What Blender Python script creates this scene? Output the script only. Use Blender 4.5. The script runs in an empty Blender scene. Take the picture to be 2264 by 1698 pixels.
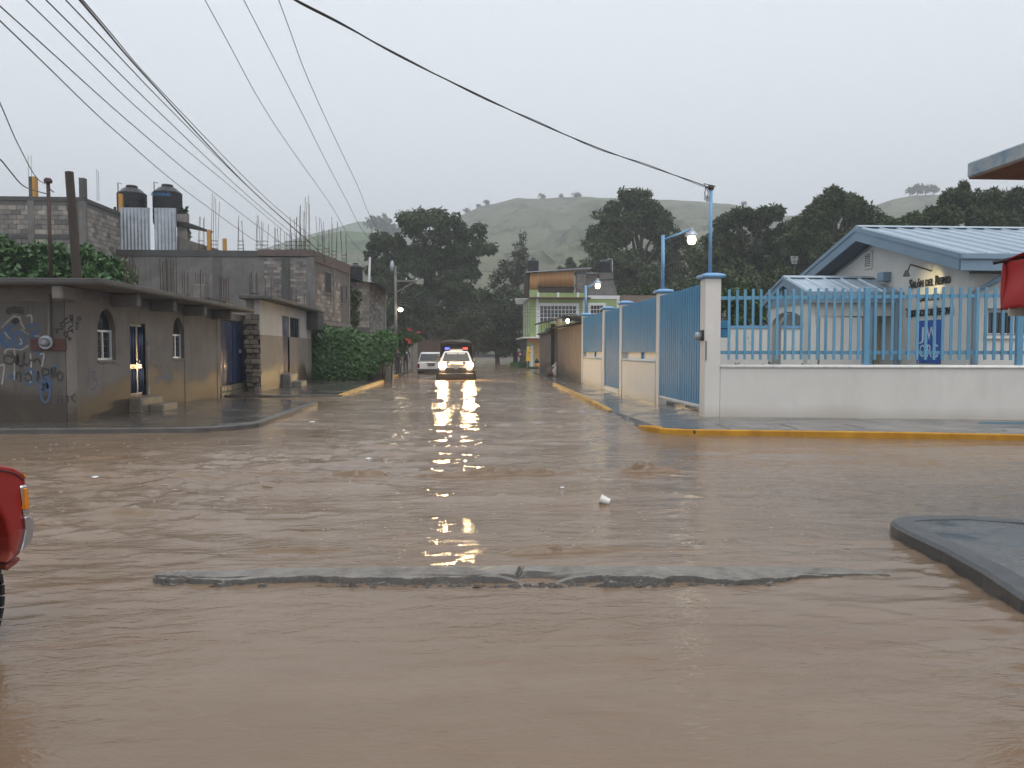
import bpy, bmesh, math, random
import numpy as np
from mathutils import Vector, Matrix
random.seed(7); RNG = np.random.default_rng(11)
SC = bpy.context.scene
COL = SC.collection
R_ = math.radians

# ------------------------------------------------------------------ camera
CAM_H = 1.45
YAW = math.atan(109 / 1700.0)
PITCH = R_(2.454)
cam_data = bpy.data.cameras.new('camera')
cam_data.sensor_fit = 'HORIZONTAL'; cam_data.sensor_width = 36.0
cam_data.lens = 1700.0 * 36.0 / 2264.0
cam_data.clip_start = 0.05; cam_data.clip_end = 8000
cam = bpy.data.objects.new('camera', cam_data); COL.objects.link(cam)
cam.location = (0, 0, CAM_H)
cam.rotation_euler = (math.pi / 2 - PITCH, 0, -YAW)
SC.camera = cam

# ------------------------------------------------------------------ sky, sun, exposure
SUN_EL, SUN_AZ = R_(66), R_(155)
world = bpy.data.worlds.new('World'); SC.world = world; world.use_nodes = True
wn, wl = world.node_tree.nodes, world.node_tree.links
wn.clear()
w_out = wn.new('ShaderNodeOutputWorld'); w_bg = wn.new('ShaderNodeBackground')
w_sky = wn.new('ShaderNodeTexSky'); w_sky.sky_type = 'NISHITA'; w_sky.sun_disc = False
w_sky.sun_elevation = SUN_EL; w_sky.sun_rotation = SUN_AZ
w_sky.air_density = 1.0; w_sky.dust_density = 6.0; w_sky.ozone_density = 1.0
w_mix = wn.new('ShaderNodeMix'); w_mix.data_type = 'RGBA'; w_mix.inputs[0].default_value = 0.93
w_mix.inputs[7].default_value = (5.6, 5.92, 6.30, 1)      # the even grey of a closed rain cloud
wl.new(w_sky.outputs[0], w_mix.inputs[6]); wl.new(w_mix.outputs[2], w_bg.inputs[0])
w_bg.inputs[1].default_value = 0.15
wl.new(w_bg.outputs[0], w_out.inputs[0])
sun_data = bpy.data.lights.new('sun', 'SUN'); sun_data.energy = 1.3; sun_data.angle = R_(40)
sun_data.color = (1.0, 0.97, 0.93)
sun = bpy.data.objects.new('sun', sun_data); COL.objects.link(sun)
sun.rotation_euler = (math.pi / 2 - SUN_EL, 0, math.pi - SUN_AZ)
SC.view_settings.view_transform = 'Standard'; SC.view_settings.look = 'None'
SC.view_settings.gamma = 1.0; SC.view_settings.use_curve_mapping = False
SC.view_settings.exposure = 0.3
SC.cycles.use_denoising = True
SC.cycles.adaptive_threshold = 0.02
SC.cycles.sample_clamp_indirect = 6.0
SC.cycles.max_bounces = 4; SC.cycles.diffuse_bounces = 2; SC.cycles.glossy_bounces = 3
SC.cycles.transmission_bounces = 4; SC.cycles.transparent_max_bounces = 6
SC.cycles.volume_bounces = 0

# ------------------------------------------------------------------ photo point -> place (given one true coordinate)
_ca, _sa, _cp, _sp = math.cos(YAW), math.sin(YAW), math.cos(PITCH), math.sin(PITCH)
_RT = Vector((_ca, -_sa, 0)); _FW = Vector((_sa * _cp, _ca * _cp, -_sp)); _UP = Vector((_sa * _sp, _ca * _sp, _cp))
def _ray(x, y): return _RT * ((x - 1132) / 1700.) - _UP * ((y - 849) / 1700.) + _FW
def gz(x, y, z=0.0):
    d = _ray(x, y); return Vector((0, 0, CAM_H)) + d * ((z - CAM_H) / d.z)
def gx(x, y, X):
    d = _ray(x, y); return Vector((0, 0, CAM_H)) + d * (X / d.x)
def gy(x, y, Y):
    d = _ray(x, y); return Vector((0, 0, CAM_H)) + d * (Y / d.y)

# ------------------------------------------------------------------ scene helpers
ORG = {}
def tag(o, label=None, cat=None, group=None, kind=None):
    if label: o['label'] = label
    if cat: o['category'] = cat
    if group: o['group'] = group
    if kind: o['kind'] = kind
    return o
def thing(name, loc, label, cat, group=None, rz=0.0):
    o = bpy.data.objects.new(name, None); COL.objects.link(o)
    o.empty_display_size = 0.3
    o.location = loc; o.rotation_euler = (0, 0, rz)
    ORG[o.name] = Vector(loc)
    return tag(o, label, cat, group)

class MB:
    """collects geometry; build() links it as ONE mesh object"""
    def __init__(s): s.v = []; s.f = []; s.m = []
    def add(s, vs, fs, mi=0):
        b = len(s.v); s.v += [tuple(p) for p in vs]
        s.f += [tuple(b + i for i in q) for q in fs]; s.m += [mi] * len(fs); return s
    def box(s, c, d, rz=0.0, mi=0, M=None):
        x, y, z = d[0] / 2, d[1] / 2, d[2] / 2
        co, si = math.cos(rz), math.sin(rz)
        vs = []
        for k in (-1, 1):
            for (i, j) in ((-1, -1), (1, -1), (1, 1), (-1, 1)):
                p = Vector((i * x * co - j * y * si, i * x * si + j * y * co, k * z))
                if M is not None: p = M @ Vector((i * x, j * y, k * z))
                vs.append((c[0] + p.x, c[1] + p.y, c[2] + p.z))
        return s.add(vs, [(3, 2, 1, 0), (4, 5, 6, 7), (0, 1, 5, 4), (1, 2, 6, 5), (2, 3, 7, 6), (3, 0, 4, 7)], mi)
    def span(s, a, b, mi=0):
        return s.box([(a[i] + b[i]) / 2 for i in range(3)], [abs(b[i] - a[i]) for i in range(3)], 0, mi)
    def prism(s, pts, off, mi=0):
        """planar polygon pts (3D) pushed along vector off"""
        n = len(pts); off = Vector(off)
        vs = [Vector(p) for p in pts] + [Vector(p) + off for p in pts]
        fs = [tuple(reversed(range(n))), tuple(range(n, 2 * n))]
        fs += [(i, (i + 1) % n, n + (i + 1) % n, n + i) for i in range(n)]
        return s.add(vs, fs, mi)
    def tube(s, path, r, n=8, mi=0, cap=True):
        path = [Vector(p) for p in path]; m = len(path)
        rs = r if isinstance(r, (list, tuple)) else [r] * m
        vs, fs = [], []
        ref = None
        for i, p in enumerate(path):
            t = (path[min(i + 1, m - 1)] - path[max(i - 1, 0)])
            t = t.normalized() if t.length > 1e-9 else Vector((0, 0, 1))
            if ref is None: ref = Vector((0, 0, 1)) if abs(t.z) < .9 else Vector((1, 0, 0))
            u = t.cross(ref); u = u.normalized() if u.length > 1e-6 else t.orthogonal().normalized()
            w = u.cross(t).normalized(); ref = w
            for k in range(n):
                a = 2 * math.pi * k / n
                vs.append(p + (u * math.cos(a) + w * math.sin(a)) * rs[i])
        for i in range(m - 1):
            for k in range(n):
                fs.append((i * n + k, i * n + (k + 1) % n, (i + 1) * n + (k + 1) % n, (i + 1) * n + k))
        if cap: fs += [tuple(reversed(range(n))), tuple((m - 1) * n + k for k in range(n))]
        return s.add(vs, fs, mi)
    def lathe(s, prof, c=(0, 0, 0), n=24, mi=0, axis='z'):
        vs, fs = [], []; m = len(prof)
        for (r, z) in prof:
            for k in range(n):
                a = 2 * math.pi * k / n; x, y = r * math.cos(a), r * math.sin(a)
                q = (x, y, z) if axis == 'z' else ((x, z, y) if axis == 'y' else (z, x, y))
                vs.append((c[0] + q[0], c[1] + q[1], c[2] + q[2]))
        for i in range(m - 1):
            for k in range(n):
                fs.append((i * n + k, i * n + (k + 1) % n, (i + 1) * n + (k + 1) % n, (i + 1) * n + k))
        fs += [tuple(reversed(range(n))), tuple((m - 1) * n + k for k in range(n))]
        return s.add(vs, fs, mi)
    def loft(s, rings, mi=0, cap=True, close=True):
        n = len(rings[0]); vs = [p for r in rings for p in r]; fs = []
        for i in range(len(rings) - 1):
            for k in range(n if close else n - 1):
                fs.append((i * n + k, i * n + (k + 1) % n, (i + 1) * n + (k + 1) % n, (i + 1) * n + k))
        if cap: fs += [tuple(reversed(range(n))), tuple((len(rings) - 1) * n + k for k in range(n))]
        return s.add(vs, fs, mi)
    def build(s, name, mats, parent=None, smooth=False, bevel=0.0, local=False, sub=0, fixn=True, seg=1):
        me = bpy.data.meshes.new(name)
        off = Vector((0, 0, 0))
        if parent is not None:
            q = parent
            while q.parent: q = q.parent
            if not local: off = ORG.get(q.name, Vector((0, 0, 0)))
        me.from_pydata([(p[0] - off.x, p[1] - off.y, p[2] - off.z) for p in s.v], [], s.f)
        for m in (mats if isinstance(mats, (list, tuple)) else [mats]): me.materials.append(m)
        me.polygons.foreach_set('material_index', s.m)
        if fixn:
            bm = bmesh.new(); bm.from_mesh(me); bmesh.ops.recalc_face_normals(bm, faces=bm.faces)
            bm.to_mesh(me); bm.free()
        if smooth: me.polygons.foreach_set('use_smooth', [True] * len(me.polygons))
        me.update()
        o = bpy.data.objects.new(name, me); COL.objects.link(o)
        if parent is not None: o.parent = parent
        if bevel > 0:
            b = o.modifiers.new('bevel', 'BEVEL'); b.width = bevel; b.segments = seg; b.limit_method = 'ANGLE'; b.angle_limit = R_(35)
        if sub:
            m = o.modifiers.new('subsurf', 'SUBSURF'); m.levels = sub; m.render_levels = sub
        return o

def mesh_np(name, V, Q, mat, parent=None, smooth=False, mi=None):
    """big mesh from numpy arrays (quads Nx4 or tris Nx3)"""
    me = bpy.data.meshes.new(name); V = np.asarray(V, np.float32); Q = np.asarray(Q, np.int32); k = Q.shape[1]
    if parent is not None:
        q = parent
        while q.parent: q = q.parent
        o_ = ORG.get(q.name, Vector((0, 0, 0))); V = V - np.array([o_.x, o_.y, o_.z], np.float32)
    me.vertices.add(len(V)); me.vertices.foreach_set('co', V.ravel())
    me.loops.add(Q.size); me.loops.foreach_set('vertex_index', Q.ravel())
    me.polygons.add(len(Q)); me.polygons.foreach_set('loop_start', np.arange(0, Q.size, k, dtype=np.int32))
    me.polygons.foreach_set('loop_total', np.full(len(Q), k, np.int32))
    for m in (mat if isinstance(mat, (list, tuple)) else [mat]): me.materials.append(m)
    if mi is not None: me.polygons.foreach_set('material_index', np.asarray(mi, np.int32))
    if smooth: me.polygons.foreach_set('use_smooth', np.ones(len(Q), bool))
    me.update(calc_edges=True)
    o = bpy.data.objects.new(name, me); COL.objects.link(o)
    if parent is not None: o.parent = parent
    return o

def text_mesh(name, body, size, mat, parent, origin, xdir, ydir, extrude=0.004, align='CENTER', width=1.0, space=1.0, local=False, bold=0.0, small=False):
    cu = bpy.data.curves.new('txt', 'FONT'); cu.body = body; cu.size = size; cu.extrude = extrude; cu.resolution_u = 2
    cu.align_x = align; cu.align_y = 'CENTER'; cu.space_character = space; cu.offset = bold
    if small:
        cu.small_caps_scale = .74
        for bf in cu.body_format: bf.use_small_caps = True
    to = bpy.data.objects.new('txt', cu); COL.objects.link(to)
    dg = bpy.context.evaluated_depsgraph_get(); dg.update()
    me = bpy.data.meshes.new_from_object(to.evaluated_get(dg))
    bpy.data.objects.remove(to)
    X = Vector(xdir).normalized(); Y = Vector(ydir).normalized(); Z = X.cross(Y)
    off = Vector((0, 0, 0))
    if parent is not None and not local:
        q = parent
        while q.parent: q = q.parent
        off = ORG.get(q.name, off)
    O = Vector(origin) - off
    if isinstance(width, tuple):
        xs_ = [v.co.x for v in me.vertices]; width = width[0] / (max(xs_) - min(xs_))
    for v in me.vertices: v.co = O + X * (v.co.x * width) + Y * v.co.y + Z * v.co.z
    me.materials.clear(); me.materials.append(mat); me.name = name
    o = bpy.data.objects.new(name, me); COL.objects.link(o)
    if parent is not None: o.parent = parent
    return o

def split_letters(o, axis, name='letter'):
    """one object per letter (an accent stays with its letter), siblings under the same parent"""
    bm = bmesh.new(); bm.from_mesh(o.data); seen = set(); isl = []
    for v in bm.verts:
        if v in seen: continue
        st, grp = [v], []
        while st:
            q = st.pop()
            if q in seen: continue
            seen.add(q); grp.append(q); st += [e.other_vert(q) for e in q.link_edges]
        xs_ = [q.co[axis] for q in grp]; isl.append([min(xs_), max(xs_), grp])
    isl.sort(key=lambda i: i[0]); out = []
    for a, b_, g in isl:
        if out and a < out[-1][1] - .4 * (b_ - a): out[-1][1] = max(out[-1][1], b_); out[-1][2] += g
        else: out.append([a, b_, list(g)])
    for a, b_, g in out:
        ids = {q: i for i, q in enumerate(g)}; fs = [[ids[q] for q in f.verts] for f in bm.faces if f.verts[0] in ids]
        me = bpy.data.meshes.new(name); me.from_pydata([tuple(q.co) for q in g], [], fs); me.materials.append(o.data.materials[0])
        c = bpy.data.objects.new(name, me); COL.objects.link(c); c.parent = o.parent
    bm.free(); bpy.data.objects.remove(o)

# ------------------------------------------------------------------ noise (numpy) for waves, hills and crowns
def _hash(ix, iy, seed):
    h = (ix.astype(np.int64) * 374761393 + iy.astype(np.int64) * 668265263 + seed * 974634777) & 0xFFFFFFFF
    h = ((h ^ (h >> 13)) * 1274126177) & 0xFFFFFFFF
    return ((h ^ (h >> 16)) & 0xFFFF) / 65535.0
def vnoise(x, y, seed=0):
    x = np.asarray(x, float); y = np.asarray(y, float)
    ix, iy = np.floor(x), np.floor(y); fx, fy = x - ix, y - iy
    fx = fx * fx * fx * (fx * (fx * 6 - 15) + 10); fy = fy * fy * fy * (fy * (fy * 6 - 15) + 10)
    a, b = _hash(ix, iy, seed), _hash(ix + 1, iy, seed); c, d = _hash(ix, iy + 1, seed), _hash(ix + 1, iy + 1, seed)
    return (a + (b - a) * fx + (c - a) * fy + (a - b - c + d) * fx * fy) * 2 - 1
def fbm(x, y, seed=0, o=4, g=0.5):
    r = 0; a = 1.0
    for i in range(o):
        r = r + a * vnoise(x * 2 ** i + i * 17.3, y * 2 ** i - i * 9.1, seed + i); a *= g
    return r

# ------------------------------------------------------------------ materials
def new_mat(name):
    m = bpy.data.materials.new(name); m.use_nodes = True
    return m, m.node_tree.nodes, m.node_tree.links, m.node_tree.nodes['Principled BSDF']
def noise(n, l, scale, detail=5, rough=0.6, coord=None, dist=0.0, stretch=None):
    t = n.new('ShaderNodeTexNoise'); t.inputs['Scale'].default_value = scale
    t.inputs['Detail'].default_value = detail; t.inputs['Roughness'].default_value = rough
    t.inputs['Distortion'].default_value = dist
    if coord is not None:
        if stretch is not None:
            mp = n.new('ShaderNodeMapping'); mp.inputs['Scale'].default_value = stretch
            l.new(coord, mp.inputs['Vector']); coord = mp.outputs[0]
        l.new(coord, t.inputs['Vector'])
    return t.outputs['Fac']
def mixc(n, l, fac, a, b):
    m = n.new('ShaderNodeMix'); m.data_type = 'RGBA'
    if isinstance(fac, (int, float)): m.inputs[0].default_value = fac
    else: l.new(fac, m.inputs[0])
    for i, c in ((6, a), (7, b)):
        if isinstance(c, tuple): m.inputs[i].default_value = (*c, 1) if len(c) == 3 else c
        else: l.new(c, m.inputs[i])
    return m.outputs[2]
def ramp(n, l, fac, lo, hi, a=0.0, b=1.0):
    r = n.new('ShaderNodeMapRange'); r.inputs[1].default_value = lo; r.inputs[2].default_value = hi
    r.inputs[3].default_value = a; r.inputs[4].default_value = b
    l.new(fac, r.inputs[0]); return r.outputs[0]
def mathn(n, l, op, a, b=None):
    m = n.new('ShaderNodeMath'); m.operation = op
    for i, c in ((0, a), (1, b)):
        if c is None: continue
        if isinstance(c, (int, float)): m.inputs[i].default_value = c
        else: l.new(c, m.inputs[i])
    return m.outputs[0]
def bump(n, l, h, strength, dist, b):
    bn = n.new('ShaderNodeBump'); bn.inputs['Strength'].default_value = strength; bn.inputs['Distance'].default_value = dist
    l.new(h, bn.inputs['Height']); l.new(bn.outputs[0], b.inputs['Normal']); return bn
def wpos(n):
    g = n.new('ShaderNodeNewGeometry'); return g.outputs['Position']
def M_(name, c1, c2=None, scale=3.0, rough=0.6, bmp=0.0, bscale=None, metal=0.0, spec=0.5, rvar=0.0, rand=0.0, stretch=None, emit=None, es=0.0, streak=0.0, coat=0.0):
    """general surface: two-tone noise colour, fine relief, optional per-object tint and vertical streaks"""
    m, n, l, b = new_mat(name)
    c2 = c2 or tuple(x * 0.72 for x in c1)
    p = wpos(n)
    f = noise(n, l, scale, 6, 0.62, p, 0.3, stretch)
    col = mixc(n, l, ramp(n, l, f, 0.32, 0.68), c1, c2)
    if streak:
        fs = noise(n, l, 1.0, 4, 0.7, p, 0.2, (9, 9, 0.7))
        col = mixc(n, l, ramp(n, l, fs, 0.5, 0.72, 0.0, streak), col, tuple(x * 0.45 for x in c2))
    if rand:
        oi = n.new('ShaderNodeObjectInfo')
        hv = n.new('ShaderNodeHueSaturation')
        l.new(ramp(n, l, oi.outputs['Random'], 0, 1, 1 - rand, 1 + rand), hv.inputs['Value']); l.new(col, hv.inputs['Color'])
        col = hv.outputs[0]
    l.new(col, b.inputs['Base Color'])
    b.inputs['Roughness'].default_value = rough; b.inputs['Metallic'].default_value = metal
    b.inputs['Specular IOR Level'].default_value = spec; b.inputs['Coat Weight'].default_value = coat; b.inputs['Coat Roughness'].default_value = 0.08
    if rvar: l.new(ramp(n, l, noise(n, l, scale * 1.7, 4, 0.6, p), 0.3, 0.7, max(0.02, rough - rvar), min(1, rough + rvar)), b.inputs['Roughness'])
    if bmp: bump(n, l, noise(n, l, bscale or scale * 12, 6, 0.7, p), bmp, 0.02, b)
    if emit: b.inputs['Emission Color'].default_value = (*emit, 1); b.inputs['Emission Strength'].default_value = es
    return m
def M_wall(name, c1, c2, damp, zdamp, rough=0.75, bmp=0.35, moss=None, amp=0.5, streak=0.55):
    """rendered masonry with a damp, mud-splashed foot whose upper edge wanders"""
    m, n, l, b = new_mat(name); p = wpos(n)
    sep = n.new('ShaderNodeSeparateXYZ'); l.new(p, sep.inputs[0])
    f = noise(n, l, 1.3, 7, 0.65, p, 0.4)
    col = mixc(n, l, ramp(n, l, f, 0.3, 0.7), c1, c2)
    fs = noise(n, l, 1.0, 5, 0.7, p, 0.3, (5, 5, 0.6))
    col = mixc(n, l, ramp(n, l, fs, 0.52, 0.78, 0.0, streak), col, tuple(x * 0.5 for x in c2))
    edge = mathn(n, l, 'ADD', sep.outputs[2], mathn(n, l, 'MULTIPLY', ramp(n, l, noise(n, l, 0.55, 5, 0.6, p), 0.25, 0.75, -1, 1), amp))
    col = mixc(n, l, ramp(n, l, edge, zdamp + 0.22, zdamp - 0.12), col, damp)
    if moss: col = mixc(n, l, ramp(n, l, noise(n, l, 0.8, 5, 0.6, p), 0.55, 0.75, 0, 0.5), col, moss)
    l.new(col, b.inputs['Base Color'])
    l.new(ramp(n, l, edge, zdamp + 0.25, zdamp - 0.1, rough, rough * 0.6), b.inputs['Roughness'])
    bump(n, l, noise(n, l, 22, 6, 0.7, p), bmp, 0.02, b)
    return m
def M_leaf(name, c1, c2, scale=0.6, rough=0.55, c3=None, spec=0.3):
    m, n, l, b = new_mat(name); p = wpos(n)
    f = noise(n, l, scale, 3, 0.6, p); g = noise(n, l, scale * 9, 2, 0.5, p)
    col = mixc(n, l, ramp(n, l, f, 0.35, 0.65), c1, c2)
    col = mixc(n, l, ramp(n, l, g, 0.45, 0.75, 0, 0.6), col, c3 or tuple(x * 1.5 for x in c1))
    l.new(col, b.inputs['Base Color']); b.inputs['Roughness'].default_value = rough; b.inputs['Specular IOR Level'].default_value = spec
    return m
def M_emit(name, c, s):
    m, n, l, b = new_mat(name)
    b.inputs['Base Color'].default_value = (*c, 1); b.inputs['Emission Color'].default_value = (*c, 1); b.inputs['Emission Strength'].default_value = s
    return m

m_block = M_('concrete_block', (.20, .185, .17), (.115, .105, .10), 2.5, .8, .5, 30, rand=.32, streak=.25)
m_blockp = M_('pale_block', (.30, .27, .235), (.19, .17, .15), 2.5, .8, .5, 30, rand=.3, streak=.2)
m_mortar = M_('mortar', (.12, .112, .104), (.08, .075, .07), 3, .85, .5, 30, streak=.3)
m_concrete = M_('old_concrete', (.17, .162, .152), (.095, .09, .086), 1.4, .7, .4, 25, streak=.4)
m_darkconc = M_('dark_concrete', (.075, .072, .068), (.04, .039, .037), 1.4, .55, .4, 25, streak=.3)
m_slabedge = M_('slab_concrete', (.085, .08, .074), (.045, .043, .04), 2, .6, .4, 25)
m_rust = M_('rusty_steel', (.075, .045, .033), (.04, .028, .024), 9, .7, .3, 40)
m_dark = M_('dark_opening', (.012, .012, .014), (.02, .02, .022), 3, .5)
m_glass = M_('dark_window_glass', (.018, .02, .024), (.03, .032, .036), 2, .06, spec=.6)
m_wood = M_('weathered_wood', (.05, .036, .028), (.03, .022, .018), 6, .75, .4, 20, stretch=(6, 6, .5))
m_white_metal = M_('white_window_frame', (.62, .64, .66), (.5, .52, .54), 4, .4)
m_cable = M_('black_cable', (.018, .018, .02), (.03, .03, .032), 4, .5)
m_wire = M_('grey_wire', (.09, .09, .095), (.06, .06, .065), 4, .5)
m_galv = M_('galvanised_sheet', (.42, .45, .49), (.27, .29, .32), 2.2, .42, .12, 12, metal=.55, streak=.3)
m_yellow = M_('yellow_paint', (.52, .27, .045), (.38, .18, .03), 4, .55, .2, 20)
m_tank = M_('black_plastic_tank', (.012, .013, .016), (.018, .019, .023), 3, .5, spec=.25)
m_tanktop = M_('wet_black_plastic', (.03, .032, .037), (.02, .022, .025), 3, .3, spec=.4)
m_bark = M_('bark', (.06, .05, .042), (.03, .026, .022), 5, .9, .5, 12, stretch=(3, 3, .6))
# ================================================================== SETTING: ground, flood water, pavements, hills
def plain_sheet(name, x0, x1, y0, y1, z, mat):
    o = MB().add([(x0, y0, z), (x1, y0, z), (x1, y1, z), (x0, y1, z)], [(0, 1, 2, 3)]).build(name, mat)
    return tag(o, kind='structure')
m_ground = M_('muddy_ground', (.11, .085, .06), (.07, .06, .045), .4, .8, .4, 6)
plain_sheet('ground', -1150, 1150, -55, 1200, -.45, m_ground)

# ---- flood water: real waves on a graded grid, ripples in the relief of the material
def wave_height(X, Y):
    calm = np.clip((fbm(X * .22 + 4, Y * .3 + 1, 51, 2) + .75), .18, 1.4)
    near = np.exp(-((X - .2) / 2.3) ** 2 - ((Y - 3.2) / 1.35) ** 2)          # glassy sheet below the speed bump
    left = np.exp(-((X + 3.0) / 2.2) ** 2 - ((Y - 7.5) / 4.5) ** 2)          # choppy patch by the red pickup
    right = np.exp(-((X - 3.6) / 1.8) ** 2 - ((Y - 3.0) / 1.4) ** 2)
    amp = calm * (1 - .8 * near) * (1 + 1.2 * left) * (1 + .8 * right)
    far = np.clip(.75 + Y / 45.0, .75, 1.7)
    h = .0105 * fbm(X * .75 + .15 * Y, Y * 1.9, 3, 4, .52) * far
    r = 1 - np.abs(fbm(X * 1.1 + 3, Y * 2.9 + .4 * X, 19, 3, .5))              # sharp little crests
    h = h + .0065 * (np.clip(r, 0, 1) ** 2 - .45) * far
    h = h + .0035 * fbm(X * 3.4 - .6 * Y, Y * 6.5, 31, 3, .55)
    h = h * amp * np.clip(.8 + (Y - 3) * .14, .8, 1.35)
    # standing waves over things on the street bed
    def crest(y0, wob, x0, x1, hh, wd, sd):
        yc = y0 + wob * fbm(X * .9, X * 0 + 2.2, sd, 3)
        mask = 1 / (1 + np.exp(-(X - x0) * 7)) * 1 / (1 + np.exp((X - x1) * 7))
        br = np.clip(.55 + .8 * fbm(X * 1.7, X * 0 + 7.7, sd + 5, 3), 0, 1.3)
        d = (Y - yc) / wd
        rough = 1 + .6 * fbm(X * 8, Y * 14, sd + 9, 3)
        return hh * mask * br * rough * np.exp(-np.where(d > 0, d * .5, d * 5.5) ** 2)
    h = h + crest(8.92, .10, -1.35, 1.15, .085, .075, 61) + crest(9.05, .08, 1.45, 2.45, .075, .07, 71)
    h = h + crest(5.46, .05, .35, 1.65, .05, .055, 81) + crest(5.62, .05, 2.55, 3.05, .03, .07, 91)
    h = h + crest(5.62, .06, -1.55, -.2, .022, .07, 95) + crest(6.1, .09, -2.9, -1.2, .03, .09, 99)
    h = h + crest(6.9, .12, -3.4, -1.2, .024, .10, 103) + crest(7.4, .12, -1.0, 3.4, .014, .12, 107)
    return h
ys = [1.2]
while ys[-1] < 125: ys.append(ys[-1] + max(.022, .0072 * ys[-1]))
ys = sorted(set(ys) | set(np.arange(8.6, 9.35, .014)) | set(np.arange(5.25, 5.75, .014)))
ys = np.array([-14, -9, -5, -3, -1.5, -.6, .0, .4, .8, 1.0] + list(ys))
xs = [0.0]
while xs[-1] < 60: xs.append(xs[-1] + max(.036, .011 * max(0, xs[-1] - 1.5)))
xs = np.array([-v for v in reversed(xs[1:])] + xs)
GX, GY = np.meshgrid(xs, ys)
GZ = wave_height(GX, GY)
nr, nc = GX.shape
ii = np.arange(nr * nc).reshape(nr, nc)
Q = np.stack([ii[:-1, :-1], ii[:-1, 1:], ii[1:, 1:], ii[1:, :-1]], -1).reshape(-1, 4)
m_water, n, l, b = new_mat('muddy_flood_water')
p = wpos(n)
f1 = noise(n, l, .55, 5, .6, p, .6, (.6, 1.3, 1)); f2 = noise(n, l, 2.6, 4, .6, p, .5, (.7, 1.5, 1))
col = mixc(n, l, ramp(n, l, f1, .3, .7), (.212, .152, .105), (.168, .116, .076))
col = mixc(n, l, ramp(n, l, f2, .5, .8, 0, .45), col, (.15, .094, .056))
f3 = noise(n, l, .42, 6, .7, p, 1.6, (.5, 1.4, 1))
col = mixc(n, l, ramp(n, l, f3, .54, .66, 0, .6), col, (.18, .098, .052))
l.new(col, b.inputs['Base Color'])
b.inputs['IOR'].default_value = 1.33; b.inputs['Roughness'].default_value = .055; b.inputs['Specular IOR Level'].default_value = .5
h1 = noise(n, l, 7.0, 4, .62, p, .8, (.55, 1.25, 1)); h2 = noise(n, l, 30, 3, .6, p, .4, (.6, 1.2, 1))
rd = noise(n, l, 2.2, 4, .6, p, 1.2, (.45, 1.6, 1)); rd = mathn(n, l, 'ABSOLUTE', mathn(n, l, 'SUBTRACT', rd, .5))
rd = ramp(n, l, rd, 0, .05, 1.0, 0)
hh = mathn(n, l, 'ADD', mathn(n, l, 'ADD', h1, mathn(n, l, 'MULTIPLY', h2, .22)), mathn(n, l, 'MULTIPLY', rd, .07))
patch = ramp(n, l, noise(n, l, .33, 3, .55, p), .36, .62, .35, 1.0)
sepw = n.new('ShaderNodeSeparateXYZ'); l.new(p, sepw.inputs[0])
patch = mathn(n, l, 'MULTIPLY', patch, ramp(n, l, sepw.outputs[1], 2.5, 16.0, .75, 1.9))
bn = bump(n, l, hh, .22, .028, b); l.new(mathn(n, l, 'MULTIPLY', patch, .5), bn.inputs['Strength'])
water = mesh_np('flood_water', np.stack([GX, GY, GZ], -1).reshape(-1, 3), Q, m_water, smooth=True)
tag(water, kind='structure')

# ---- wet pavements
def wet(name, c1, c2, r0, r1, sc=1.2):
    m, n, l, b = new_mat(name); p = wpos(n)
    f = noise(n, l, sc, 6, .6, p, .4); l.new(mixc(n, l, ramp(n, l, f, .3, .7), c1, c2), b.inputs['Base Color'])
    g = noise(n, l, sc * .9, 4, .55, p, .6); l.new(ramp(n, l, g, .35, .65, r0, r1), b.inputs['Roughness'])
    bn = bump(n, l, noise(n, l, 45, 5, .7, p), .3, .01, b); l.new(ramp(n, l, g, .4, .7, .03, .35), bn.inputs['Strength'])
    return m
m_pave = wet('wet_pavement', (.085, .077, .069), (.055, .05, .045), .07, .3)
m_pave_r = wet('wet_grey_pavement', (.13, .128, .125), (.085, .084, .083), .06, .3)
m_kerb = M_('worn_kerb', (.2, .185, .165), (.1, .095, .088), 3, .45, .4, 30)
m_kerbd = M_('dark_wet_kerb', (.10, .092, .082), (.055, .05, .046), 3, .35, .4, 30)
m_ykerb = M_('yellow_kerb_paint', (.56, .29, .03), (.36, .17, .025), 2.6, .65, .25, 25, spec=.2, streak=.0)
m_ychip = M_('chipped_yellow_paint', (.60, .33, .04), (.16, .10, .05), 5.0, .55, .4, 25)
def slab(name, pts, zb, mat, parent=None, kind='structure', bevel=.015):
    """raised slab: pts = (x, y, ztop) outline"""
    k = len(pts); vs = [(x, y, z) for x, y, z in pts] + [(x, y, zb) for x, y, z in pts]
    fs = [tuple(range(k)), tuple(reversed(range(k, 2 * k)))] + [(i, i + k, (i + 1) % k + k, (i + 1) % k) for i in range(k)]
    o = MB().add(vs, fs).build(name, mat, parent, bevel=bevel)
    return tag(o, kind=kind) if kind else o
def arc(cx, cy, r, a0, a1, z, k=8): return [(cx + r * math.cos(R_(a0 + (a1 - a0) * i / k)), cy + r * math.sin(R_(a0 + (a1 - a0) * i / k)), z) for i in range(k + 1)]
ZL = .09
pl = slab('pavement', [(-45, 13.98, ZL)] + arc(-5.1, 15.15, 1.2, -90, 0, ZL, 8) + [(-3.93, 20.9, .07), (-5.2, 22.6, .06), (-9.0, 23.4, .10), (-12, 60, .12), (-45, 60, .12)], -.45, m_pave)
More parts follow.
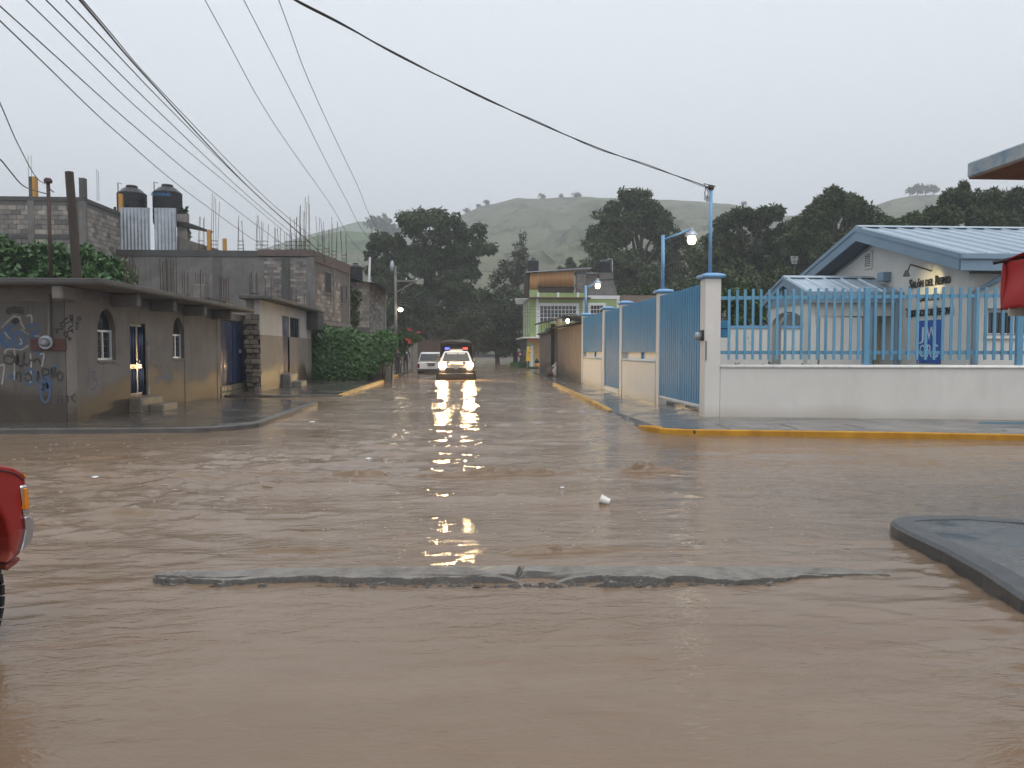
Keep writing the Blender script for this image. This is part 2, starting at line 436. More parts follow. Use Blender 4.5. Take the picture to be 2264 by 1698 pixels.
# kerb capping of the left pavement, one strip following the edge
kp = [(-45, 13.95)] + [(x, y) for x, y, z in arc(-5.1, 15.15, 1.22, -90, 0, 0, 8)] + [(-3.90, 20.9)]
def strip(path, w, z0, z1, side=1, out=.018):
    mb = MB(); L = len(path); ring = []
    for i, q in enumerate(path):
        a = Vector(path[max(i - 1, 0)][:2]); c = Vector(path[min(i + 1, L - 1)][:2]); t = (c - a).normalized(); nn = Vector((-t.y, t.x)) * side * w
        zt = q[2] if len(q) > 2 else z1
        x, y = q[0] - nn.x / w * out, q[1] - nn.y / w * out
        ring.append([(x, y, z0), (x, y, zt), (x + nn.x, y + nn.y, zt), (x + nn.x, y + nn.y, z0)])
    return mb.loft(ring)
strip(kp, .16, -.4, ZL + .006).build('kerb', m_kerbd, pl, bevel=.02)
p2 = slab('pavement', [(-3.85, 24.9, .05), (-3.72, 29, .10), (-3.62, 36.0, .11), (-3.62, 60, .11), (-11, 60, .11), (-11, 24.2, .11), (-5.9, 24.3, .08)], -.45, m_pave)
strip([(-3.86, 24.9, .065), (-3.73, 29, .115), (-3.63, 36, .12), (-3.63, 44, .12)], .15, -.4, .12).build('kerb', m_ychip, p2, bevel=.02)

# right pavement: round the corner, ramp under water before the gate, on along the street
kr = [gz(x_, y_, .10) for x_, y_ in ((1418, 934), (1432, 941), (1462, 946), (1520, 949), (1700, 951), (2000, 955), (2264, 960))]
kr = [(v.x, v.y, v.z) for v in kr]; kr.append((kr[-1][0] + 16, kr[-1][1] - 3.0, .10)); kr[0] = (kr[0][0] - .02, kr[0][1] + .12, .035)
outer = [(k[0], k[1], k[2]) for k in reversed(kr)] + [(3.40, 15.6, -.03), (3.42, 17.2, -.02), (3.47, 18.2, .05), (3.52, 20.5, .09), (3.66, 26, .10), (3.85, 32.5, .09), (4.1, 38, .06), (4.6, 46, .05), (5.0, 60, .05)]
pr = slab('pavement', outer + [(12, 60, .1), (12, 33.8, .12), (28, 33.8, .12)], -.45, m_pave_r)
ky = strip(kr, .17, -.4, .10, 1).build('kerb', m_ykerb, pr, bevel=.02)
for px in (1536, 1842, 2222):      # cracks and knocks in the painted kerb
    a = gz(px, 960, .04); hgt = random.uniform(.04, .11); w_ = random.uniform(.008, .018)
    MB().prism([(a.x, a.y - .03, .105 - hgt), (a.x + w_ * .6, a.y - .03, .105 - hgt * .8), (a.x + w_, a.y - .03, .104), (a.x + w_ * .2, a.y - .03, .104)], (0, .12, 0)).build('crack', m_darkconc, ky)
strip([(3.46, 18.05, .06), (3.50, 20.5, .10), (3.64, 26, .11), (3.83, 32.5, .10)], .14, -.4, .1, -1).build('kerb', m_ychip, pr, bevel=.02)
# expansion joints of the right pavement, each a thin dark bar just proud of the slab
for q in range(3):
    a = gz(1612 + 150 * q, 948.0, .10); c = a + Vector((.05, .85, .004))
    MB().prism([(a.x, a.y, .1015), (a.x + .012, a.y, .1015), (c.x + .012, c.y, .1045), (c.x, c.y, .1045)], (0, 0, .002)).build('pavement_joint', m_darkconc, pr)

# corner pavement nearest to the camera, right
ci = [gz(x_, y_, .105) for x_, y_ in ((2264, 1318), (2180, 1262), (2090, 1213), (2020, 1181), (1990, 1166), (1977, 1157), (1974, 1151), (1981, 1146), (2000, 1143), (2040, 1141), (2130, 1141), (2264, 1150))]
ci = [(v.x, v.y, .105) for v in ci]
ci = [(ci[0][0] - .05, -6.0, .105)] + ci + [(20, ci[-1][1] - 1.6, .105), (20, -6, .105)]
m_pave_n = wet('wet_corner_pavement', (.105, .108, .106), (.06, .063, .064), .08, .36, 2.2)
pn = slab('pavement', ci, -.45, m_pave_n)
m_kerbblue = M_('worn_blue_kerb', (.07, .075, .078), (.035, .038, .042), 4, .3, .4, 35)
strip([(q[0], q[1]) for q in ci[:13]], .19, -.4, .111, -1).build('kerb', m_kerbblue, pn, bevel=.025)

# ---- broken concrete speed bump showing above the water
nx_, ny_ = 420, 34
u = np.linspace(0, 1, nx_); v = np.linspace(-1, 1, ny_)
UU, VV = np.meshgrid(u, v)
BX = -1.95 + 4.70 * UU
mid = np.sin(np.clip(UU * 1.02, 0, 1) * math.pi) ** .35
BY = 4.97 - .20 * UU + .23 * VV * (.35 + .65 * mid) + .02 * fbm(BX * 1.3, BX * 0, 7, 3)
top = .031 * np.clip(1 - ((BX + .1) / 2.75) ** 4, 0, 1) + .004
BZ = top * (1 - np.clip(VV - .55, 0, 1) * 2.4) + .003 * fbm(BX * 5, BY * 16, 13, 5, .62) - .003 * np.clip(fbm(BX * 14, BY * 22, 87, 3, .6), 0, 1)
edge = -.45 + .26 * fbm(BX * 2.1, BX * 0 + 3, 29, 5, .62)
cr = np.clip((edge - VV) * 26, 0, 1)
BZ = BZ - cr * (.045 + .03 * fbm(BX * 9, BY * 18, 37, 4, .65))
groove = np.exp(-((VV + .28 - .12 * np.sin(BX * 1.1)) / .05) ** 2) * np.clip(fbm(BX * 1.2, BX * 0 + 9, 43, 2) * 2 + .3, 0, 1)
BZ = BZ - .02 * groove
hole = np.exp(-((BX - .47) / .16) ** 2) * np.clip((.05 - VV) * 3, 0, 1); BZ = BZ - .07 * hole
crack = np.exp(-((BX - .36 - .05 * VV) / .012) ** 2) * (VV > -.1); BZ = BZ - .03 * crack
BZ = np.where(UU < .05, BZ + .01 * fbm(BX * 12, BY * 20, 49, 3), BZ)
BZ = np.where(np.abs(VV) > .985, -.12, BZ)
ii = np.arange(nx_ * ny_).reshape(ny_, nx_)
Q = np.stack([ii[:-1, :-1], ii[:-1, 1:], ii[1:, 1:], ii[1:, :-1]], -1).reshape(-1, 4)
m_bump, n, l, b = new_mat('broken_wet_concrete'); p = wpos(n)
f = noise(n, l, 5, 7, .7, p, .3); g = noise(n, l, 60, 4, .7, p)
col = mixc(n, l, ramp(n, l, f, .3, .7), (.26, .238, .21), (.10, .09, .078))
col = mixc(n, l, ramp(n, l, g, .5, .75, 0, .5), col, (.28, .26, .235))
l.new(col, b.inputs['Base Color']); l.new(ramp(n, l, f, .35, .65, .28, .6), b.inputs['Roughness'])
gm = n.new('ShaderNodeNewGeometry'); sn = n.new('ShaderNodeSeparateXYZ'); l.new(gm.outputs['True Normal'], sn.inputs[0])
l.new(mixc(n, l, ramp(n, l, sn.outputs[2], .93, .75, 0, .9), col, (.045, .039, .034)), b.inputs['Base Color'])      # steep faces mixed towards a dark brown
bump(n, l, noise(n, l, 90, 5, .75, p), .6, .012, b)
bo = mesh_np('speed_bump', np.stack([BX, BY, BZ], -1).reshape(-1, 3), Q, m_bump, smooth=True)
tag(bo, 'broken grey concrete speed bump lying across the flooded street', 'speed bump')

m_chunk = M_('wet_broken_aggregate', (.10, .09, .078), (.045, .04, .036), 25, .35, .6, 60)
for k in range(120):
    xx = random.choice((random.uniform(-1.9, -1.3), random.uniform(-.9, .2), random.uniform(.2, .75), random.uniform(.9, 1.9)))
    yb_ = 4.97 - .20 * (xx + 1.95) / 4.7 - .20 * random.uniform(.75, 1.05)
    if xx < -1.3: yb_ = 4.95 + random.uniform(-.1, .1)
    s_ = random.uniform(.008, .022); rg = []
    for j in range(4):
        t_ = j / 3; r_ = s_ * (1.0, 1.1, .8, .35)[j]
        rg.append([(xx + r_ * 1.5 * math.cos(a) * random.uniform(.7, 1.2), yb_ + r_ * math.sin(a) * random.uniform(.7, 1.2), -.012 + t_ * s_ * 1.2) for a in [2 * math.pi * q / 6 for q in range(6)]])
    MB().loft(rg).build('concrete_chunk', m_chunk, bo)

# ---- brown froth flecks drifting on the flood
nfl = 380; rngf = np.random.default_rng(77); VF, FF = [], []
for k in range(nfl):
    c_ = rngf.integers(0, 2)
    if c_ == 0: x_, y_ = rngf.uniform(-6.5, -1.0), rngf.uniform(7.0, 13.0)
    elif c_ == 1: x_, y_ = rngf.uniform(-1.5, 3.2), rngf.uniform(5.3, 9.3)
    else: x_, y_ = rngf.uniform(-2, 3), rngf.uniform(2.6, 4.6)
    s_ = rngf.uniform(.004, .014) * (1.6 if c_ == 0 else .8); z_ = float(wave_height(np.array([x_]), np.array([y_]))[0]) + .003; b0 = len(VF)
    for a in range(6): VF.append((x_ + s_ * 1.6 * math.cos(a * 1.047) * rngf.uniform(.6, 1.2), y_ + s_ * math.sin(a * 1.047) * rngf.uniform(.6, 1.2), z_))
    VF.append((x_, y_, z_ + s_ * .15))
    FF += [(b0 + a, b0 + (a + 1) % 6, b0 + 6) for a in range(6)]
fo = mesh_np('froth', np.array(VF), np.array(FF), M_('pale_froth', (.44, .36, .28), (.34, .27, .2), 9, .5), smooth=True)
tag(fo, 'small pale froth flecks drifting on the brown flood', 'froth', kind='stuff')

# ---- hills
def hill(name, crest_px, Yc, depth, seed, mats, rough=.05, cols=130, rows=46):
    px = np.array([c[0] for c in crest_px], float); py = np.array([c[1] for c in crest_px], float)
    sx = np.linspace(px[0], px[-1], cols); sy = np.interp(sx, px, py)
    C = np.array([tuple(gy(float(a), float(bb), Yc)) for a, bb in zip(sx, sy)])
    V = []
    for r in range(rows + 8):
        if r < rows:
            t = 1 - r / (rows - 1); prof = (1 - t) ** .85
            yy = Yc - depth * t; z = C[:, 2] * prof
            X = C[:, 0]
        else:
            t = (r - rows + 1) / 8; yy = Yc + depth * .8 * t; z = C[:, 2] * (1 - t) ** 1.3; X = C[:, 0]
        YY = yy + 0 * X
        rel = fbm(X / depth * 5 + seed, YY / depth * 5, seed, 5, .55)
        z = z + (rel + .6 * (.4 - np.abs(fbm(X / depth * 11, YY / depth * 7, seed + 3, 4, .6)))) * C[:, 2].max() * rough * (1 - .95 * abs(prof if r < rows else 1 - t)) * 2.4
        V.append(np.stack([X, YY, np.maximum(z, -.5)], -1))
    V = np.array(V); ii = np.arange(V.shape[0] * cols).reshape(V.shape[0], cols)
    Q = np.stack([ii[:-1, :-1], ii[:-1, 1:], ii[1:, 1:], ii[1:, :-1]], -1).reshape(-1, 4)
    return tag(mesh_np(name, V.reshape(-1, 3), Q, mats, smooth=True), kind='structure')
def M_hill(name, g1, g2, rock, bush, sc):
    m, n, l, b = new_mat(name); p = wpos(n)
    col = mixc(n, l, ramp(n, l, noise(n, l, sc, 6, .6, p, .5), .35, .65), g1, g2)
    col = mixc(n, l, ramp(n, l, noise(n, l, sc * 2.2, 7, .7, p, .8, (1, 1, 2.5)), .56, .68, 0, .8), col, rock)
    col = mixc(n, l, ramp(n, l, noise(n, l, sc * 6, 6, .75, p, .4), .50, .60, 0, .9), col, bush)
    l.new(col, b.inputs['Base Color']); b.inputs['Roughness'].default_value = .95; b.inputs['Specular IOR Level'].default_value = .1
    return m
m_hill1 = M_hill('grassy_hillside', (.15, .155, .10), (.10, .115, .075), (.23, .2, .155), (.035, .045, .028), .014)
m_hill2 = M_hill('green_hillside', (.09, .14, .055), (.06, .10, .04), (.14, .13, .08), (.025, .04, .02), .016)
hill('hill', [(560, 640), (760, 600), (900, 545), (985, 498), (1018, 478), (1060, 458), (1110, 447), (1140, 441), (1220, 439), (1300, 435), (1380, 437), (1440, 440), (1500, 442), (1570, 445), (1640, 453), (1700, 468), (1780, 492), (1880, 530), (2000, 580)], 560, 330, 5, m_hill1, .085)
hill('hill', [(1780, 560), (1850, 505), (1900, 473), (1935, 455), (1975, 441), (2020, 432), (2070, 430), (2105, 436), (2160, 458), (2264, 500), (2420, 570)], 480, 250, 9, m_hill1, .04, 80)
hill('hill', [(380, 590), (500, 566), (600, 545), (680, 520), (745, 502), (790, 489), (830, 491), (870, 495), (910, 502), (960, 530), (1040, 575)], 900, 330, 15, m_hill2, .04, 90)
hill('hill', [(520, 620), (600, 585), (660, 548), (700, 522), (760, 512), (810, 513), (850, 520), (900, 545), (980, 590), (1060, 640)], 470, 230, 21, m_hill2, .06, 90)
# ================================================================== LEFT SIDE OF THE STREET
BLOCK_MESH = {}
def unit_block(w, h, d, mat):
    k = (round(w, 3), round(h, 3), round(d, 3), mat.name)
    if k not in BLOCK_MESH:
        o = MB().box((0, 0, 0), (w, d, h)).build('block', mat, bevel=0); me = o.data
        bpy.data.objects.remove(o)
        bm = bmesh.new(); bm.from_mesh(me); bmesh.ops.bevel(bm, geom=[e for e in bm.edges], offset=.008, segments=1, affect='EDGES', profile=.5); bm.to_mesh(me); bm.free()
        BLOCK_MESH[k] = me
    return BLOCK_MESH[k]
def blocks(parent, a, bdir, length, z0, rows, bw, bh, mats, proud=.02, depth=.06, skip=None, name='block', jit=.004, rest=None):
    """courses of single blocks on a wall line starting at a (x, y) running along bdir; joints stay recessed"""
    d = Vector((bdir[0], bdir[1], 0)).normalized(); nrm = Vector((d.y, -d.x, 0))
    rz = math.atan2(d.y, d.x); org = ORG.get(parent.name, Vector((0, 0, 0)))
    cols = int(length / bw); g = .014
    for r in range(rows):
        sh = (r % 2) * .5
        for c in range(-1, cols + 1):
            u0 = (c + sh) * bw; u1 = u0 + bw
            u0 = max(u0, 0); u1 = min(u1, length)
            if u1 - u0 < bw * .3: continue
            uc = (u0 + u1) / 2; zc = z0 + (r + .5) * bh
            if skip and skip(uc, zc): continue
            w = bw if u1 - u0 > bw * .9 else bw * .5
            me = unit_block(w - g, bh - g, depth, random.choice(mats))
            o = bpy.data.objects.new(name, me); COL.objects.link(o); o.parent = parent
            p = Vector((a[0], a[1], 0)) + d * uc + nrm * (proud - depth / 2 + random.uniform(-jit, jit))
            o.location = (p.x - org.x, p.y - org.y, zc - org.z); o.rotation_euler = (random.uniform(-.006, .006), 0, rz)
def rebar(parent, x, y, z0, h, n=4, s=.16, lean=.03, ties=2, r=.010):
    mb = MB()
    for k in range(n):
        a = (k % 2 - .5) * s + random.uniform(-.02, .02); c = (k // 2 - .5) * s + random.uniform(-.02, .02)
        hh = h * random.uniform(.86, 1.05); lx, ly = random.uniform(-lean, lean) * h, random.uniform(-lean, lean) * h
        mb.tube([(x + a, y + c, z0 - .02), (x + a + lx * .4, y + c + ly * .4, z0 + hh * .5), (x + a + lx, y + c + ly, z0 + hh)], r, 5)
    for t in range(ties):
        zt = z0 + .12 + .18 * t
        q = s / 2 + .01
        mb.tube([(x - q, y - q, zt), (x + q, y - q, zt), (x + q, y + q, zt), (x - q, y + q, zt), (x - q, y - q, zt)], r * .7, 4)
    return mb.build('rebar', m_rust, parent)

# ---- rendered corner house with slab roof
XW, YF = -7.40, 15.25              # street wall and front wall
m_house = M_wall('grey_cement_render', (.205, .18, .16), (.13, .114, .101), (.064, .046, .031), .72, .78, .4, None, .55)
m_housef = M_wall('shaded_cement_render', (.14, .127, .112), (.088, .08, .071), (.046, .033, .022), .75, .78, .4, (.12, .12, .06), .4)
m_soff = M_('roof_slab_soffit', (.2, .18, .165), (.13, .12, .11), 2, .8, .3, 25)
m_bluedoor = M_('dark_blue_door_paint', (.018, .034, .085), (.012, .022, .06), 2, .25, .05, 10, spec=.6, coat=.3)
hl = thing('corner_house', (-7.4, 17.0, .1), 'low grey cement house with slab roof and graffiti on the left street corner', 'house')
ZT = 2.66
def punch(p0, p1, z0, z1, holes, at):
    """wall face cells between holes; holes = (u0, u1, z0, z1); at(u, z) -> point"""
    us = sorted({p0, p1} | {h[0] for h in holes} | {h[1] for h in holes}); zs = sorted({z0, z1} | {h[2] for h in holes} | {h[3] for h in holes})
    cells = []
    for i in range(len(us) - 1):
        for j in range(len(zs) - 1):
            uc, zc = (us[i] + us[i + 1]) / 2, (zs[j] + zs[j + 1]) / 2
            if any(h[0] < uc < h[1] and h[2] < zc < h[3] for h in holes): continue
            cells.append((us[i], us[i + 1], zs[j], zs[j + 1]))
    return cells
def wall_x(X, y0, y1, z0, z1, holes, th=-.18):
    mb = MB()
    for (a, c, e, g) in punch(y0, y1, z0, z1, holes, None): mb.span((X, a, e), (X + th, c, g))
    return mb
Yd0, Yd1 = gx(288, 800, XW).y, gx(323, 800, XW).y         # single door
Yg0, Yg1 = gx(487, 800, XW).y, gx(547, 800, XW).y         # double corrugated door
Yw = [(gx(216, 750, XW).y, gx(256, 750, XW).y), (gx(382, 750, XW).y, gx(407, 750, XW).y)]
holes = [(Yd0, Yd1, .42, 2.08), (Yg0, Yg1, .38, 2.42)] + [(a, c, 1.26, 2.32) for a, c in Yw]
YE = 27.0
wall_x(XW, YF, YE, -.2, ZT, holes).build('wall', m_house, hl)
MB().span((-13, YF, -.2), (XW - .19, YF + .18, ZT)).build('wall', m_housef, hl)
MB().span((-13, YF + .2, -.2), (-12.8, YE, ZT)).build('wall', m_house, hl)
MB().span((-12.8, YE - .18, -.2), (XW - .19, YE, ZT)).build('wall', m_house, hl)
# corner pilaster and column strips set 12 mm proud
for (a, c) in ((YF - .012, YF + .3), (21.0, 21.35), (Yg0 - .32, Yg0 - .06)): MB().span((XW - .02, a, -.2), (XW + .012, c, ZT - .2)).build('pilaster', m_house, hl)
# roof slab, parapet lip, soffit beams
roof = MB().span((-13.2, 14.50, ZT + .02), (-6.56, 24.9, ZT + .115)).build('roof_slab', m_slabedge, hl, bevel=.012)
MB().span((-13.0, 14.52, ZT + .008), (-6.58, 24.88, ZT + .02)).build('soffit', m_soff, hl)
for px in (307, 387, 454, 511):
    y = gx(px, 690, -6.85).y
    MB().span((XW, y - .09, ZT - .27), (-6.83, y + .09, ZT + .006)).build('roof_beam', m_soff, hl, bevel=.03)
xb = gy(127, 690, 14.62).x
MB().span((xb - .1, 14.6, ZT - .27), (xb + .1, YF, ZT + .006)).build('roof_beam', m_soff, hl, bevel=.03)
MB().span((-13, YF - .012, ZT - .26), (XW - .2, YF - .001, ZT)).build('ring_beam', m_soff, hl)
MB().span((XW, YF, ZT - .22), (XW + .014, YE, ZT)).build('ring_beam', m_soff, hl)
# arched windows
def arched_window(y0, y1, z0, z1, X):
    yc = (y0 + y1) / 2; rw = (y1 - y0) / 2; zs = z1 - rw * 1.25
    spand = MB()
    for s in (-1, 1):                                   # spandrels that turn the square hole into an arch
        pts = [(X - .002, yc + s * rw, z1)]
        for k in range(9):
            a = R_(90 * k / 8); pts.append((X - .002, yc + s * rw * math.sin(a), zs + (z1 - zs) * math.cos(a)))
        spand.prism(pts, (-.16, 0, 0))
    w = MB().span((X - .13, y0 + .02, z0), (X - .125, y1 - .02, z1 - .02)).build('window', m_glass, hl)
    spand.build('arch', m_house, w)
    f = MB(); zm = z0 + (z1 - z0) * .55
    for (a, c) in ((y0, y0 + .045), (y1 - .05, y1 - .005), (yc - .02, yc + .02)): f.span((X - .12, a, z0), (X - .085, c, zm))
    for zz in (z0 + .0, zm): f.span((X - .12, y0, zz), (X - .083, y1, zz + .045))
    f.span((X - .12, y0 + .28 * rw, zm + .046), (X - .09, y0 + .28 * rw + .025, z1 - .12))
    f.build('frame', m_white_metal, w)
    g = MB()
    for k in (1, 2, 3): g.span((X - .115, y0 + .05, z0 + k * (zm - z0) / 4), (X - .105, y1 - .05, z0 + k * (zm - z0) / 4 + .012))
    g.build('bar', m_wire, w)
    MB().span((X - .13, y0 - .03, z0 - .05), (X + .03, y1 + .03, z0 - .002)).build('sill', m_house, w)
for a, c in Yw: arched_window(a, c, 1.26, 2.32, XW)
# single door: two leaves of folded sheet with pressed ribs
d1 = MB().span((XW - .09, Yd0, .42), (XW - .05, Yd1, 2.08)).build('door', m_bluedoor, hl)
mb = MB(); ym = Yd0 + (Yd1 - Yd0) * .58
for (a, c) in ((Yd0 + .05, ym - .05), (ym + .05, Yd1 - .05)):
    for k in range(3):
        q = a + (c - a) * (k + .5) / 3
        mb.tube([(XW - .045, q, .5), (XW - .045, q, 1.05)], .022, 8); mb.tube([(XW - .045, q, 1.15), (XW - .045, q, 2.0)], .022, 8)
mb.build('door_rib', m_bluedoor, d1, smooth=True)
MB().span((XW - .05, ym - .06, 1.18), (XW + .02, ym - .02, 1.24)).build('handle', m_galv, d1)
mb = MB(); [mb.span((XW - .1, a, .42), (XW - .02, c, 2.12)) for a, c in ((Yd0 - .05, Yd0), (Yd1, Yd1 + .05))]; mb.build('door_frame', m_bluedoor, d1)
for k in range(12): MB().span((XW - .02, Yd1 + .06, .42 + k * .105), (XW + .013, Yd1 + .17, .42 + k * .105 + .095)).build('brick', m_blockp, hl)
m_step = M_('wet_stone_step', (.2, .165, .125), (.12, .10, .078), 4, .4, .5, 25)
MB().span((XW - .02, Yd0 - .12, -.1), (XW + .28, Yd1 + .25, .40)).build('doorstep', m_step, hl, bevel=.03)
MB().span((XW + .28, Yd0 + .25, -.1), (XW + .62, Yd1 + .25, .24)).build('doorstep', m_step, hl, bevel=.03)
# wide door of corrugated sheet
d2 = MB().span((XW - .10, Yg0, .38), (XW - .08, Yg1, 2.42)).build('double_door', m_bluedoor, hl)
mb = MB(); npts = int((Yg1 - Yg0) / .022)
ring = [[(XW - .055 + .012 * math.sin(2 * math.pi * (k * .022) / .105), Yg0 + .02 + k * (Yg1 - Yg0 - .04) / npts, z) for k in range(npts + 1)] for z in (.42, 2.40)]
mb.loft(ring, cap=False, close=False); mb.build('corrugated_sheet', m_bluedoor, d2, smooth=True, fixn=False)
MB().span((XW - .06, (Yg0 + Yg1) / 2 - .03, .4), (XW - .03, (Yg0 + Yg1) / 2 + .01, 2.4)).build('door_seam', m_bluedoor, d2)
MB().span((XW - .04, Yg0 + (Yg1 - Yg0) * .72, 1.38), (XW + .02, Yg0 + (Yg1 - Yg0) * .72 + .06, 1.5)).build('handle', m_galv, d2)
for (a, c) in ((Yg0 - .06, Yg0), (Yg1, Yg1 + .22)): MB().span((XW - .1, a, .3), (XW + .016, c, 2.42)).build('door_frame', m_blockp, d2)
k = 0
for r in range(2):                                      # stone course under the wide door
    y = Yg0 - .05
    while y < Yg1 + .1:
        w = random.uniform(.22, .4); MB().span((XW - .1, y, .0 + r * .19), (XW + .03 + random.uniform(0, .02), y + w - .015, .175 + r * .19)).build('stone', m_step, hl, bevel=.02); y += w
# meter, conduit and rust-red board on the front wall
def fp(x, y, d=0.0): q = gy(x, y, YF - .014 - d); return (q.x, q.y, q.z)
c0 = fp(104, 757)
mb = MB().lathe([(.0, 0), (.13, 0), (.13, -.06), (.0, -.06)], (c0[0], YF - .014, c0[2]), 20, 0, 'y'); mb.build('meter_base', m_galv, hl)
MB().lathe([(.085, -.06), (.085, -.14), (.06, -.17), (.0, -.175)], (c0[0], YF - .014, c0[2]), 18, 0, 'y').build('meter_glass', M_('meter_glass', (.22, .23, .25), (.12, .13, .14), 8, .1), hl, smooth=True)
a, e = fp(110, 745), fp(110, 650)
MB().tube([(a[0], YF - .04, a[2]), (e[0], YF - .04, e[2])], .026, 8).build('conduit', m_concrete, hl)
a, e = fp(69, 775), fp(146, 749)
MB().span((a[0], YF - .03, a[2]), (e[0], YF - .013, e[2])).build('meter_board', M_('red_brown_board', (.085, .032, .024), (.06, .026, .02), 5, .7), hl)
# graffiti: sprayed strokes, each word its own part, 3 mm proud of the render
g_black = M_('black_spray', (.016, .015, .015), (.06, .055, .05), 7, .7)
g_blue = M_('blue_spray', (.028, .08, .19), (.07, .085, .11), 6, .6)
g_white = M_('white_spray', (.36, .36, .36), (.14, .13, .125), 6, .7)
g_grey = M_('grey_spray', (.15, .15, .165), (.11, .11, .12), 9, .7)
def smooth_path(pts, k=5):
    if len(pts) < 3: return pts
    out = []
    for i in range(len(pts) - 1):
        p0, p1, p2, p3 = [Vector(pts[max(0, min(len(pts) - 1, j))]) for j in (i - 1, i, i + 1, i + 2)]
        for q in range(k):
            t = q / k; out.append(tuple(.5 * ((2 * p1) + (p2 - p0) * t + (2 * p0 - 5 * p1 + 4 * p2 - p3) * t * t + (3 * p1 - p0 - 3 * p2 + p3) * t ** 3)))
    return out + [tuple(pts[-1])]
def spray(name, strokes, mat, w=4, to=None, lift=0.003, nrm=None):
    """strokes in photo-crop points; to() lays them on the wall"""
    mb = MB(); nv = Vector(nrm or (0, -1, 0))
    for i, s in enumerate(strokes):
        q = [Vector(to(*pt)) + nv * (lift + .0004 * i) for pt in smooth_path(s)]
        L = len(q); vs = []
        for j in range(L):
            t = (q[min(j + 1, L - 1)] - q[max(j - 1, 0)]).normalized(); sd = t.cross(nv).normalized() * w * .5
            vs += [q[j] - sd, q[j] + sd]
        mb.add(vs, [(2 * j, 2 * j + 1, 2 * j + 3, 2 * j + 2) for j in range(L - 1)])
    return mb.build(name, mat, hl, fixn=False)
def cr(x, y): q = gy(x * .15674, 640 + y * .15674, YF - .001); return (q.x, q.y, q.z)
def ell(cx, cy, rx, ry, a0=0, a1=360, k=14): return [(cx + rx * math.cos(R_(a0 + (a1 - a0) * i / k)), cy + ry * math.sin(R_(a0 + (a1 - a0) * i / k))) for i in range(k + 1)]
spray('graffiti', [[(90, 330), (160, 300), (260, 300), (340, 320)], [(100, 300), (200, 275), (330, 285)], [(180, 430), (210, 460), (260, 420)]], g_black, .10, cr, .001)
spray('graffiti', [[(20, 540), (90, 470), (190, 380), (280, 400)], [(280, 380), (300, 470), (350, 560)], [(370, 375), (440, 370), (450, 480)], [(300, 560), (420, 640), (560, 660)]], g_white, .032, cr, .002)
spray('graffiti', [ell(95, 690, 80, 110), ell(95, 700, 60, 80), ell(265, 710, 85, 100), ell(265, 700, 60, 75), [(200, 500), (90, 560), (20, 640)]], g_blue, .085, cr, .0035)
spray('graffiti', [[(60, 600), (150, 700)], [(270, 770), (310, 760), (290, 690)]], g_white, .03, cr, .006)
spray('graffiti', [[(400, 520), (500, 500), (530, 600), (440, 640), (560, 800), (520, 920)]], g_blue, .085, cr, .0045)
spray('graffiti', [[(70, 900), (90, 850), (200, 840), (300, 850), (400, 790)], [(205, 850), (205, 1050), (200, 1270)], [(430, 900), (440, 1100), (430, 1330), (470, 1320)], [(560, 915), (620, 915), (590, 1085)], [(0, 1080), (60, 1075), (30, 1340)]], g_white, .03, cr, .002)
spray('graffiti', [[(130, 880), (190, 930), (210, 1000), (150, 1050), (80, 1030), (60, 960), (110, 930), (180, 960)], [(210, 1000), (240, 1060), (250, 900), (265, 1060), (310, 1080), (340, 1000), (345, 880)], [(350, 880), (330, 1000), (370, 1060), (420, 1040), (430, 1000), (500, 1000), (480, 1030)], [(500, 990), (540, 980), (580, 1060)]], g_black, .034, cr, .007)
spray('graffiti', [ell(420, 1230, 75, 110), ell(640, 1400, 70, 190), [(560, 1300), (640, 1250), (760, 1080), (820, 1090)], ell(165, 1230, 15, 25)], g_blue, .05, cr, .005)
spray('graffiti', [[(560, 1400), (700, 1330), (560, 1330), (640, 1390), (700, 1400)]], g_blue, .12, cr, .0045)
spray('graffiti', [[(230, 1260), (240, 1180), (290, 1190), (290, 1300)], [(350, 1200), (420, 1190), (440, 1260), (380, 1290), (350, 1240)], [(530, 1290), (540, 1150), (560, 1270)], [(620, 1270), (600, 1130), (680, 1130), (690, 1190), (620, 1210)], [(730, 1250), (730, 1100), (770, 1240), (780, 1090)], ell(850, 1220, 38, 62), [(790, 1190), (850, 1180)]], g_black, .03, cr, .009)
spray('graffiti', [[(545, 1500), (600, 1520), (610, 1600)], [(640, 1600), (650, 1510), (700, 1500), (700, 1590)], [(780, 1520), (820, 1500), (830, 1560), (790, 1560), (830, 1600)], [(870, 1490), (875, 1600)], [(930, 1520), (960, 1500), (960, 1590)], ell(1055, 1530, 30, 55), [(1000, 1500), (1020, 1560)]], g_black, .022, cr, .003)
spray('graffiti', [[(770, 565), (840, 555), (900, 560)], [(840, 550), (800, 600), (820, 615)], ell(885, 495, 28, 30), [(960, 395), (905, 440), (930, 480), (985, 450)], [(975, 380), (1020, 370), (1030, 400), (990, 410), (1030, 430), (990, 450)], [(1090, 400), (1130, 390), (1140, 420), (1100, 430)], [(1050, 400), (1055, 405)], [(1130, 460), (1135, 466)]], g_black, .034, cr, .004)
spray('graffiti', [[(1010, 480), (1060, 460), (1110, 480), (1060, 500), (1110, 530)], [(960, 560), (1010, 520), (1040, 510), (1070, 560), (1000, 570)], [(950, 600), (990, 580), (1040, 610)], [(900, 640), (960, 680), (1000, 690), (970, 720)], [(1060, 540), (1100, 560)], ell(930, 630, 25, 30)], g_black, .032, cr, .004)
def cs(x, y): q = gx(x * .25316, 600 + y * .25316, XW + .001); return (q.x, q.y, q.z)
spray('graffiti', [[(770, 890), (765, 1000)], [(800, 880), (830, 880), (815, 940), (845, 950), (830, 1020), (790, 1040)]], g_blue, .035, cs, .003, (1, 0, 0))
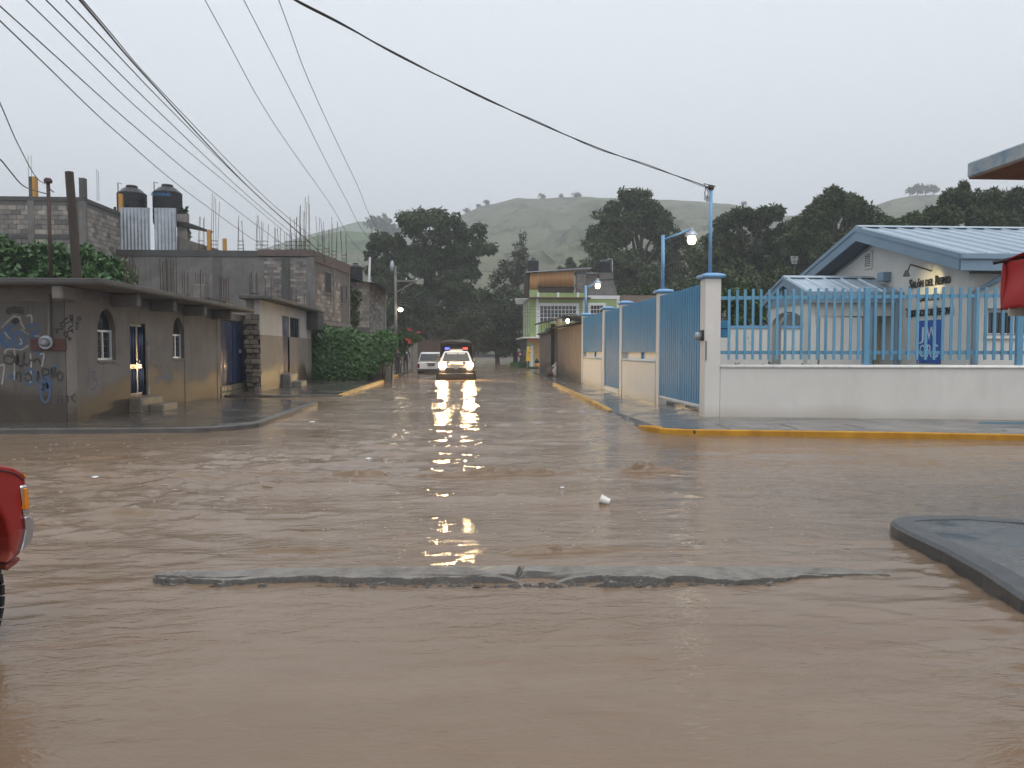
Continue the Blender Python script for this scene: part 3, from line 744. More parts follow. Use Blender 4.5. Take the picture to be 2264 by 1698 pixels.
spray('graffiti', [[(1345, 940), (1420, 915), (1500, 910)], [(1350, 975), (1440, 930), (1520, 940)]], g_blue, .05, cs, .003, (1, 0, 0))
spray('graffiti', [[(1350, 830), (1370, 820), (1375, 860)], [(1400, 850), (1400, 815), (1410, 840)]], g_black, .02, cs, .003, (1, 0, 0))
# rebar standing on the roof, low block upstand
for (px, pt, Y_) in ((284, 560, 16.2), (297, 590, 17.5), (363, 568, 19.5), (388, 570, 20.0), (412, 600, 20.5), (440, 595, 21.0), (452, 600, 21.6), (494, 610, 22.6), (507, 612, 23.2), (545, 632, 24.2)):
    q = gx(px, 640, -7.0 - random.uniform(0, .5)); zt = gy(px, pt, q.y).z
    rebar(hl, q.x, min(q.y, 24.6), ZT + .115, max(.35, zt - ZT - .1), random.choice((3, 4)), .13, .02, 1, .011)
MB().span((-7.35, 21.6, ZT + .116), (-7.05, 21.95, ZT + .62)).build('roof_upstand', m_block, hl, bevel=.02)
MB().span((-7.3, 22.3, ZT + .116), (-7.15, 24.6, ZT + .3)).build('roof_upstand', m_darkconc, hl)

# posts on the roof and their service wires
q = gy(113, 620, 15.6)
po = thing('service_mast', (q.x, q.y, ZT + .115), 'thin rusty service mast with two wires on the corner house roof', 'mast')
zt = gy(113, 402, 15.6).z
MB().tube([(q.x, q.y, ZT + .1), (q.x - .01, q.y, zt)], .035, 8).build('pole', m_rust, po, smooth=True)
MB().lathe([(.0, 0), (.07, 0), (.075, .05), (.05, .09), (0, .1)], (q.x - .01, q.y, zt - .02), 12).build('weather_head', m_rust, po)
MB().tube([(q.x, q.y, zt - .12), (q.x + .1, q.y - .02, zt - .2)], .012, 5).build('hook', m_rust, po)
q2 = gy(172, 622, 15.9); t2 = gy(153, 380, 15.9)
pw = MB().tube([(q2.x, q2.y, ZT + .1), ((q2.x + t2.x) / 2, q2.y, (ZT + t2.z) / 2), (t2.x, t2.y, t2.z)], [.085, .085, .08], 7)
tag(pw.build('timber_post', m_wood), 'thick dark timber post leaning left above the corner house roof', 'post')
def cable(name, pts, r, label, sub=6, mat=None, cat='cable', group=None, ext=0):
    pts = [Vector(p) for p in pts]
    if ext < 0: pts = [pts[0] + (pts[0] - pts[1]) * -ext] + pts          # runs on to the next pole, out of the frame
    if ext > 0: pts = pts + [pts[-1] + (pts[-1] - pts[-2]) * ext]
    o = MB().tube(smooth_path([tuple(p) for p in pts], sub), r, 5).build(name, mat or m_cable, smooth=True)
    return tag(o, label, cat, group)
mt = Vector((q.x - .01, q.y, zt - .1))
cable('service_wire', [gy(-40, 150, 8), gy(0, 228, 9.5), gy(38, 315, 11.5), gy(80, 392, 14), mt + Vector((0, -.02, .04))], .007, 'thin sagging wire to the rusty mast, the upper of two', mat=m_wire, ext=-4)
cable('service_wire', [gy(-30, 335, 10), gy(0, 352, 11), gy(22, 378, 12), gy(48, 408, 13.2), gy(72, 420, 14.2), mt + Vector((0, -.02, -.14))], .010, 'kinked grey wire to the rusty mast, the lower of two', mat=m_wire, ext=-6)

# ---- block building high at the far left
YB = 34.0
cb = gy(184, 445, YB); ztb = cb.z
hb = thing('block_house', (cb.x - 4, YB + 3, 0), 'tall unfinished grey block building behind the leafy tree at far left', 'building')
MB().span((cb.x - 9, YB, -.2), (cb.x, YB + .15, ztb)).build('wall', m_mortar, hb)
MB().span((cb.x - .15, YB + .15, -.2), (cb.x, YB + 4.2, ztb)).build('wall', m_mortar, hb)
blocks(hb, (cb.x - 4.6, YB), (1, 0), 4.25, ztb - 3.0, 14, .34, .2, [m_block, m_block, m_blockp], .018)
blocks(hb, (cb.x, YB + .3), (0, 1), 3.8, ztb - 3.0, 14, .40, .2, [m_block, m_blockp, m_blockp], .018)
MB().span((cb.x - 9, YB - .03, ztb), (cb.x + .03, YB + .17, ztb + .17)).build('ring_beam', m_darkconc, hb)
MB().span((cb.x - .16, YB + .17, ztb), (cb.x + .03, YB + 4.2, ztb + .17)).build('ring_beam', m_darkconc, hb)
for xx in (cb.x - .02, gy(70, 440, YB).x):
    MB().span((xx - .16, YB - .045, -.2), (xx + .10, YB + .12, ztb)).build('column', m_concrete, hb)
MB().span((cb.x - 9, YB - .04, ztb - 1.6), (cb.x - .2, YB + .1, ztb - 1.42)).build('lintel_beam', m_darkconc, hb)
a = gy(70, 390, YB).z
MB().span((gy(63, 400, YB).x, YB, ztb + .17), (gy(70.5, 400, YB).x, YB + .25, a)).build('column_stub', m_darkconc, hb)
MB().span((gy(71, 400, YB).x, YB - .01, ztb + .17), (gy(77, 400, YB).x, YB + .25, a)).build('column_stub', m_yellow, hb)
MB().span((gy(174, 400, YB).x, YB, ztb + .17), (gy(186, 400, YB).x, YB + .25, gy(180, 393, YB).z)).build('column_stub', m_darkconc, hb)
rebar(hb, gy(66, 390, YB).x, YB + .1, a, 1.0, 2, .12, .01, 0, .008)
rebar(hb, gy(199, 440, YB).x, YB + .8, ztb + .17, 1.35, 2, .1, .01, 0, .009)

# ---- long two-storey block building with rebar on the roof
YM = 37.0; cm = gy(694, 560, YM); zm_ = 6.17; dm = Vector((.132, .991, 0)).normalized(); Lm = 6.0
xl = gy(255, 560, YM).x
hm = thing('block_building', (cm.x - 3, YM + 2, 0), 'long unfinished brown block building bristling with rebar behind the corner house', 'building')
MB().span((xl, YM, -.2), (cm.x, YM + .2, zm_ - .3)).build('wall', m_concrete, hm)
e2 = Vector((cm.x, YM, 0)) + dm * Lm
def face(p, q, z0, z1, mat, name, th=.2, out=0.0, par=None):
    p = Vector((p[0], p[1], 0)); q = Vector((q[0], q[1], 0)); d = (q - p).normalized(); nn = Vector((d.y, -d.x, 0))
    p = p + nn * out; q = q + nn * out; bk = -nn * th
    return MB().prism([(p.x, p.y, z0), (q.x, q.y, z0), (q.x, q.y, z1), (p.x, p.y, z1)], (bk.x, bk.y, 0)).build(name, mat, par)
face((cm.x, YM), (e2.x, e2.y), 2.9, zm_ - .05, m_mortar, 'wall', .2, 0, hm)
face((cm.x - .4, YM + .3), (e2.x - .3, e2.y), -.2, 2.9, M_('teal_painted_wall', (.09, .15, .15), (.06, .11, .11), 2, .7, .3, 20, streak=.4), 'lower_wall', .2, 0, hm)
face((cm.x, YM - .05), (e2.x + .05, e2.y), 2.72, 2.92, m_concrete, 'floor_beam', .5, .06, hm)
x0 = gy(584, 600, YM).x
blocks(hm, (x0, YM), (1, 0), cm.x - .35 - x0, 3.1, 20, .30, .135, [m_block, m_block, m_blockp], .016, name='brick', skip=lambda u, z: abs(u - (gy(633, 600, YM).x - x0)) < .22)
blocks(hm, (cm.x, YM), (dm.x, dm.y), 4.2, 2.98, 11, .40, .2, [m_block, m_block, m_blockp], .016, skip=lambda u, z: (3.9 < z < 5.1 and 1.7 < u < 2.7) or abs(u - .15) < .2)
MB().span((gy(629, 600, YM).x - .12, YM - .05, 2.4), (gy(638, 600, YM).x + .05, YM, zm_ - .3)).build('column', m_darkconc, hm)
MB().span((cm.x - .36, YM - .035, 2.4), (cm.x + .02, YM, zm_ - .3)).build('column', m_concrete, hm)
for px in (480, 372): MB().span((gy(px, 600, YM).x - .2, YM - .02, 2.4), (gy(px, 600, YM).x + .2, YM, zm_ - .3)).build('column', m_mortar, hm)
MB().span((xl, YM - .04, zm_ - .3), (gy(570, 560, YM).x, YM + .3, zm_ - .02)).build('ring_beam', m_darkconc, hm)
m_redbeam = M_('reddish_stained_concrete', (.12, .085, .075), (.075, .058, .052), 1.5, .7, .3, 20, streak=.4)
MB().span((gy(570.5, 560, YM).x, YM - .06, zm_ - .26), (cm.x + .02, YM + .3, zm_ + .03)).build('ring_beam', m_redbeam, hm)
face((cm.x, YM - .02), (e2.x, e2.y), zm_ - .5, zm_, m_redbeam, 'ring_beam', .3, .05, hm)
MB().prism([(xl, YM + .3, zm_ - .2), (cm.x, YM + .3, zm_ - .2), (e2.x, e2.y, zm_ - .2), (xl, e2.y, zm_ - .2)], (0, 0, .12)).build('roof_slab', m_slabedge, hm)
def on_side(u, z, out=.0):
    q = Vector((cm.x, YM, 0)) + dm * u + Vector((dm.y, -dm.x, 0)) * out; return Vector((q.x, q.y, z))
for (u0, u1, z0, z1) in ((1.55, 2.55, 4.35, 5.35), (4.2, 4.55, 4.0, 4.85), (5.05, 5.35, 4.2, 5.0)):
    a, c = on_side(u0, 0), on_side(u1, 0)
    w = face((a.x, a.y), (c.x, c.y), z0, z1, m_dark, 'window', .05, .035, hm)
    fr = MB()
    for (ua, ub, za, zb) in ((u0 - .06, u0, z0, z1), (u1, u1 + .06, z0, z1), (u0 - .06, u1 + .06, z0 - .06, z0), (u0 - .06, u1 + .06, z1, z1 + .06)):
        p, q = on_side(ua, za, .05), on_side(ub, za, .05); fr.prism([(p.x, p.y, za), (q.x, q.y, za), (q.x, q.y, zb), (p.x, p.y, zb)], (-.05, 0, 0))
    fr.build('frame', m_concrete, w)
for u_ in (2.95, 5.7): a, c = on_side(u_, 0), on_side(u_ + .22, 0); face((a.x, a.y), (c.x, c.y), 2.9, zm_ - .5, m_concrete, 'column', .05, .045, hm)
for (px, pt) in ((445, 476, ), (475, 428), (533, 478), (572, 478), (587, 486), (613, 498), (637, 513), (650, 480), (661, 478), (668, 455), (680, 432), (708, 478), (722, 505), (738, 482), (761, 510)):
    Yq = YM + .25 if px < 690 else YM + .4 + (px - 690) * .07
    q = gy(px, 560, Yq); h = gy(px, pt, Yq).z - zm_
    rebar(hm, q.x, q.y, zm_ - .02, max(.5, h), 4 if px != 587 else 2, .22, .05, 3, .011)
# yellow column stubs, shade sheet and block stump at the left of that roof
MB().span((gy(451, 530, YM).x, YM + .4, zm_ - .1), (gy(459, 530, YM).x, YM + .6, gy(455, 508, YM + .4).z)).build('column_stub', m_yellow, hm)
MB().span((gy(486, 540, YM).x, YM + .4, zm_ - .1), (gy(493, 540, YM).x, YM + .6, gy(490, 527, YM + .4).z)).build('column_stub', m_yellow, hm)
xa, xb_ = gy(391, 490, YM + 1).x, gy(414, 500, YM + 1).x
MB().span((xa, YM + 1, zm_ - .1), (xb_, YM + 1.3, gy(400, 473, YM + 1).z)).build('block_stump', m_block, hm)
MB().prism([gy(391, 489, YM + .9), gy(412, 491, YM + .9), gy(458, 508, YM + .9), gy(456, 511, YM + .9), gy(391, 499, YM + .9)], (0, .9, .05)).build('shade_sheet', m_dark, hm)
MB().prism([gy(414, 530, YM + .7), gy(486, 553, YM + .7), gy(391, 553, YM + .7), gy(391, 522, YM + .7)], (0, .2, 0)).build('parapet', m_block, hm)

# water tanks and the corrugated sheets in front of them
def tank(px0, px1, py_top, py_bot, Y, label, ribs=True, pipe=True, txt=None, facets=None):
    a, c = gy(px0, py_bot, Y), gy(px1, py_bot, Y); r = (c.x - a.x) / 2; xc = (a.x + c.x) / 2
    z0 = a.z - .7; zt = gy((px0 + px1) / 2, py_top, Y).z; zs = zt - r * .62
    t = thing('water_tank', (xc, Y + r, z0), label, 'water tank', 'rooftop water tanks')
    prof = [(0, z0), (r * .96, z0)]
    for k in range(5):
        zz = z0 + (zs - z0) * (k + .5) / 5; prof += [(r, zz - .03), (r * .985, zz), (r, zz + .03)]
    prof += [(r, zs), (r * .97, zs + .03)]
    MB().lathe(prof + [(0, zs + .03)], (xc, Y + r, 0), facets or 28).build('body', m_tank, t, smooth=False)
    MB().lathe([(r * .97, zs + .02), (r * .62, zs + r * .36), (r * .42, zs + r * .44), (0, zs + r * .44)], (xc, Y + r, 0), facets or 28).build('shoulder', m_tanktop, t)
    MB().lathe([(r * .40, zs + r * .43), (r * .40, zt - .04), (r * .36, zt), (0, zt)], (xc, Y + r, 0), 20).build('lid', m_tank, t)
    if pipe: MB().tube([(xc - r * .62, Y + r * .2, z0), (xc - r * .62, Y + r * .2, zt + .02), (xc - r * .4, Y + r * .3, zt - .02)], .022, 6).build('vent_pipe', m_tank, t)
    if txt: text_mesh('lettering', txt, r * .30, M_('tank_blue_lettering', (.05, .22, .5), (.04, .18, .42), 5, .5), t, (xc - r * .1, Y - .012, zs - r * .28), (1, 0, 0), (0, 0, 1), .012, width=.9)
    return t
YT = YM + 1.6
tank(247, 311, 404, 460, YT, 'black water tank with a smooth conical top, left of the pair above the sheets')
tank(327, 391, 402, 460, YT, 'black water tank with blue lettering, right of the pair above the sheets', txt='ROTOPLAS', facets=14)
def corrug(name, p0, p1, z0, z1, pitch, amp, mat, parent=None, n=(0, -1, 0)):
    p0, p1 = Vector(p0), Vector(p1); L = (p1 - p0).length; k = int(L / pitch * 6); nn = Vector(n)
    ring = [[p0 + (p1 - p0) * (i / k) + nn * (amp * math.sin(2 * math.pi * i / 6)) + Vector((0, 0, z)) for i in range(k + 1)] for z in (z0, z1)]
    return MB().loft(ring, cap=False, close=False).build(name, mat, parent, smooth=True, fixn=False)
for (a, c, lab) in ((266, 333, 'dented corrugated metal sheet standing under the left black tank'), (342, 391, 'straight narrow corrugated metal sheet under the right black tank')):
    pa, pc = gy(a, 540, YM + .5), gy(c, 540, YM + .5)
    tag(corrug('corrugated_sheet', (pa.x, YM + .5, 0), (pc.x, YM + .5, 0), zm_ - .12, gy(300, 459, YM + .5).z, .16, .022, m_galv), lab, 'metal sheet')
tp = gy(259, 500, YM + .3)
tag(MB().tube([(tp.x, YM + .3, zm_ - .1), (gy(268, 540, YM + .3).x - .25, YM + .3, gy(259, 455, YM).z)], .06, 6).build('timber_post', m_wood), 'short dark post beside the dented metal sheet', 'post')
tag(MB().span((gy(262, 450, YM + .9).x, YM + .9, zm_ - .1), (gy(269, 450, YM + .9).x, YM + 1.1, gy(265, 428, YM + .9).z)).build('column_stub', m_yellow), 'yellow concrete column stub in front of the left black tank', 'column')

# ---- second house, white upper wall over a brown dado
X2 = -6.75
h2 = thing('white_house', (X2 - 2, 28, .1), 'small white house with brown dado, blue door and slab roof', 'house')
m_h2a = M_wall('dirty_white_render', (.48, .455, .42), (.36, .34, .31), (.3, .27, .24), -.5, .75, .25)
m_h2b = M_wall('brown_dado_render', (.235, .2, .165), (.17, .145, .12), (.065, .05, .037), .62, .7, .3, None, .5)
Ya, Yb = gx(625, 800, X2).y, gx(640, 800, X2).y; Wa, Wb = gx(641.5, 740, X2).y, gx(663, 740, X2).y
Y0, Y1 = 26.2, 34.9; ZD = 1.30
hs = [(Ya, Yb, .62, 2.78), (Wa, Wb, ZD, 2.78)]
mb = wall_x(X2, Y0, Y1, ZD, 3.16, hs); mb.build('upper_wall', m_h2a, h2)
wall_x(X2 + .012, Y0, Y1, -.2, ZD, [(Ya, Yb, .62, 2.0)], -.2).build('dado', m_h2b, h2)
MB().span((X2 - .45, Y0 + .0, -.2), (X2 - .19, Y0 + .2, 3.16)).build('wall', m_h2b, h2)
MB().span((X2 - 5, Y1 - .2, -.2), (X2 - .19, Y1, 3.16)).build('wall', m_h2b, h2)
MB().span((-7.3, 25.7, 3.16), (-6.22, 35.4, 3.27)).build('roof_slab', m_slabedge, h2, bevel=.012)
MB().span((X2, 33.9, 2.4), (-6.26, 35.3, 3.15)).build('roof_beam', m_darkconc, h2)
dr = MB().span((X2 - .14, Ya, .62), (X2 - .11, Yb, 2.78)).build('door', m_dark, h2)
MB().prism([(X2 - .1, Ya + .02, .64), (X2 + .06, Ya + .5, .64), (X2 + .06, Ya + .5, 2.74), (X2 - .1, Ya + .02, 2.74)], (.03, -.02, 0)).build('door_leaf', m_bluedoor, dr)
wn_ = MB().span((X2 - .14, Wa, ZD), (X2 - .12, Wb, 2.78)).build('window', m_glass, h2)
fr = MB()
for k in range(5): yk = Wa + (Wb - Wa) * k / 4; fr.span((X2 - .1, yk - .025, ZD), (X2 - .06, yk + .025, 2.78))
for z_ in (ZD, 1.75, 2.25, 2.72): fr.span((X2 - .1, Wa, z_), (X2 - .065, Wb, z_ + .05))
fr.build('frame', m_bluedoor, wn_)
MB().span((X2 - .1, Ya - .1, -.1), (X2 + .3, Yb + .1, .6)).build('doorstep', m_kerb, h2, bevel=.03)
MB().span((X2 + .3, Ya + .3, -.1), (X2 + .62, Yb + .2, .3)).build('doorstep', m_kerb, h2, bevel=.03)
z = -.1; m_rubble = M_('rough_stone', (.155, .128, .10), (.09, .075, .06), 4, .85, .7, 18, rand=.25)
while z < 2.5:                                          # toothed rubble end of its wall, stone by stone
    hgt = random.uniform(.13, .22)
    x = X2 - random.uniform(.40, .5)
    while x < X2 - .05:
        w = random.uniform(.16, .3); MB().span((x, Y0 - random.uniform(.05, .2), z), (min(x + w, X2), Y0 + .02, z + hgt - .012)).build('stone', m_rubble, h2, bevel=.02); x += w + .012
    z += hgt
for (px, pt, Y_) in ((560, 600, 25.2), (571, 598, 25.4), (603, 610, 26.8), (625, 622, 28.4), (659, 635, 31.2), (681, 640, 33.5)):
    q = gx(px, 650, -6.35); zt = gy(px, pt, Y_).z
    rebar(h2, -6.75 - random.uniform(0, .3), Y_ + 1.2, 3.27, max(.4, zt - 3.2), random.choice((2, 3)), .2, .015, 1, .012)

# ---- block stub wall and vine, far block house, pole, wall with flowers
Wp = 36.2
sw = thing('block_wall_stub', (-3.8, Wp, .1), 'short pale block wall at the end of the vine', 'wall')
xs0, xs1 = gy(822, 800, Wp).x, gy(867, 800, Wp).x
MB().span((xs0, Wp, -.2), (xs1, Wp + .2, 1.5)).build('core', m_mortar, sw)
MB().span((gy(846, 800, Wp).x, Wp + .01, 1.5), (xs1, Wp + .2, 2.16)).build('core', m_mortar, sw)
blocks(sw, (xs0, Wp), (1, 0), xs1 - xs0, 0.02, 8, .36, .18, [m_blockp], .02)
blocks(sw, (gy(846, 800, Wp).x, Wp), (1, 0), xs1 - gy(846, 800, Wp).x, 1.47, 4, .30, .17, [m_blockp], .02)
MB().span((gy(852, 830, Wp).x, Wp - .22, -.2), (xs1 + .06, Wp - .03, .55)).build('footing', m_blockp, sw, bevel=.02)

YFb = 48.0
hf = thing('far_block_house', (-7.5, YFb + 3, 0), 'dark two-storey block house with sagging tarpaulin roof beyond the vine', 'house')
xa, xb_, zf = gy(789, 640, YFb).x, gy(817, 640, YFb).x, gy(800, 624, YFb).z
MB().span((xa - 2, YFb, -.2), (xb_, YFb + .2, zf)).build('wall', m_mortar, hf)
blocks(hf, (xa, YFb), (1, 0), xb_ - xa, 2.9, 14, .3, .2, [m_blockp, m_blockp, m_block], .02)
ef = gx(851, 650, xb_ + .45)
face((xb_, YFb), (xb_ + .45, ef.y), -.2, zf - .1, m_mortar, 'wall', .2, 0, hf)
dv = Vector((.45, ef.y - YFb))
blocks(hf, (xb_, YFb), (dv.x, dv.y), dv.length, 2.6, 15, .4, .2, [m_block, m_block, m_blockp], .02)
face((xb_ + .4, ef.y - .4), (xb_ + .46, ef.y + .1), 2.4, zf - .3, m_blockp, 'column', .1, .07, hf)
MB().span((xa - 2, YFb - .3, 2.3), (xb_ + .3, ef.y, 2.55)).build('floor_slab', m_darkconc, hf)
rg = []
for t in range(9):
    s = t / 8; rg.append([(xa - 2 + s * (xb_ - xa + 3.2), YFb - .6 + 0 * s, zf + .75 - 1.25 * s ** 1.3 + .12 * math.sin(s * 9)), (xa - 2 + s * (xb_ - xa + 3.2), YFb + 5, zf + .75 - 1.1 * s + .1 * math.sin(s * 7))])
MB().loft(rg, cap=False, close=False).build('tarpaulin_roof', M_('dark_tarpaulin', (.04, .042, .046), (.025, .026, .03), 2, .4, .3, 6), hf, fixn=False)
tank(769, 800, 580, 604, YFb + .5, 'black water tank on the far tarpaulin-roofed block house', pipe=False)
q = gy(815, 618, YFb + .4)
tag(MB().tube([(q.x, q.y, zf - .6), (gy(816, 568, YFb).x, q.y, gy(815, 567, YFb).z)], .07, 10).build('vent_pipe', M_('white_plastic_pipe', (.7, .7, .72), (.6, .6, .62), 3, .4)), 'white plastic vent pipe above the far block house', 'pipe')

YP = 62.0; q = gy(875, 700, YP)
up = thing('utility_pole', (q.x, YP, 0), 'grey concrete utility pole with side crossarm and lit lamp', 'utility pole')
zt = gy(874, 588, YP).z
MB().tube([(q.x, YP, -.3), (q.x, YP, zt)], [.15, .09], 10).build('pole', m_concrete, up, smooth=True)
ca, cz = gy(922, 620, YP), gy(877, 621, YP).z
MB().span((q.x, YP - .06, cz - .07), (ca.x, YP + .06, cz + .07)).build('crossarm', m_concrete, up)
MB().tube([(q.x, YP, gy(877, 647, YP).z), (ca.x - .15, YP, cz - .05)], .06, 6).build('brace', m_concrete, up)
for xx in (q.x + .05, (q.x + ca.x) / 2, ca.x - .05): MB().lathe([(0, 0), (.05, 0), (.06, .08), (.03, .1), (.06, .13), (0, .2)], (xx, YP, cz + .07), 10).build('insulator', m_white_metal, up)
MB().tube([(ca.x - .05, YP, cz + .1), (ca.x - .08, YP, cz + 1.1)], .02, 5).build('rod', m_wire, up)
h0 = gy(867, 588, YP)
MB().lathe([(0, -.45), (.14, -.3), (.19, 0), (.12, .35), (0, .45)], (h0.x, YP, h0.z), 10).build('unlit_lamp_head', m_galv, up, smooth=True)
lz = gy(886, 685, YP)
MB().tube([(q.x, YP, lz.z + .15), (q.x + .25, YP - .1, lz.z + .25), (lz.x, YP - .2, lz.z + .15)], .03, 6).build('lamp_arm', m_galv, up)
m_lamp = M_emit('lit_street_lamp', (1.0, .84, .58), 7)
MB().lathe([(0, .17), (.1, .15), (.2, .05), (.2, -.05), (.12, -.14), (0, -.17)], (lz.x, YP - .2, lz.z), 12).build('lamp_bulb', m_lamp, up, smooth=True)
L = bpy.data.lights.new('lamp_light', 'POINT'); L.energy = 18; L.color = (1, .85, .62); L.shadow_soft_size = .15
lo = bpy.data.objects.new('lamp_light', L); COL.objects.link(lo); lo.parent = up; lo.location = (lz.x - q.x + .0, -.75, lz.z - .1)

# plank wall, dark gate and brown wall beyond
Yk = 57.0
pk = thing('plank_wall', (-4.0, Yk, 0), 'grey plank wall with peeling paint behind the two standing people', 'wall')
m_plank = M_('grey_planks', (.3, .28, .25), (.17, .155, .135), 2.5, .8, .4, 18, rand=.3, streak=.4)
xk = gy(888, 780, Yk).x
while xk < gy(921, 780, Yk).x:
    w = random.uniform(.14, .22); MB().span((xk, Yk - random.uniform(0, .03), -.2), (xk + w - .012, Yk + .04, 2.55 + random.uniform(-.08, .1))).build('plank', m_plank, pk); xk += w
m_brownwall = M_wall('dark_red_brown_wall', (.085, .05, .04), (.055, .036, .03), (.05, .035, .028), .2, .85, .3)
Yz = 76.0
zw = thing('brown_wall', (-2, Yz, 0), 'long dark red-brown wall under the trees at the end of the street', 'wall')
MB().span((gy(905, 780, Yz).x, Yz, -.2), (gy(1015, 780, Yz).x, Yz + .2, 2.5)).build('wall', m_brownwall, zw)
for px in (923, 967): MB().span((gy(px, 780, Yz).x, Yz - .06, -.2), (gy(px + 4, 780, Yz).x, Yz - .001, 2.62)).build('pilaster', m_brownwall, zw)
# ================================================================== RIGHT SIDE OF THE STREET
XR = 5.04
def YR(px): return gx(px, 800, XR).y
m_white = M_wall('white_painted_wall', (.68, .65, .605), (.61, .58, .54), (.46, .41, .355), .12, .55, .15, None, .12, .14)
m_whitein = M_('cream_wall', (.66, .645, .60), (.58, .565, .52), .8, .7, .12, 20, streak=.12)
m_blue = M_('light_blue_steel_paint', (.072, .27, .45), (.06, .225, .385), 1.5, .5, .06, 8, spec=.15, streak=.18)
m_bluecap = M_('blue_cap_paint', (.17, .36, .60), (.14, .30, .5), 3, .45, .15, 20)
m_coping = M_('white_coping', (.74, .72, .68), (.62, .6, .57), 2, .5, .1, 20, streak=.3)
m_bulb = M_emit('lit_lamp_globe', (1.0, .85, .55), 4)
m_slat = M_('pale_blue_slat_paint', (.13, .32, .47), (.10, .265, .40), 1.5, .45, .06, 8, rand=.12, streak=.3)
ZP = 2.86
bw = thing('boundary_wall', (5.04, 15.4, .1), 'white boundary wall with rounded coping round the hall yard', 'wall')
WA, WD = Vector((5.26, 15.42, 0)), Vector((5.67, -1.12, 0)).normalized()
WN = Vector((WD.y, -WD.x, 0))                       # towards the street
def onw(s, z, out=0.0): q = WA + WD * s + WN * out; return Vector((q.x, q.y, z))
LWALL = 12.0
def wbar(mb, s0, s1, z0, z1, o0, o1):
    a, b_, c, d = onw(s0, 0, o0), onw(s1, 0, o0), onw(s1, 0, o1), onw(s0, 0, o1)
    mb.prism([(p.x, p.y, z0) for p in (a, b_, c, d)], (0, 0, z1 - z0)); return mb
wbar(MB(), 0, LWALL, -.3, 1.10, 0, -.18).build('wall', m_white, bw)
ring = [[tuple(onw(s, 1.13 + .045 * math.sin(a), -.09 + .125 * math.cos(a))) for a in [R_(30 * k) for k in range(12)]] for s in (0.0, LWALL)]
MB().loft(ring).build('coping', m_coping, bw, smooth=True)
def low_wall(y0, y1):
    MB().span((XR, y0, -.3), (XR + .18, y1, 1.15)).build('wall', m_white, bw)
    rg = [[(XR + .09 + .13 * math.cos(a), y, 1.18 + .05 * math.sin(a)) for a in [R_(30 * k) for k in range(12)]] for y in (y0, y1)]
    MB().loft(rg).build('coping', m_coping, bw, smooth=True)
low_wall(YR(1448), YR(1375.5)); low_wall(YR(1330), YR(1289))
for a_, c_ in ((YR(1448), YR(1375.5)), (YR(1330), YR(1289))): MB().span((XR + .125, a_, 1.2), (XR + .16, c_, 1.45)).build('upstand', m_coping, bw)
MB().span((XR, YR(1368), -.3), (XR + .2, YR(1336), .22)).build('threshold', m_coping, bw)
# pillars with hipped blue caps
def pillar(x0, x1, y0, y1, zt, label):
    t = thing('gate_pillar', ((x0 + x1) / 2, (y0 + y1) / 2, .1), label, 'pillar', 'pillars of the blue fence')
    MB().span((x0, y0, -.3), (x1, y1, zt)).build('shaft', m_white, t, bevel=.012)
    xc, yc, hx, hy = (x0 + x1) / 2, (y0 + y1) / 2, (x1 - x0) / 2, (y1 - y0) / 2
    def rg(e, z): return [(xc - hx - e, yc - hy - e, z), (xc + hx + e, yc - hy - e, z), (xc + hx + e, yc + hy + e, z), (xc - hx - e, yc + hy + e, z)]
    MB().loft([rg(.02, zt + .001), rg(.065, zt + .02), rg(.075, zt + .05), rg(.06, zt + .08), rg(-.05, zt + .115)]).build('cap', m_bluecap, t, bevel=.012, seg=2)
    return t
ZC = 2.93
pillar(4.93, 5.26, 15.42, 15.76, ZC, 'tall white pillar at the street corner of the blue fence, the widest')
Y3a, Y3b = YR(1458), YR(1449.5)
pillar(XR - .02, XR + .28, Y3a, Y3a + .3, ZC, 'white pillar carrying the nearer lamp post, left of the double gate')
Y2a = YR(1375)
pillar(XR - .02, XR + .28, Y2a, Y2a + .32, ZC, 'white pillar between the ribbed panel and the single blue gate')
Y1a = YR(1336)
pillar(XR - .02, XR + .28, Y1a, Y1a + .32, ZC, 'white pillar just beyond the single blue gate')
Y0a = YR(1289)
pillar(XR - .02, XR + .28, Y0a, Y0a + .32, ZC, 'white pillar at the far end of the blue fence, carrying a lamp')
# ribbed blue panels and gates
def ribbed(parent, name, y0, y1, z0, z1, x=XR, pitch=.165):
    mb = MB().span((x + .05, y0, z0), (x + .06, y1, z1))
    k = max(2, int((y1 - y0) / pitch))
    for i in range(k): yy = y0 + (i + .5) * (y1 - y0) / k; mb.span((x + .005, yy - .064, z0), (x + .049, yy + .064, z1))
    p = mb.build(name, m_blue, parent, bevel=.006)
    fr = MB()
    for (a, c) in ((y0 - .002, y0 + .05), (y1 - .05, y1 + .002)): fr.span((x - .002, a, z0), (x + .065, c, z1))
    fr.span((x + .062, y0, z0 + .02), (x + .1, y1, z0 + .08)); fr.span((x + .062, y0, z1 - .1), (x + .1, y1, z1 - .04))
    fr.build('frame', m_blue, p)
    return p
pa = thing('fence_panel', (XR, YR(1410), .1), 'ribbed light blue fence panel between the two gates', 'fence panel', 'ribbed blue fence panels')
ribbed(pa, 'ribs', Y3b + .02 if False else Y3a + .32, Y2a - .02, 1.42, ZP)
MB().span((XR + .07, (Y3a + Y2a) / 2 - .04, 1.2), (XR + .12, (Y3a + Y2a) / 2 + .04, 1.42)).build('foot_post', m_blue, pa)
pb = thing('fence_panel', (XR, YR(1310), .1), 'ribbed light blue fence panel at the far end of the wall', 'fence panel', 'ribbed blue fence panels')
ribbed(pb, 'ribs', Y1a + .34, Y0a - .02, 1.42, ZP)
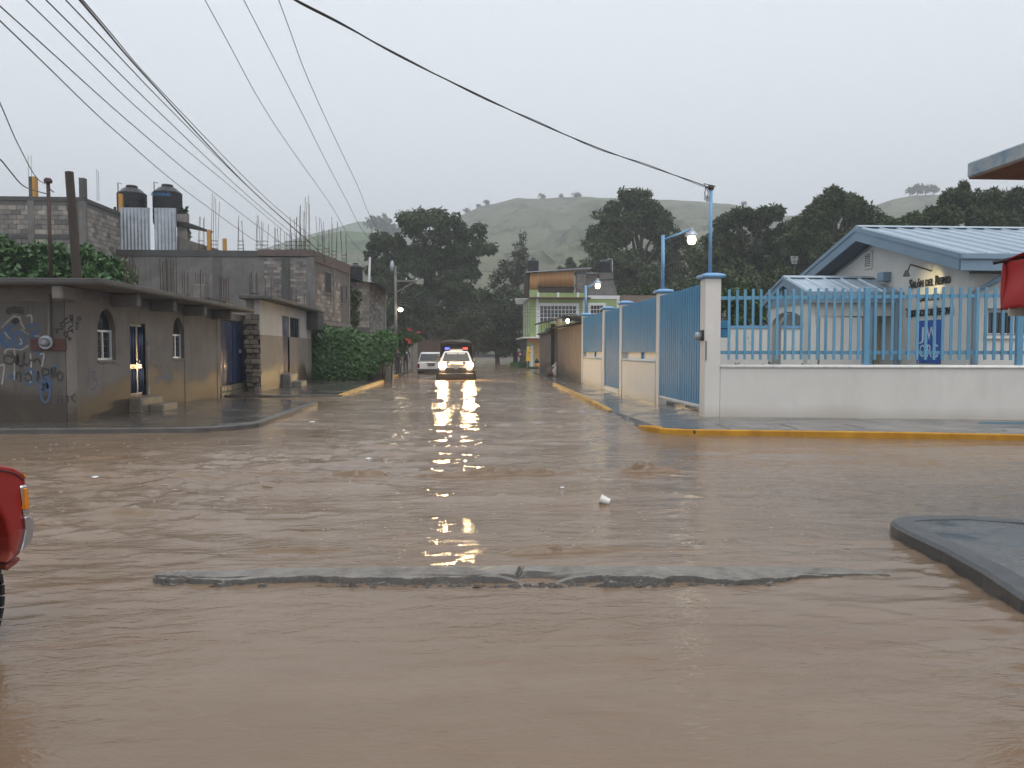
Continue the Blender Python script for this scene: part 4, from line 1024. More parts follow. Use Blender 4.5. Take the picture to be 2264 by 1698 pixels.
MB().span((XR + .07, (Y1a + Y0a) / 2 - .04, 1.2), (XR + .12, (Y1a + Y0a) / 2 + .04, 1.42)).build('foot_post', m_blue, pb)
dg_ = thing('double_gate', (XR, 17.7, .1), 'tall light blue double gate of ribbed steel by the corner pillar', 'gate')
ga, gb_ = 15.80, Y3a - .03; gm = (ga + gb_) / 2
for (a, c) in ((ga, gm - .02), (gm + .02, gb_)):
    lf = ribbed(dg_, 'gate_leaf', a, c, .30, ZP)
    MB().span((XR - .004, a, .27), (XR + .07, c, .31)).build('bottom_rail', m_coping, lf)
MB().span((XR - .02, gm - .06, 1.6), (XR, gm + .06, 1.66)).build('latch', m_blue, dg_)
sg = thing('single_gate', (XR, YR(1352), .1), 'narrow light blue pedestrian gate with two ribbed leaves', 'gate')
sa, sb_ = Y2a + .34, Y1a - .03; sm = (sa + sb_) / 2
ribbed(sg, 'gate_leaf', sa, sm - .02, .24, ZP, XR + .03); ribbed(sg, 'gate_leaf', sm + .02, sb_, .24, ZP, XR + .03)
# front fence on the boundary wall: posts, rails, slats one by one
ff = thing('slat_fence', tuple(onw(0, 1.17)), 'light blue steel slat fence on top of the white boundary wall', 'fence')
for (z0, z1) in ((1.385, 1.455), (2.50, 2.57)): wbar(MB(), .0, LWALL, z0, z1, -.075, -.115).build('rail', m_slat, ff)
s_, i = .17, 0
base_slat = None
while s_ < 11.4:
    big = i in (17, 35, 53)
    if big: wbar(MB(), s_ - .055, s_ + .055, 1.165, 2.72, -.045, -.145).build('post', m_slat, ff, bevel=.006)
    else: tl_ = random.uniform(-.004, .004); wbar(MB(), s_ - .025 + tl_, s_ + .025 + tl_, 1.275 + random.uniform(-.004, .004), 2.705 + random.uniform(-.008, .008), -.045, -.074).build('slat', m_slat, ff)
    s_ += .158; i += 1
# letter box, meter, service mast, lamp posts
lb = thing('letter_box', (5.5, 15.95, 1.7), 'blue metal letter box inside the slat fence by the corner pillar', 'letter box')
a, c = gy(1591, 746, 15.95), gy(1616, 709, 15.95)
MB().span((a.x, 15.95, a.z), (c.x, 16.12, c.z)).build('box', m_blue, lb, bevel=.01)
MB().span((a.x + .02, 15.943, (a.z + c.z) / 2), (c.x - .03, 15.95, (a.z + c.z) / 2 + .02)).build('slot', m_dark, lb)
MB().span((5.1, 15.76, c.z - .1), (5.14, 16.0, c.z - .06)).build('bracket', m_blue, lb); MB().span((5.14, 15.96, c.z - .1), (a.x + .02, 16.0, c.z - .06)).build('bracket', m_blue, lb)
em = thing('electric_meter', (4.86, 15.6, 1.7), 'grey electric meter in a clear box on the corner pillar', 'electric meter')
zc = gy(1552, 743, 15.6).z
MB().span((4.90, 15.48, zc - .1), (4.93, 15.72, zc + .12)).build('back_plate', m_dark, em)
MB().lathe([(0, 0), (.085, 0), (.085, -.1), (.07, -.12), (0, -.125)], (4.90, 15.6, zc), 16, 0, 'x').build('cover', M_('clear_meter_cover', (.35, .38, .4), (.2, .22, .24), 12, .08), em, smooth=True)
MB().tube([(4.95, 15.40, zc - .1), (4.95, 15.40, zc - .5)], .012, 6).build('conduit', m_wire, em)
sm_ = thing('service_mast', (5.1, 15.58, ZC + .1), 'slim light blue service mast on top of the corner pillar', 'mast')
zt = gy(1571, 418, 15.58).z; xm = gy(1571, 500, 15.58).x
MB().tube([(xm, 15.58, ZC + .10), (xm, 15.58, zt)], .035, 10).build('pole', m_bluecap, sm_, smooth=True)
MB().lathe([(0, 0), (.05, 0), (.07, .04), (.06, .09), (0, .11)], (xm, 15.58, zt - .02), 12).build('weather_head', m_rust, sm_)
MB().tube([(xm, 15.58, zt + .02), (xm - .12, 15.55, zt + .03), (xm - .14, 15.55, zt - .13), (xm - .08, 15.56, zt - .18), (xm - .06, 15.56, zt - .06), (xm - .16, 15.54, zt + .1), (xm + .1, 15.6, zt + .06)], .010, 5).build('wire_loop', m_cable, sm_)
cable('service_cable', [(xm - .04, 15.55, zt + .02), gy(1535, 402, 15.1), gy(1430, 366, 14.2), gy(1320, 326, 13.2), gy(1190, 272, 12.0), gy(1065, 213, 10.9), gy(890, 128, 9.6), gy(752, 50, 8.6), gy(648, -4, 8.0), gy(560, -60, 7.4)], .010, 'thick twisted black service cable swooping down to the blue mast', ext=8)
cable('service_cable', [(xm - .04, 15.55, zt + .0), gy(1535, 405, 15.1), gy(1430, 363, 14.2), gy(1320, 329, 13.2), gy(1190, 269, 12.0), gy(1065, 216, 10.9), gy(890, 125, 9.6), gy(752, 53, 8.6), gy(648, -1, 8.0), gy(560, -63, 7.4)], .006, 'thinner strand twisted round the thick cable to the blue mast', ext=8)
def lamp_post(px, py_top, Y, px_arm, py_lamp, zc, label):
    q = gy(px, py_top, Y); a = gy(px_arm, py_lamp, Y)
    t = thing('lamp_post', (q.x, Y, zc), label, 'lamp post', 'lit lamp posts on the blue fence pillars')
    MB().tube([(q.x, Y, zc), (q.x, Y, q.z)], .045, 10).build('pole', m_bluecap, t, smooth=True)
    MB().tube([(q.x, Y, q.z - .12), (q.x + (a.x - q.x) * .6, Y - .03, q.z + .05), (a.x, Y - .05, a.z + .30)], .025, 8).build('arm', m_bluecap, t, smooth=True)
    MB().lathe([(0, .34), (.05, .33), (.07, .24), (.12, .2), (.17, .13), (.17, .10), (0, .1)], (a.x, Y - .05, a.z), 16).build('shade', m_galv, t)
    MB().lathe([(0, .1), (.10, .09), (.115, 0), (.08, -.09), (0, -.11)], (a.x, Y - .05, a.z), 16).build('globe', m_bulb, t, smooth=True)
    L = bpy.data.lights.new('lamp_light', 'POINT'); L.energy = 7; L.color = (1, .86, .6); L.shadow_soft_size = .1
    lo = bpy.data.objects.new('lamp_light', L); COL.objects.link(lo); lo.parent = t; lo.location = (a.x - q.x, -.05, a.z - .3 - zc)
lamp_post(1466, 520, Y3a + .15, 1528, 532, ZC + .11, 'light blue lamp post with lit globe beside the double gate, the nearer')
lamp_post(1295, 631, Y0a + .15, 1321, 633, ZC + .11, 'light blue lamp post with lit globe at the far end of the fence')

# ---- yard
yard = slab('yard_ground', [(5.24, 15.6, .18), (20, 13.5, .18), (26, 33.6, .18), (5.24, 33.6, .18)], -.3, m_pave_r)
nw = thing('yard_back_wall', (9, 33.7, .1), 'cream back wall of the hall yard with a blue top strip', 'wall')
MB().span((5.2, 33.6, -.3), (22, 33.8, 2.46)).build('wall', m_whitein, nw)
MB().span((5.2, 33.56, 2.46), (22, 33.84, 2.58)).build('top_strip', m_bluecap, nw)

# ---- the hall: gable towards the street, ribbed metal roof
m_roof = M_('pale_blue_metal_roof', (.36, .44, .52), (.28, .355, .43), .7, .3, .05, 6, metal=.25, spec=.6)
m_fascia = M_('blue_grey_fascia', (.20, .29, .37), (.165, .245, .32), 1.2, .45, .08, 10)
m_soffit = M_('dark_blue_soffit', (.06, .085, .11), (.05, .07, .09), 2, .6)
hall = thing('hall', (12.6, 23, .15), 'white single-storey hall with pale blue metal gable roof behind the slat fence', 'building')
XRK, XGW, YC_, YN_, YFA = 12.0, 12.6, 22.9, 17.9, 27.9
ZRG, ZEV = 5.21, 3.79; XEND = 23.0
kz = (ZRG - ZEV) / (YC_ - YN_)
zw = lambda y: ZRG - .5 - kz * abs(y - YC_)
YS = 18.5; YNW = 27.3
MB().prism([(XGW, YS, -.2), (XGW, YNW, -.2), (XGW, YNW, zw(YNW)), (XGW, YC_, zw(YC_)), (XGW, YS, zw(YS))], (.2, 0, 0)).build('gable_wall', m_whitein, hall)
sw0, sw1 = gy(2184, 700, YS).x, gy(2300, 700, YS).x; swz0, swz1 = gy(2200, 741, YS).z, gy(2200, 686, YS).z
mb = MB()
for (a, c, e, g) in punch(XGW + .2, XEND, -.2, zw(YS), [(sw0, sw1, swz0, swz1)], None): mb.span((a, YS, e), (c, YS + .2, g))
mb.build('side_wall', m_whitein, hall)
w = MB().span((sw0, YS + .12, swz0), (sw1, YS + .14, swz1)).build('window', m_glass, hall)
fr = MB()
for xx in (sw0, (sw0 + sw1) / 2, sw1 - .05): fr.span((xx, YS + .05, swz0), (xx + .05, YS + .1, swz1))
for zz in (swz0, swz1 - .05): fr.span((sw0, YS + .045, zz), (sw1, YS + .105, zz + .05))
fr.build('frame', m_white_metal, w)
MB().span((sw0 - .1, YS - .06, swz0 - .09), (sw1 + .1, YS - .001, swz0)).build('sill', m_coping, w)
g = MB()
for k in range(9): xx = sw0 - .06 + k * (sw1 - sw0 + .12) / 8; g.tube([(xx, YS - .05, swz0 - .02), (xx, YS - .05, swz1 + .04)], .012, 5)
for zz in (swz0, swz1 + .03): g.tube([(sw0 - .06, YS - .05, zz), (sw1 + .06, YS - .05, zz)], .014, 5)
g.build('window_grille', m_cable, w)
# roof: panels between standing seams, each a sheet of its own
def metal_roof(root, x0, x1, yr, ye, zr, ze, pitch, rib=.05):
    k = int(round((x1 - x0) / pitch)); pw_ = (x1 - x0) / k
    for i in range(k):
        a, c = x0 + i * pw_, x0 + (i + 1) * pw_
        prof = [(a, 0), (a + .03, rib), (a + .09, rib), (a + .13, .004), (a + pw_ * .5 - .03, .004), (a + pw_ * .5, .016), (a + pw_ * .5 + .03, .004), (c - .002, .004)]
        rg = [[(x, y, z + dz) for x, dz in prof] + [(prof[-1][0], y, z - .03), (a, y, z - .03)] for y, z in ((yr, zr), (ye, ze))]
        MB().loft(rg).build('roof_panel', m_roof, root)
metal_roof(hall, XRK, XEND, YC_, YN_, ZRG, ZEV, .55); metal_roof(hall, XRK, XEND, YC_, YFA, ZRG, ZEV, .55)
MB().prism([(XRK - .02, YC_ - .25, ZRG - .01), (XRK - .02, YC_, ZRG + .075), (XRK - .02, YC_ + .25, ZRG - .01), (XRK - .02, YC_, ZRG - .05)], (XEND - XRK, 0, 0)).build('ridge_cap', m_roof, hall)
def rake(root, x, yr, ye, zr, ze, h1, h2, th=.06):
    MB().prism([(x, yr, zr + .02), (x, ye, ze + .02), (x, ye, ze - h1), (x, yr, zr - h1)], (-th, 0, 0)).build('barge_trim', m_fascia, root)
    MB().prism([(x, yr, zr - h1), (x, ye, ze - h1), (x, ye, ze - h2), (x, yr, zr - h2)], (-th + .03, 0, 0)).build('barge_board', m_fascia, root)
for ye in (YN_, YFA): rake(hall, XRK, YC_, ye, ZRG, ZEV, .11, .40)
MB().span((XRK - .06, YN_ - .1, ZEV - .13), (XEND, YN_ - .001, ZEV + .01)).build('gutter', m_fascia, hall, bevel=.01)
MB().span((XRK - .03, YN_ - .03, ZEV - .40), (XEND, YN_ + .03, ZEV - .131)).build('fascia', m_fascia, hall)
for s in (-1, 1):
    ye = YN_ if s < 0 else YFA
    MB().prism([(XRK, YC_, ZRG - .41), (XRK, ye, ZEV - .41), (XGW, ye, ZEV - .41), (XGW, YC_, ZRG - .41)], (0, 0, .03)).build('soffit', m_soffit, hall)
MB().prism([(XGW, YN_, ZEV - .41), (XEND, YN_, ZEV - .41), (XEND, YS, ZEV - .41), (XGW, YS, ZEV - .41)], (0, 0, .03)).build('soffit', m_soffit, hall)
# louvre, sign lamp, lettering, notice, downpipe
l0, l1 = gx(1914, 592, XGW), gx(1928, 560, XGW)
lv = MB().span((XGW - .03, l1.y, l0.z), (XGW - .001, l0.y, l1.z)).build('louvre', m_dark, hall)
mb = MB()
for k in range(7): zz = l0.z + (k + .5) * (l1.z - l0.z) / 7; mb.prism([(XGW - .03, l1.y, zz), (XGW - .06, l1.y, zz - .03), (XGW - .06, l1.y, zz - .018), (XGW - .03, l1.y, zz + .012)], (0, l0.y - l1.y, 0))
mb.build('slat', m_coping, lv)
mb = MB()
for (a, c, e, g) in ((l1.y - .06, l1.y, l0.z - .06, l1.z + .06), (l0.y, l0.y + .06, l0.z - .06, l1.z + .06), (l1.y, l0.y, l1.z, l1.z + .06), (l1.y, l0.y, l0.z - .06, l0.z)): mb.span((XGW - .05, a, e), (XGW - .001, c, g))
mb.build('frame', m_whitein, lv)
m_letter = M_('black_metal_letters', (.012, .012, .013), (.02, .02, .02), 5, .4)
def sign_line(body, px0, px1, py, size):
    a, c = gx(px0, py, XGW - .03), gx(px1, py, XGW - .03)
    mid = gx((px0 + px1) / 2, py, XGW - .03)
    o = text_mesh('lettering', body, size, m_letter, hall, (XGW - .035, (a.y + c.y) / 2, mid.z), (0, -1, 0), (0, 0, 1), .012, width=(abs(a.y - c.y),), bold=.0045, small=True)
    split_letters(o, 1)
sign_line('Salón del Reino', 2011, 2101, 623, .36)
sign_line('de los', 2032, 2075, 657, .30)
sign_line('Testigos de Jehová', 2003, 2107, 689, .36)
m_jw = M_('blue_notice_board', (.02, .10, .42), (.018, .085, .37), 2, .45)
m_jwt = M_('pale_notice_lettering', (.62, .70, .80), (.55, .63, .74), 4, .5)
a, c = gx(2027, 755, XGW - .04), gx(2078, 755, XGW - .04); zt, zb = gx(2052, 708, XGW - .04).z, gx(2052, 803, XGW - .04).z
nb = MB().span((XGW - .04, c.y, zb), (XGW - .001, a.y, zt)).build('notice_board', m_jw, hall)
wb_ = abs(a.y - c.y)
for ch, fx, fz, fw in (('J', .28, .68, .2), ('W', .64, .68, .40), ('.', .10, .27, .05), ('O', .27, .27, .25), ('R', .56, .27, .2), ('G', .82, .27, .24)):
    text_mesh('letter', ch, .50, m_jwt, nb, (XGW - .046, a.y - wb_ * fx, zb + (zt - zb) * fz - (.15 if ch == '.' else 0)), (0, -1, 0), (0, 0, 1), .004, width=(wb_ * fw,))
at_ = gx(2060, 599, XGW); el_ = gx(2013, 585, XGW - 1.0); hd_ = gx(2004, 606, XGW - 1.12)
sl = MB().tube([(XGW, at_.y, at_.z), tuple(el_), tuple(hd_)], .022, 6).build('sign_lamp', m_letter, hall)
MB().lathe([(0, .1), (.03, .1), (.05, .04), (.09, -.06), (0, -.06)], tuple(hd_), 12).build('lamp_head', m_letter, sl)
L = bpy.data.lights.new('sign_light', 'SPOT'); L.energy = 70; L.color = (1, .82, .4); L.spot_size = R_(52); L.spot_blend = .8; L.shadow_soft_size = .05
lo = bpy.data.objects.new('sign_light', L); COL.objects.link(lo); lo.parent = hall
tgt = gx(2062, 625, XGW); src = Vector(hd_) + Vector((-.02, 0, -.09)); lo.location = src - ORG['hall']
lo.rotation_euler = (Vector(tgt) - src).to_track_quat('-Z', 'Y').to_euler()
d0 = gy(2159, 650, YS - .08)
MB().tube([(d0.x + .55, YN_ + .1, ZEV - .4), (d0.x + .3, YN_ + .25, ZEV - .62), (d0.x, YS - .08, gy(2159, 645, YS).z), (d0.x, YS - .08, .1)], .075, 10).build('downpipe', m_fascia, hall)
# porch
por = thing('porch', (11, 23, .15), 'small gabled porch with metal roof in front of the hall doors', 'porch')
XP, YPC, PH, ZPR, ZPE = 9.8, 23.05, 1.66, 3.70, 3.13
metal_roof(por, XP, XGW - .02, YPC, YPC - PH, ZPR, ZPE, .52, .045); metal_roof(por, XP, XGW - .02, YPC, YPC + PH, ZPR, ZPE, .52, .045)
MB().prism([(XP - .02, YPC - .2, ZPR - .02), (XP - .02, YPC, ZPR + .06), (XP - .02, YPC + .2, ZPR - .02), (XP - .02, YPC, ZPR - .04)], (XGW - XP, 0, 0)).build('ridge_cap', m_roof, por)
for s in (-1, 1): rake(por, XP, YPC, YPC + s * PH, ZPR, ZPE, .07, .26, .05)
MB().span((XP - .05, YPC - PH - .09, ZPE - .1), (XGW - .02, YPC - PH - .001, ZPE + .01)).build('gutter', m_fascia, por)
MB().span((XP - .03, YPC - PH - .02, ZPE - .3), (XGW - .02, YPC - PH + .02, ZPE - .101)).build('fascia', m_fascia, por)
zz = lambda y: ZPR - .1 - (ZPR - ZPE) / PH * abs(y - YPC)
gp = MB()
gp.prism([(XP + .05, YPC - PH + .1, ZPE - .28), (XP + .05, YPC - PH + .1, zz(YPC - PH + .1) - .05), (XP + .05, YPC - .2, zz(YPC - .2)), (XP + .05, YPC - .2, ZPE - .28)], (.05, 0, 0))
gp.prism([(XP + .05, YPC + PH - .1, ZPE - .28), (XP + .05, YPC + PH - .1, zz(YPC + PH - .1) - .05), (XP + .05, YPC + .2, zz(YPC + .2)), (XP + .05, YPC + .2, ZPE - .28)], (.05, 0, 0))
gp.span((XP + .05, YPC - .2, ZPE - .28), (XP + .1, YPC + .2, ZPE - .02)); gp.build('gable_board', m_fascia, por)
MB().prism([(XP + .09, YPC - .2, ZPE - .02), (XP + .09, YPC + .2, ZPE - .02), (XP + .09, YPC + .2, zz(YPC + .2)), (XP + .09, YPC, zz(YPC)), (XP + .09, YPC - .2, zz(YPC - .2))], (.02, 0, 0)).build('gable_vent', m_dark, por)
YA, YBk = YPC - PH + .22, YPC + PH - .22
arch_pts = [(XP + .12, YA, 2.25), (XP + .12, YA, 2.84), (XP + .12, YBk, 2.84), (XP + .12, YBk, 2.25), (XP + .12, YBk - .3, 2.25)]
arch_pts += [(XP + .12, YPC + (YBk - .3 - YPC) * math.cos(R_(a)), 2.25 + .40 * math.sin(R_(a))) for a in range(10, 180, 10)] + [(XP + .12, YA + .3, 2.25)]
MB().prism(arch_pts, (.22, 0, 0)).build('arch', m_whitein, por)
for yy in (YA, YBk - .3): MB().span((XP + .13, yy, .1), (XP + .43, yy + .3, 2.25)).build('column', m_whitein, por)
MB().span((XP + .35, YA, 2.47), (XGW, YA + .16, 2.84)).build('side_beam', m_whitein, por)
MB().span((XP + .5, YA + .02, .1), (11.55, YA + .15, 2.42)).build('screen_wall', m_whitein, por)
MB().tube([(11.75, YA - .1, .1), (11.75, YA - .1, ZPE - .3)], .07, 10).build('downpipe', m_fascia, por)
MB().tube([(XGW - .14, YA - .2, .1), (XGW - .14, YA - .2, ZPE - .3)], .07, 10).build('downpipe', m_fascia, por)
jb = gx(1960, 613, XGW - .05)
MB().span((XGW - .25, jb.y - .17, jb.z - .12), (XGW - .002, jb.y + .17, jb.z + .14)).build('junction_box', m_fascia, hall, bevel=.01)
m_cream = M_('cream_door', (.62, .52, .30), (.55, .46, .27), 1.5, .5)
y0_, y1_ = gx(1946, 700, XGW).y, gx(1890, 700, XGW).y; ym_ = (y0_ + y1_) / 2
for (a, c) in ((y0_, ym_ - .01), (ym_ + .01, y1_)):
    d = MB().span((XGW - .06, a, .18), (XGW - .002, c, 2.3)).build('door_leaf', m_cream, hall)
    MB().span((XGW - .07, a + .2, .95), (XGW - .061, c - .2, 2.05)).build('pane', m_glass, d)
    MB().span((XGW - .10, a + .04, 1.1), (XGW - .061, a + .08, 1.35)).build('handle', m_galv, d)
MB().span((XGW - .08, y0_ - .1, 2.302), (XGW - .001, y1_ + .1, 2.75)).build('door_header', m_cream, hall)
# aerial behind the hall
q = gy(1757, 600, 37.0); zt = gy(1757, 566, 37.0).z
an = thing('aerial', (q.x, 37, 0), 'small television aerial on a thin mast left of the hall gable', 'aerial')
MB().tube([(q.x - .06, 37, -.2), (q.x, 37, zt)], .02, 6).build('mast', m_wire, an)
mb = MB()
for k in range(3):
    z_ = zt - .05 - k * .13
    mb.tube([(q.x - .25 + .03 * k, 36.9, z_), (q.x + .2 - .03 * k, 37.1, z_ + .02), (q.x + .2 - .03 * k, 37.1, z_ - .05), (q.x - .25 + .03 * k, 36.9, z_ - .06), (q.x - .25 + .03 * k, 36.9, z_)], .012, 5)
mb.build('elements', m_white_metal, an)

# ---- brown yard walls, roofed gate and light between fence and green house
m_brown = M_wall('brown_wet_render', (.20, .152, .122), (.135, .104, .085), (.07, .06, .05), .55, .6, .3, None, .35)
b1 = thing('brown_yard_wall', (5.1, 37, .1), 'dark brown yard wall right beside the end of the blue fence', 'wall')
MB().span((5.10, Y0a + .36, -.3), (5.3, 41.2, 2.62)).build('wall', m_brown, b1)
MB().span((5.09, 36.8, -.3), (5.1, 37.1, 2.60)).build('pilaster', m_brown, b1)
MB().prism([(4.78, Y0a + .36, 2.64), (4.78, 41.0, 2.64), (8, 41.0, 3.05), (8, Y0a + .36, 3.05)], (0, 0, .06)).build('roof_sheet', m_slabedge, b1)
b2 = thing('brown_yard_wall', (5.06, 47, .1), 'brown streaked yard wall beyond the grey metal gate', 'wall')
MB().span((5.06, 44.0, -.3), (5.26, 50.5, 2.5)).build('wall', m_brown, b2)
MB().span((4.9, 43.9, 2.5), (5.4, 50.6, 2.6)).build('ring_beam', m_darkconc, b2)
MB().span((5.0, 44.0, 2.6), (5.3, 46.5, 2.8)).build('ring_beam', m_darkconc, b2)
for yy in (44.3, 45.2, 46.2, 47.6, 49.0): rebar(b2, 5.12, yy, 2.6, random.uniform(.6, .85), 3, .14, .03, 0, .012)
yg = thing('yard_gate', (5.2, 42.5, .1), 'grey metal yard gate under a sagging canopy with a lit bulb', 'gate')
m_gategrey = M_('blue_grey_gate', (.17, .21, .25), (.13, .165, .2), 1.5, .4, streak=.2)
MB().span((5.28, 41.3, .05), (5.34, 42.9, 2.9)).build('gate_leaf', m_gategrey, yg); MB().span((5.26, 42.95, .05), (5.32, 43.85, 2.9)).build('gate_leaf', m_gategrey, yg)
MB().span((5.22, 42.9, .05), (5.28, 42.95, 2.9)).build('gate_stile', m_dark, yg)
MB().tube([(5.25, 42.6, 1.15), (5.2, 42.6, 1.2), (5.2, 42.6, 1.4), (5.25, 42.6, 1.45)], .02, 6).build('handle', m_dark, yg)
MB().span((5.05, 41.2, -.2), (5.3, 41.32, 3.2)).build('gate_post', m_brown, yg); MB().span((5.05, 43.86, -.2), (5.3, 44.0, 3.0)).build('gate_post', m_darkconc, yg)
rg = [[(4.15, y, 3.0), (4.9, y, 3.16 + .02 * math.sin(y * 3)), (5.6, y, 3.42), (6.1, y, 3.36), (6.75, y, 3.16)] for y in (40.6, 41.8, 43.0, 44.4)]
MB().loft(rg, cap=False, close=False).build('canopy', m_darkconc, yg, fixn=False).modifiers.new('solid', 'SOLIDIFY').thickness = .06
bl = gy(1255, 710, 40.9)
MB().lathe([(0, .12), (.07, .1), (.09, 0), (.06, -.09), (0, -.11)], (bl.x, 40.9, bl.z), 12).build('bulb', M_emit('lit_bulb', (1, .93, .7), 12), yg, smooth=True)
MB().tube([(bl.x, 40.9, bl.z + .1), (bl.x, 41.3, bl.z + .3)], .015, 5).build('bulb_bracket', m_wire, yg)
L = bpy.data.lights.new('bulb_light', 'POINT'); L.energy = 14; L.color = (1, .92, .7); L.shadow_soft_size = .08
lo = bpy.data.objects.new('bulb_light', L); COL.objects.link(lo); lo.parent = yg; lo.location = Vector((bl.x, 40.75, bl.z - .02)) - ORG['yard_gate']
# sacks by the gate
m_sack = M_('white_sack', (.5, .5, .5), (.34, .33, .32), 5, .5, .5, 9); m_sackb = M_('brown_sack', (.16, .12, .105), (.1, .078, .07), 5, .6, .5, 9)
def sack(px, py, Y, w, h, mat, lab, lean=0.0):
    q = gy(px, py, Y); rg = []
    for k in range(8):
        t = k / 7; r = w * (.5 + .2 * math.sin(t * 3.0)) * (1 if t < .75 else (1.35 - t) / .6)
        rg.append([(q.x + lean * t * h + r * math.cos(a) * (1 + .12 * math.sin(3 * a + k)), Y + r * .8 * math.sin(a), .08 + h * t + .02 * math.sin(2 * a + 2 * k)) for a in [2 * math.pi * j / 12 for j in range(12)]])
    return tag(MB().loft(rg).build('sack', mat, smooth=True), lab, 'sack', 'sacks piled by the yard gate')
sack(1225, 820, 42.9, .34, .75, m_sack, 'pale upright sack leaning on the grey gate, topmost of the pile', .25)
sack(1219, 828, 42.2, .42, .5, m_sackb, 'brown sack at the left foot of the pile by the grey gate')
sack(1231, 830, 41.6, .34, .52, m_sack, 'white bulging sack at the front of the pile by the grey gate')
sack(1238, 828, 41.4, .26, .4, m_sackb, 'small dark sack at the right end of the pile by the gate')

# ---- green house
YG = 66.0
gh = thing('green_house', (9, 69, 0), 'two-storey lime green house with white trim at the end of the street', 'house')
m_lime = M_('lime_green_paint', (.29, .38, .15), (.23, .31, .12), 1.0, .7, .2, 15, streak=.3)
m_trim = M_('white_trim_paint', (.66, .67, .68), (.56, .57, .58), 2, .6)
m_orange = M_('orange_paint', (.55, .25, .09), (.45, .2, .08), 1.5, .65, .1, 15, streak=.2)
def gX(px): return gy(px, 700, YG).x
def gZ(py): return gy(1200, py, YG).z
XA, XB = gX(1172), gX(1370); Z2, Z3, ZPa = gZ(745), gZ(660), gZ(641)
win = [(gX(1194), gX(1274), gZ(702) - .35, gZ(676)), (gX(1306), gX(1333), gZ(702) - .35, gZ(675))]
mb = MB()
for (a, c, e, g) in punch(XA, XB, Z2, Z3, win, None): mb.span((a, YG, e), (c, YG + .2, g))
mb.build('upper_wall', m_lime, gh)
MB().span((XA, YG + .2, Z2), (XA + .2, YG + 8, Z3)).build('side_wall', m_lime, gh)
for k in range(3): MB().span((XA - .03, YG + 1 + k * 2.4, Z2 + .3), (XA - .001, YG + 1.25 + k * 2.4, Z3 - .2)).build('trim_strip', m_trim, gh)
for (px0, px1) in ((1185, 1190.5), (1288, 1293), (1363, 1369)): MB().span((gX(px0), YG - .03, Z2), (gX(px1), YG - .001, Z3 - .001)).build('trim_strip', m_trim, gh)
MB().span((gX(1300), YG - .05, Z3 - .02), (XB + .05, YG + .3, Z3 + .28)).build('trim_strip', m_trim, gh)
for (a, c, e, g) in win:
    w = MB().span((a, YG + .1, e), (c, YG + .12, g)).build('window', m_glass, gh)
    fr = MB(); nn = 10 if c - a > 2 else 4
    for k in range(nn + 1): xx = a + (c - a) * k / nn; fr.span((xx - .022, YG + .03, e), (xx + .022, YG + .07, g))
    for k in range(5): z_ = e + (g - e) * k / 4; fr.span((a, YG + .028, z_ - .022), (c, YG + .072, z_ + .022))
    fr.build('frame', m_trim, w)
    tr = MB()
    for (p, q, r, s) in ((a - .24, a, e - .1, g + .22), (c, c + .24, e - .1, g + .22), (a, c, g, g + .22)): tr.span((p, YG - .04, r), (q, YG - .002, s))
    tr.build('surround', m_trim, w)
MB().span((gX(1155), YG - .55, Z2 - .12), (gX(1300), YG + 8, Z2 - .001)).build('floor_slab', m_coping, gh)
m_redslab = M_('red_brown_slab_edge', (.17, .085, .06), (.11, .06, .048), 2, .7, .2, 15)
MB().span((gX(1168), YG - .6, Z3), (gX(1304), YG + 8, Z3 + .09)).build('roof_slab', m_redslab, gh)
for k in range(5): MB().span((XA - 1.3 + .12 * k, YG + .3 + k * 1.4, Z3 - .05 - .02 * k), (XA - .001, YG + .36 + k * 1.4, Z3 + .02 - .02 * k)).build('eave_rod', m_trim, gh)
MB().span((XA - .05, YG - .1, Z3 + .091), (gX(1292), YG + .1, ZPa - .25)).build('parapet', m_lime, gh)
MB().span((XA - .05, YG - .1, ZPa - .249), (gX(1190), YG + .1, ZPa)).build('parapet', m_lime, gh)
for px in (1187, 1231, 1275): MB().span((gX(px), YG - .13, Z3 + .091), (gX(px + 5), YG - .101, ZPa - .22)).build('trim_strip', m_trim, gh)
# ground floor with painted bands
MB().span((gX(1166), YG + .15, -.3), (gX(1215), YG + .35, Z2 - .12)).build('lower_wall', M_('faded_green_paint', (.36, .40, .2), (.3, .33, .19), 1.2, .75, .2, 15), gh)
MB().span((gX(1183.5), YG + .12, .1), (gX(1191), YG + .149, Z2 - .3)).build('painted_band', m_orange, gh)
MB().span((gX(1191), YG + .118, .1), (gX(1196), YG + .149, Z2 - .13)).build('painted_band', m_lime, gh)
MB().span((gX(1166), YG + .119, Z2 - .45), (gX(1191), YG + .149, Z2 - .13)).build('painted_band', m_orange, gh)
MB().span((gX(1173), YG + .118, .1), (gX(1179), YG + .149, 1.9)).build('shutter', m_trim, gh)
MB().span((gX(1166), YG + .36, -.3), (gX(1166) + .2, YG + 8, Z2 - .12)).build('lower_wall', m_darkconc, gh)
slab('pavement', [(gX(1163), YG - 3.4, .1), (gX(1240), YG - 3.4, .1), (gX(1240), YG + 9, .1), (gX(1163), YG + 9, .1)], -.4, m_kerb)
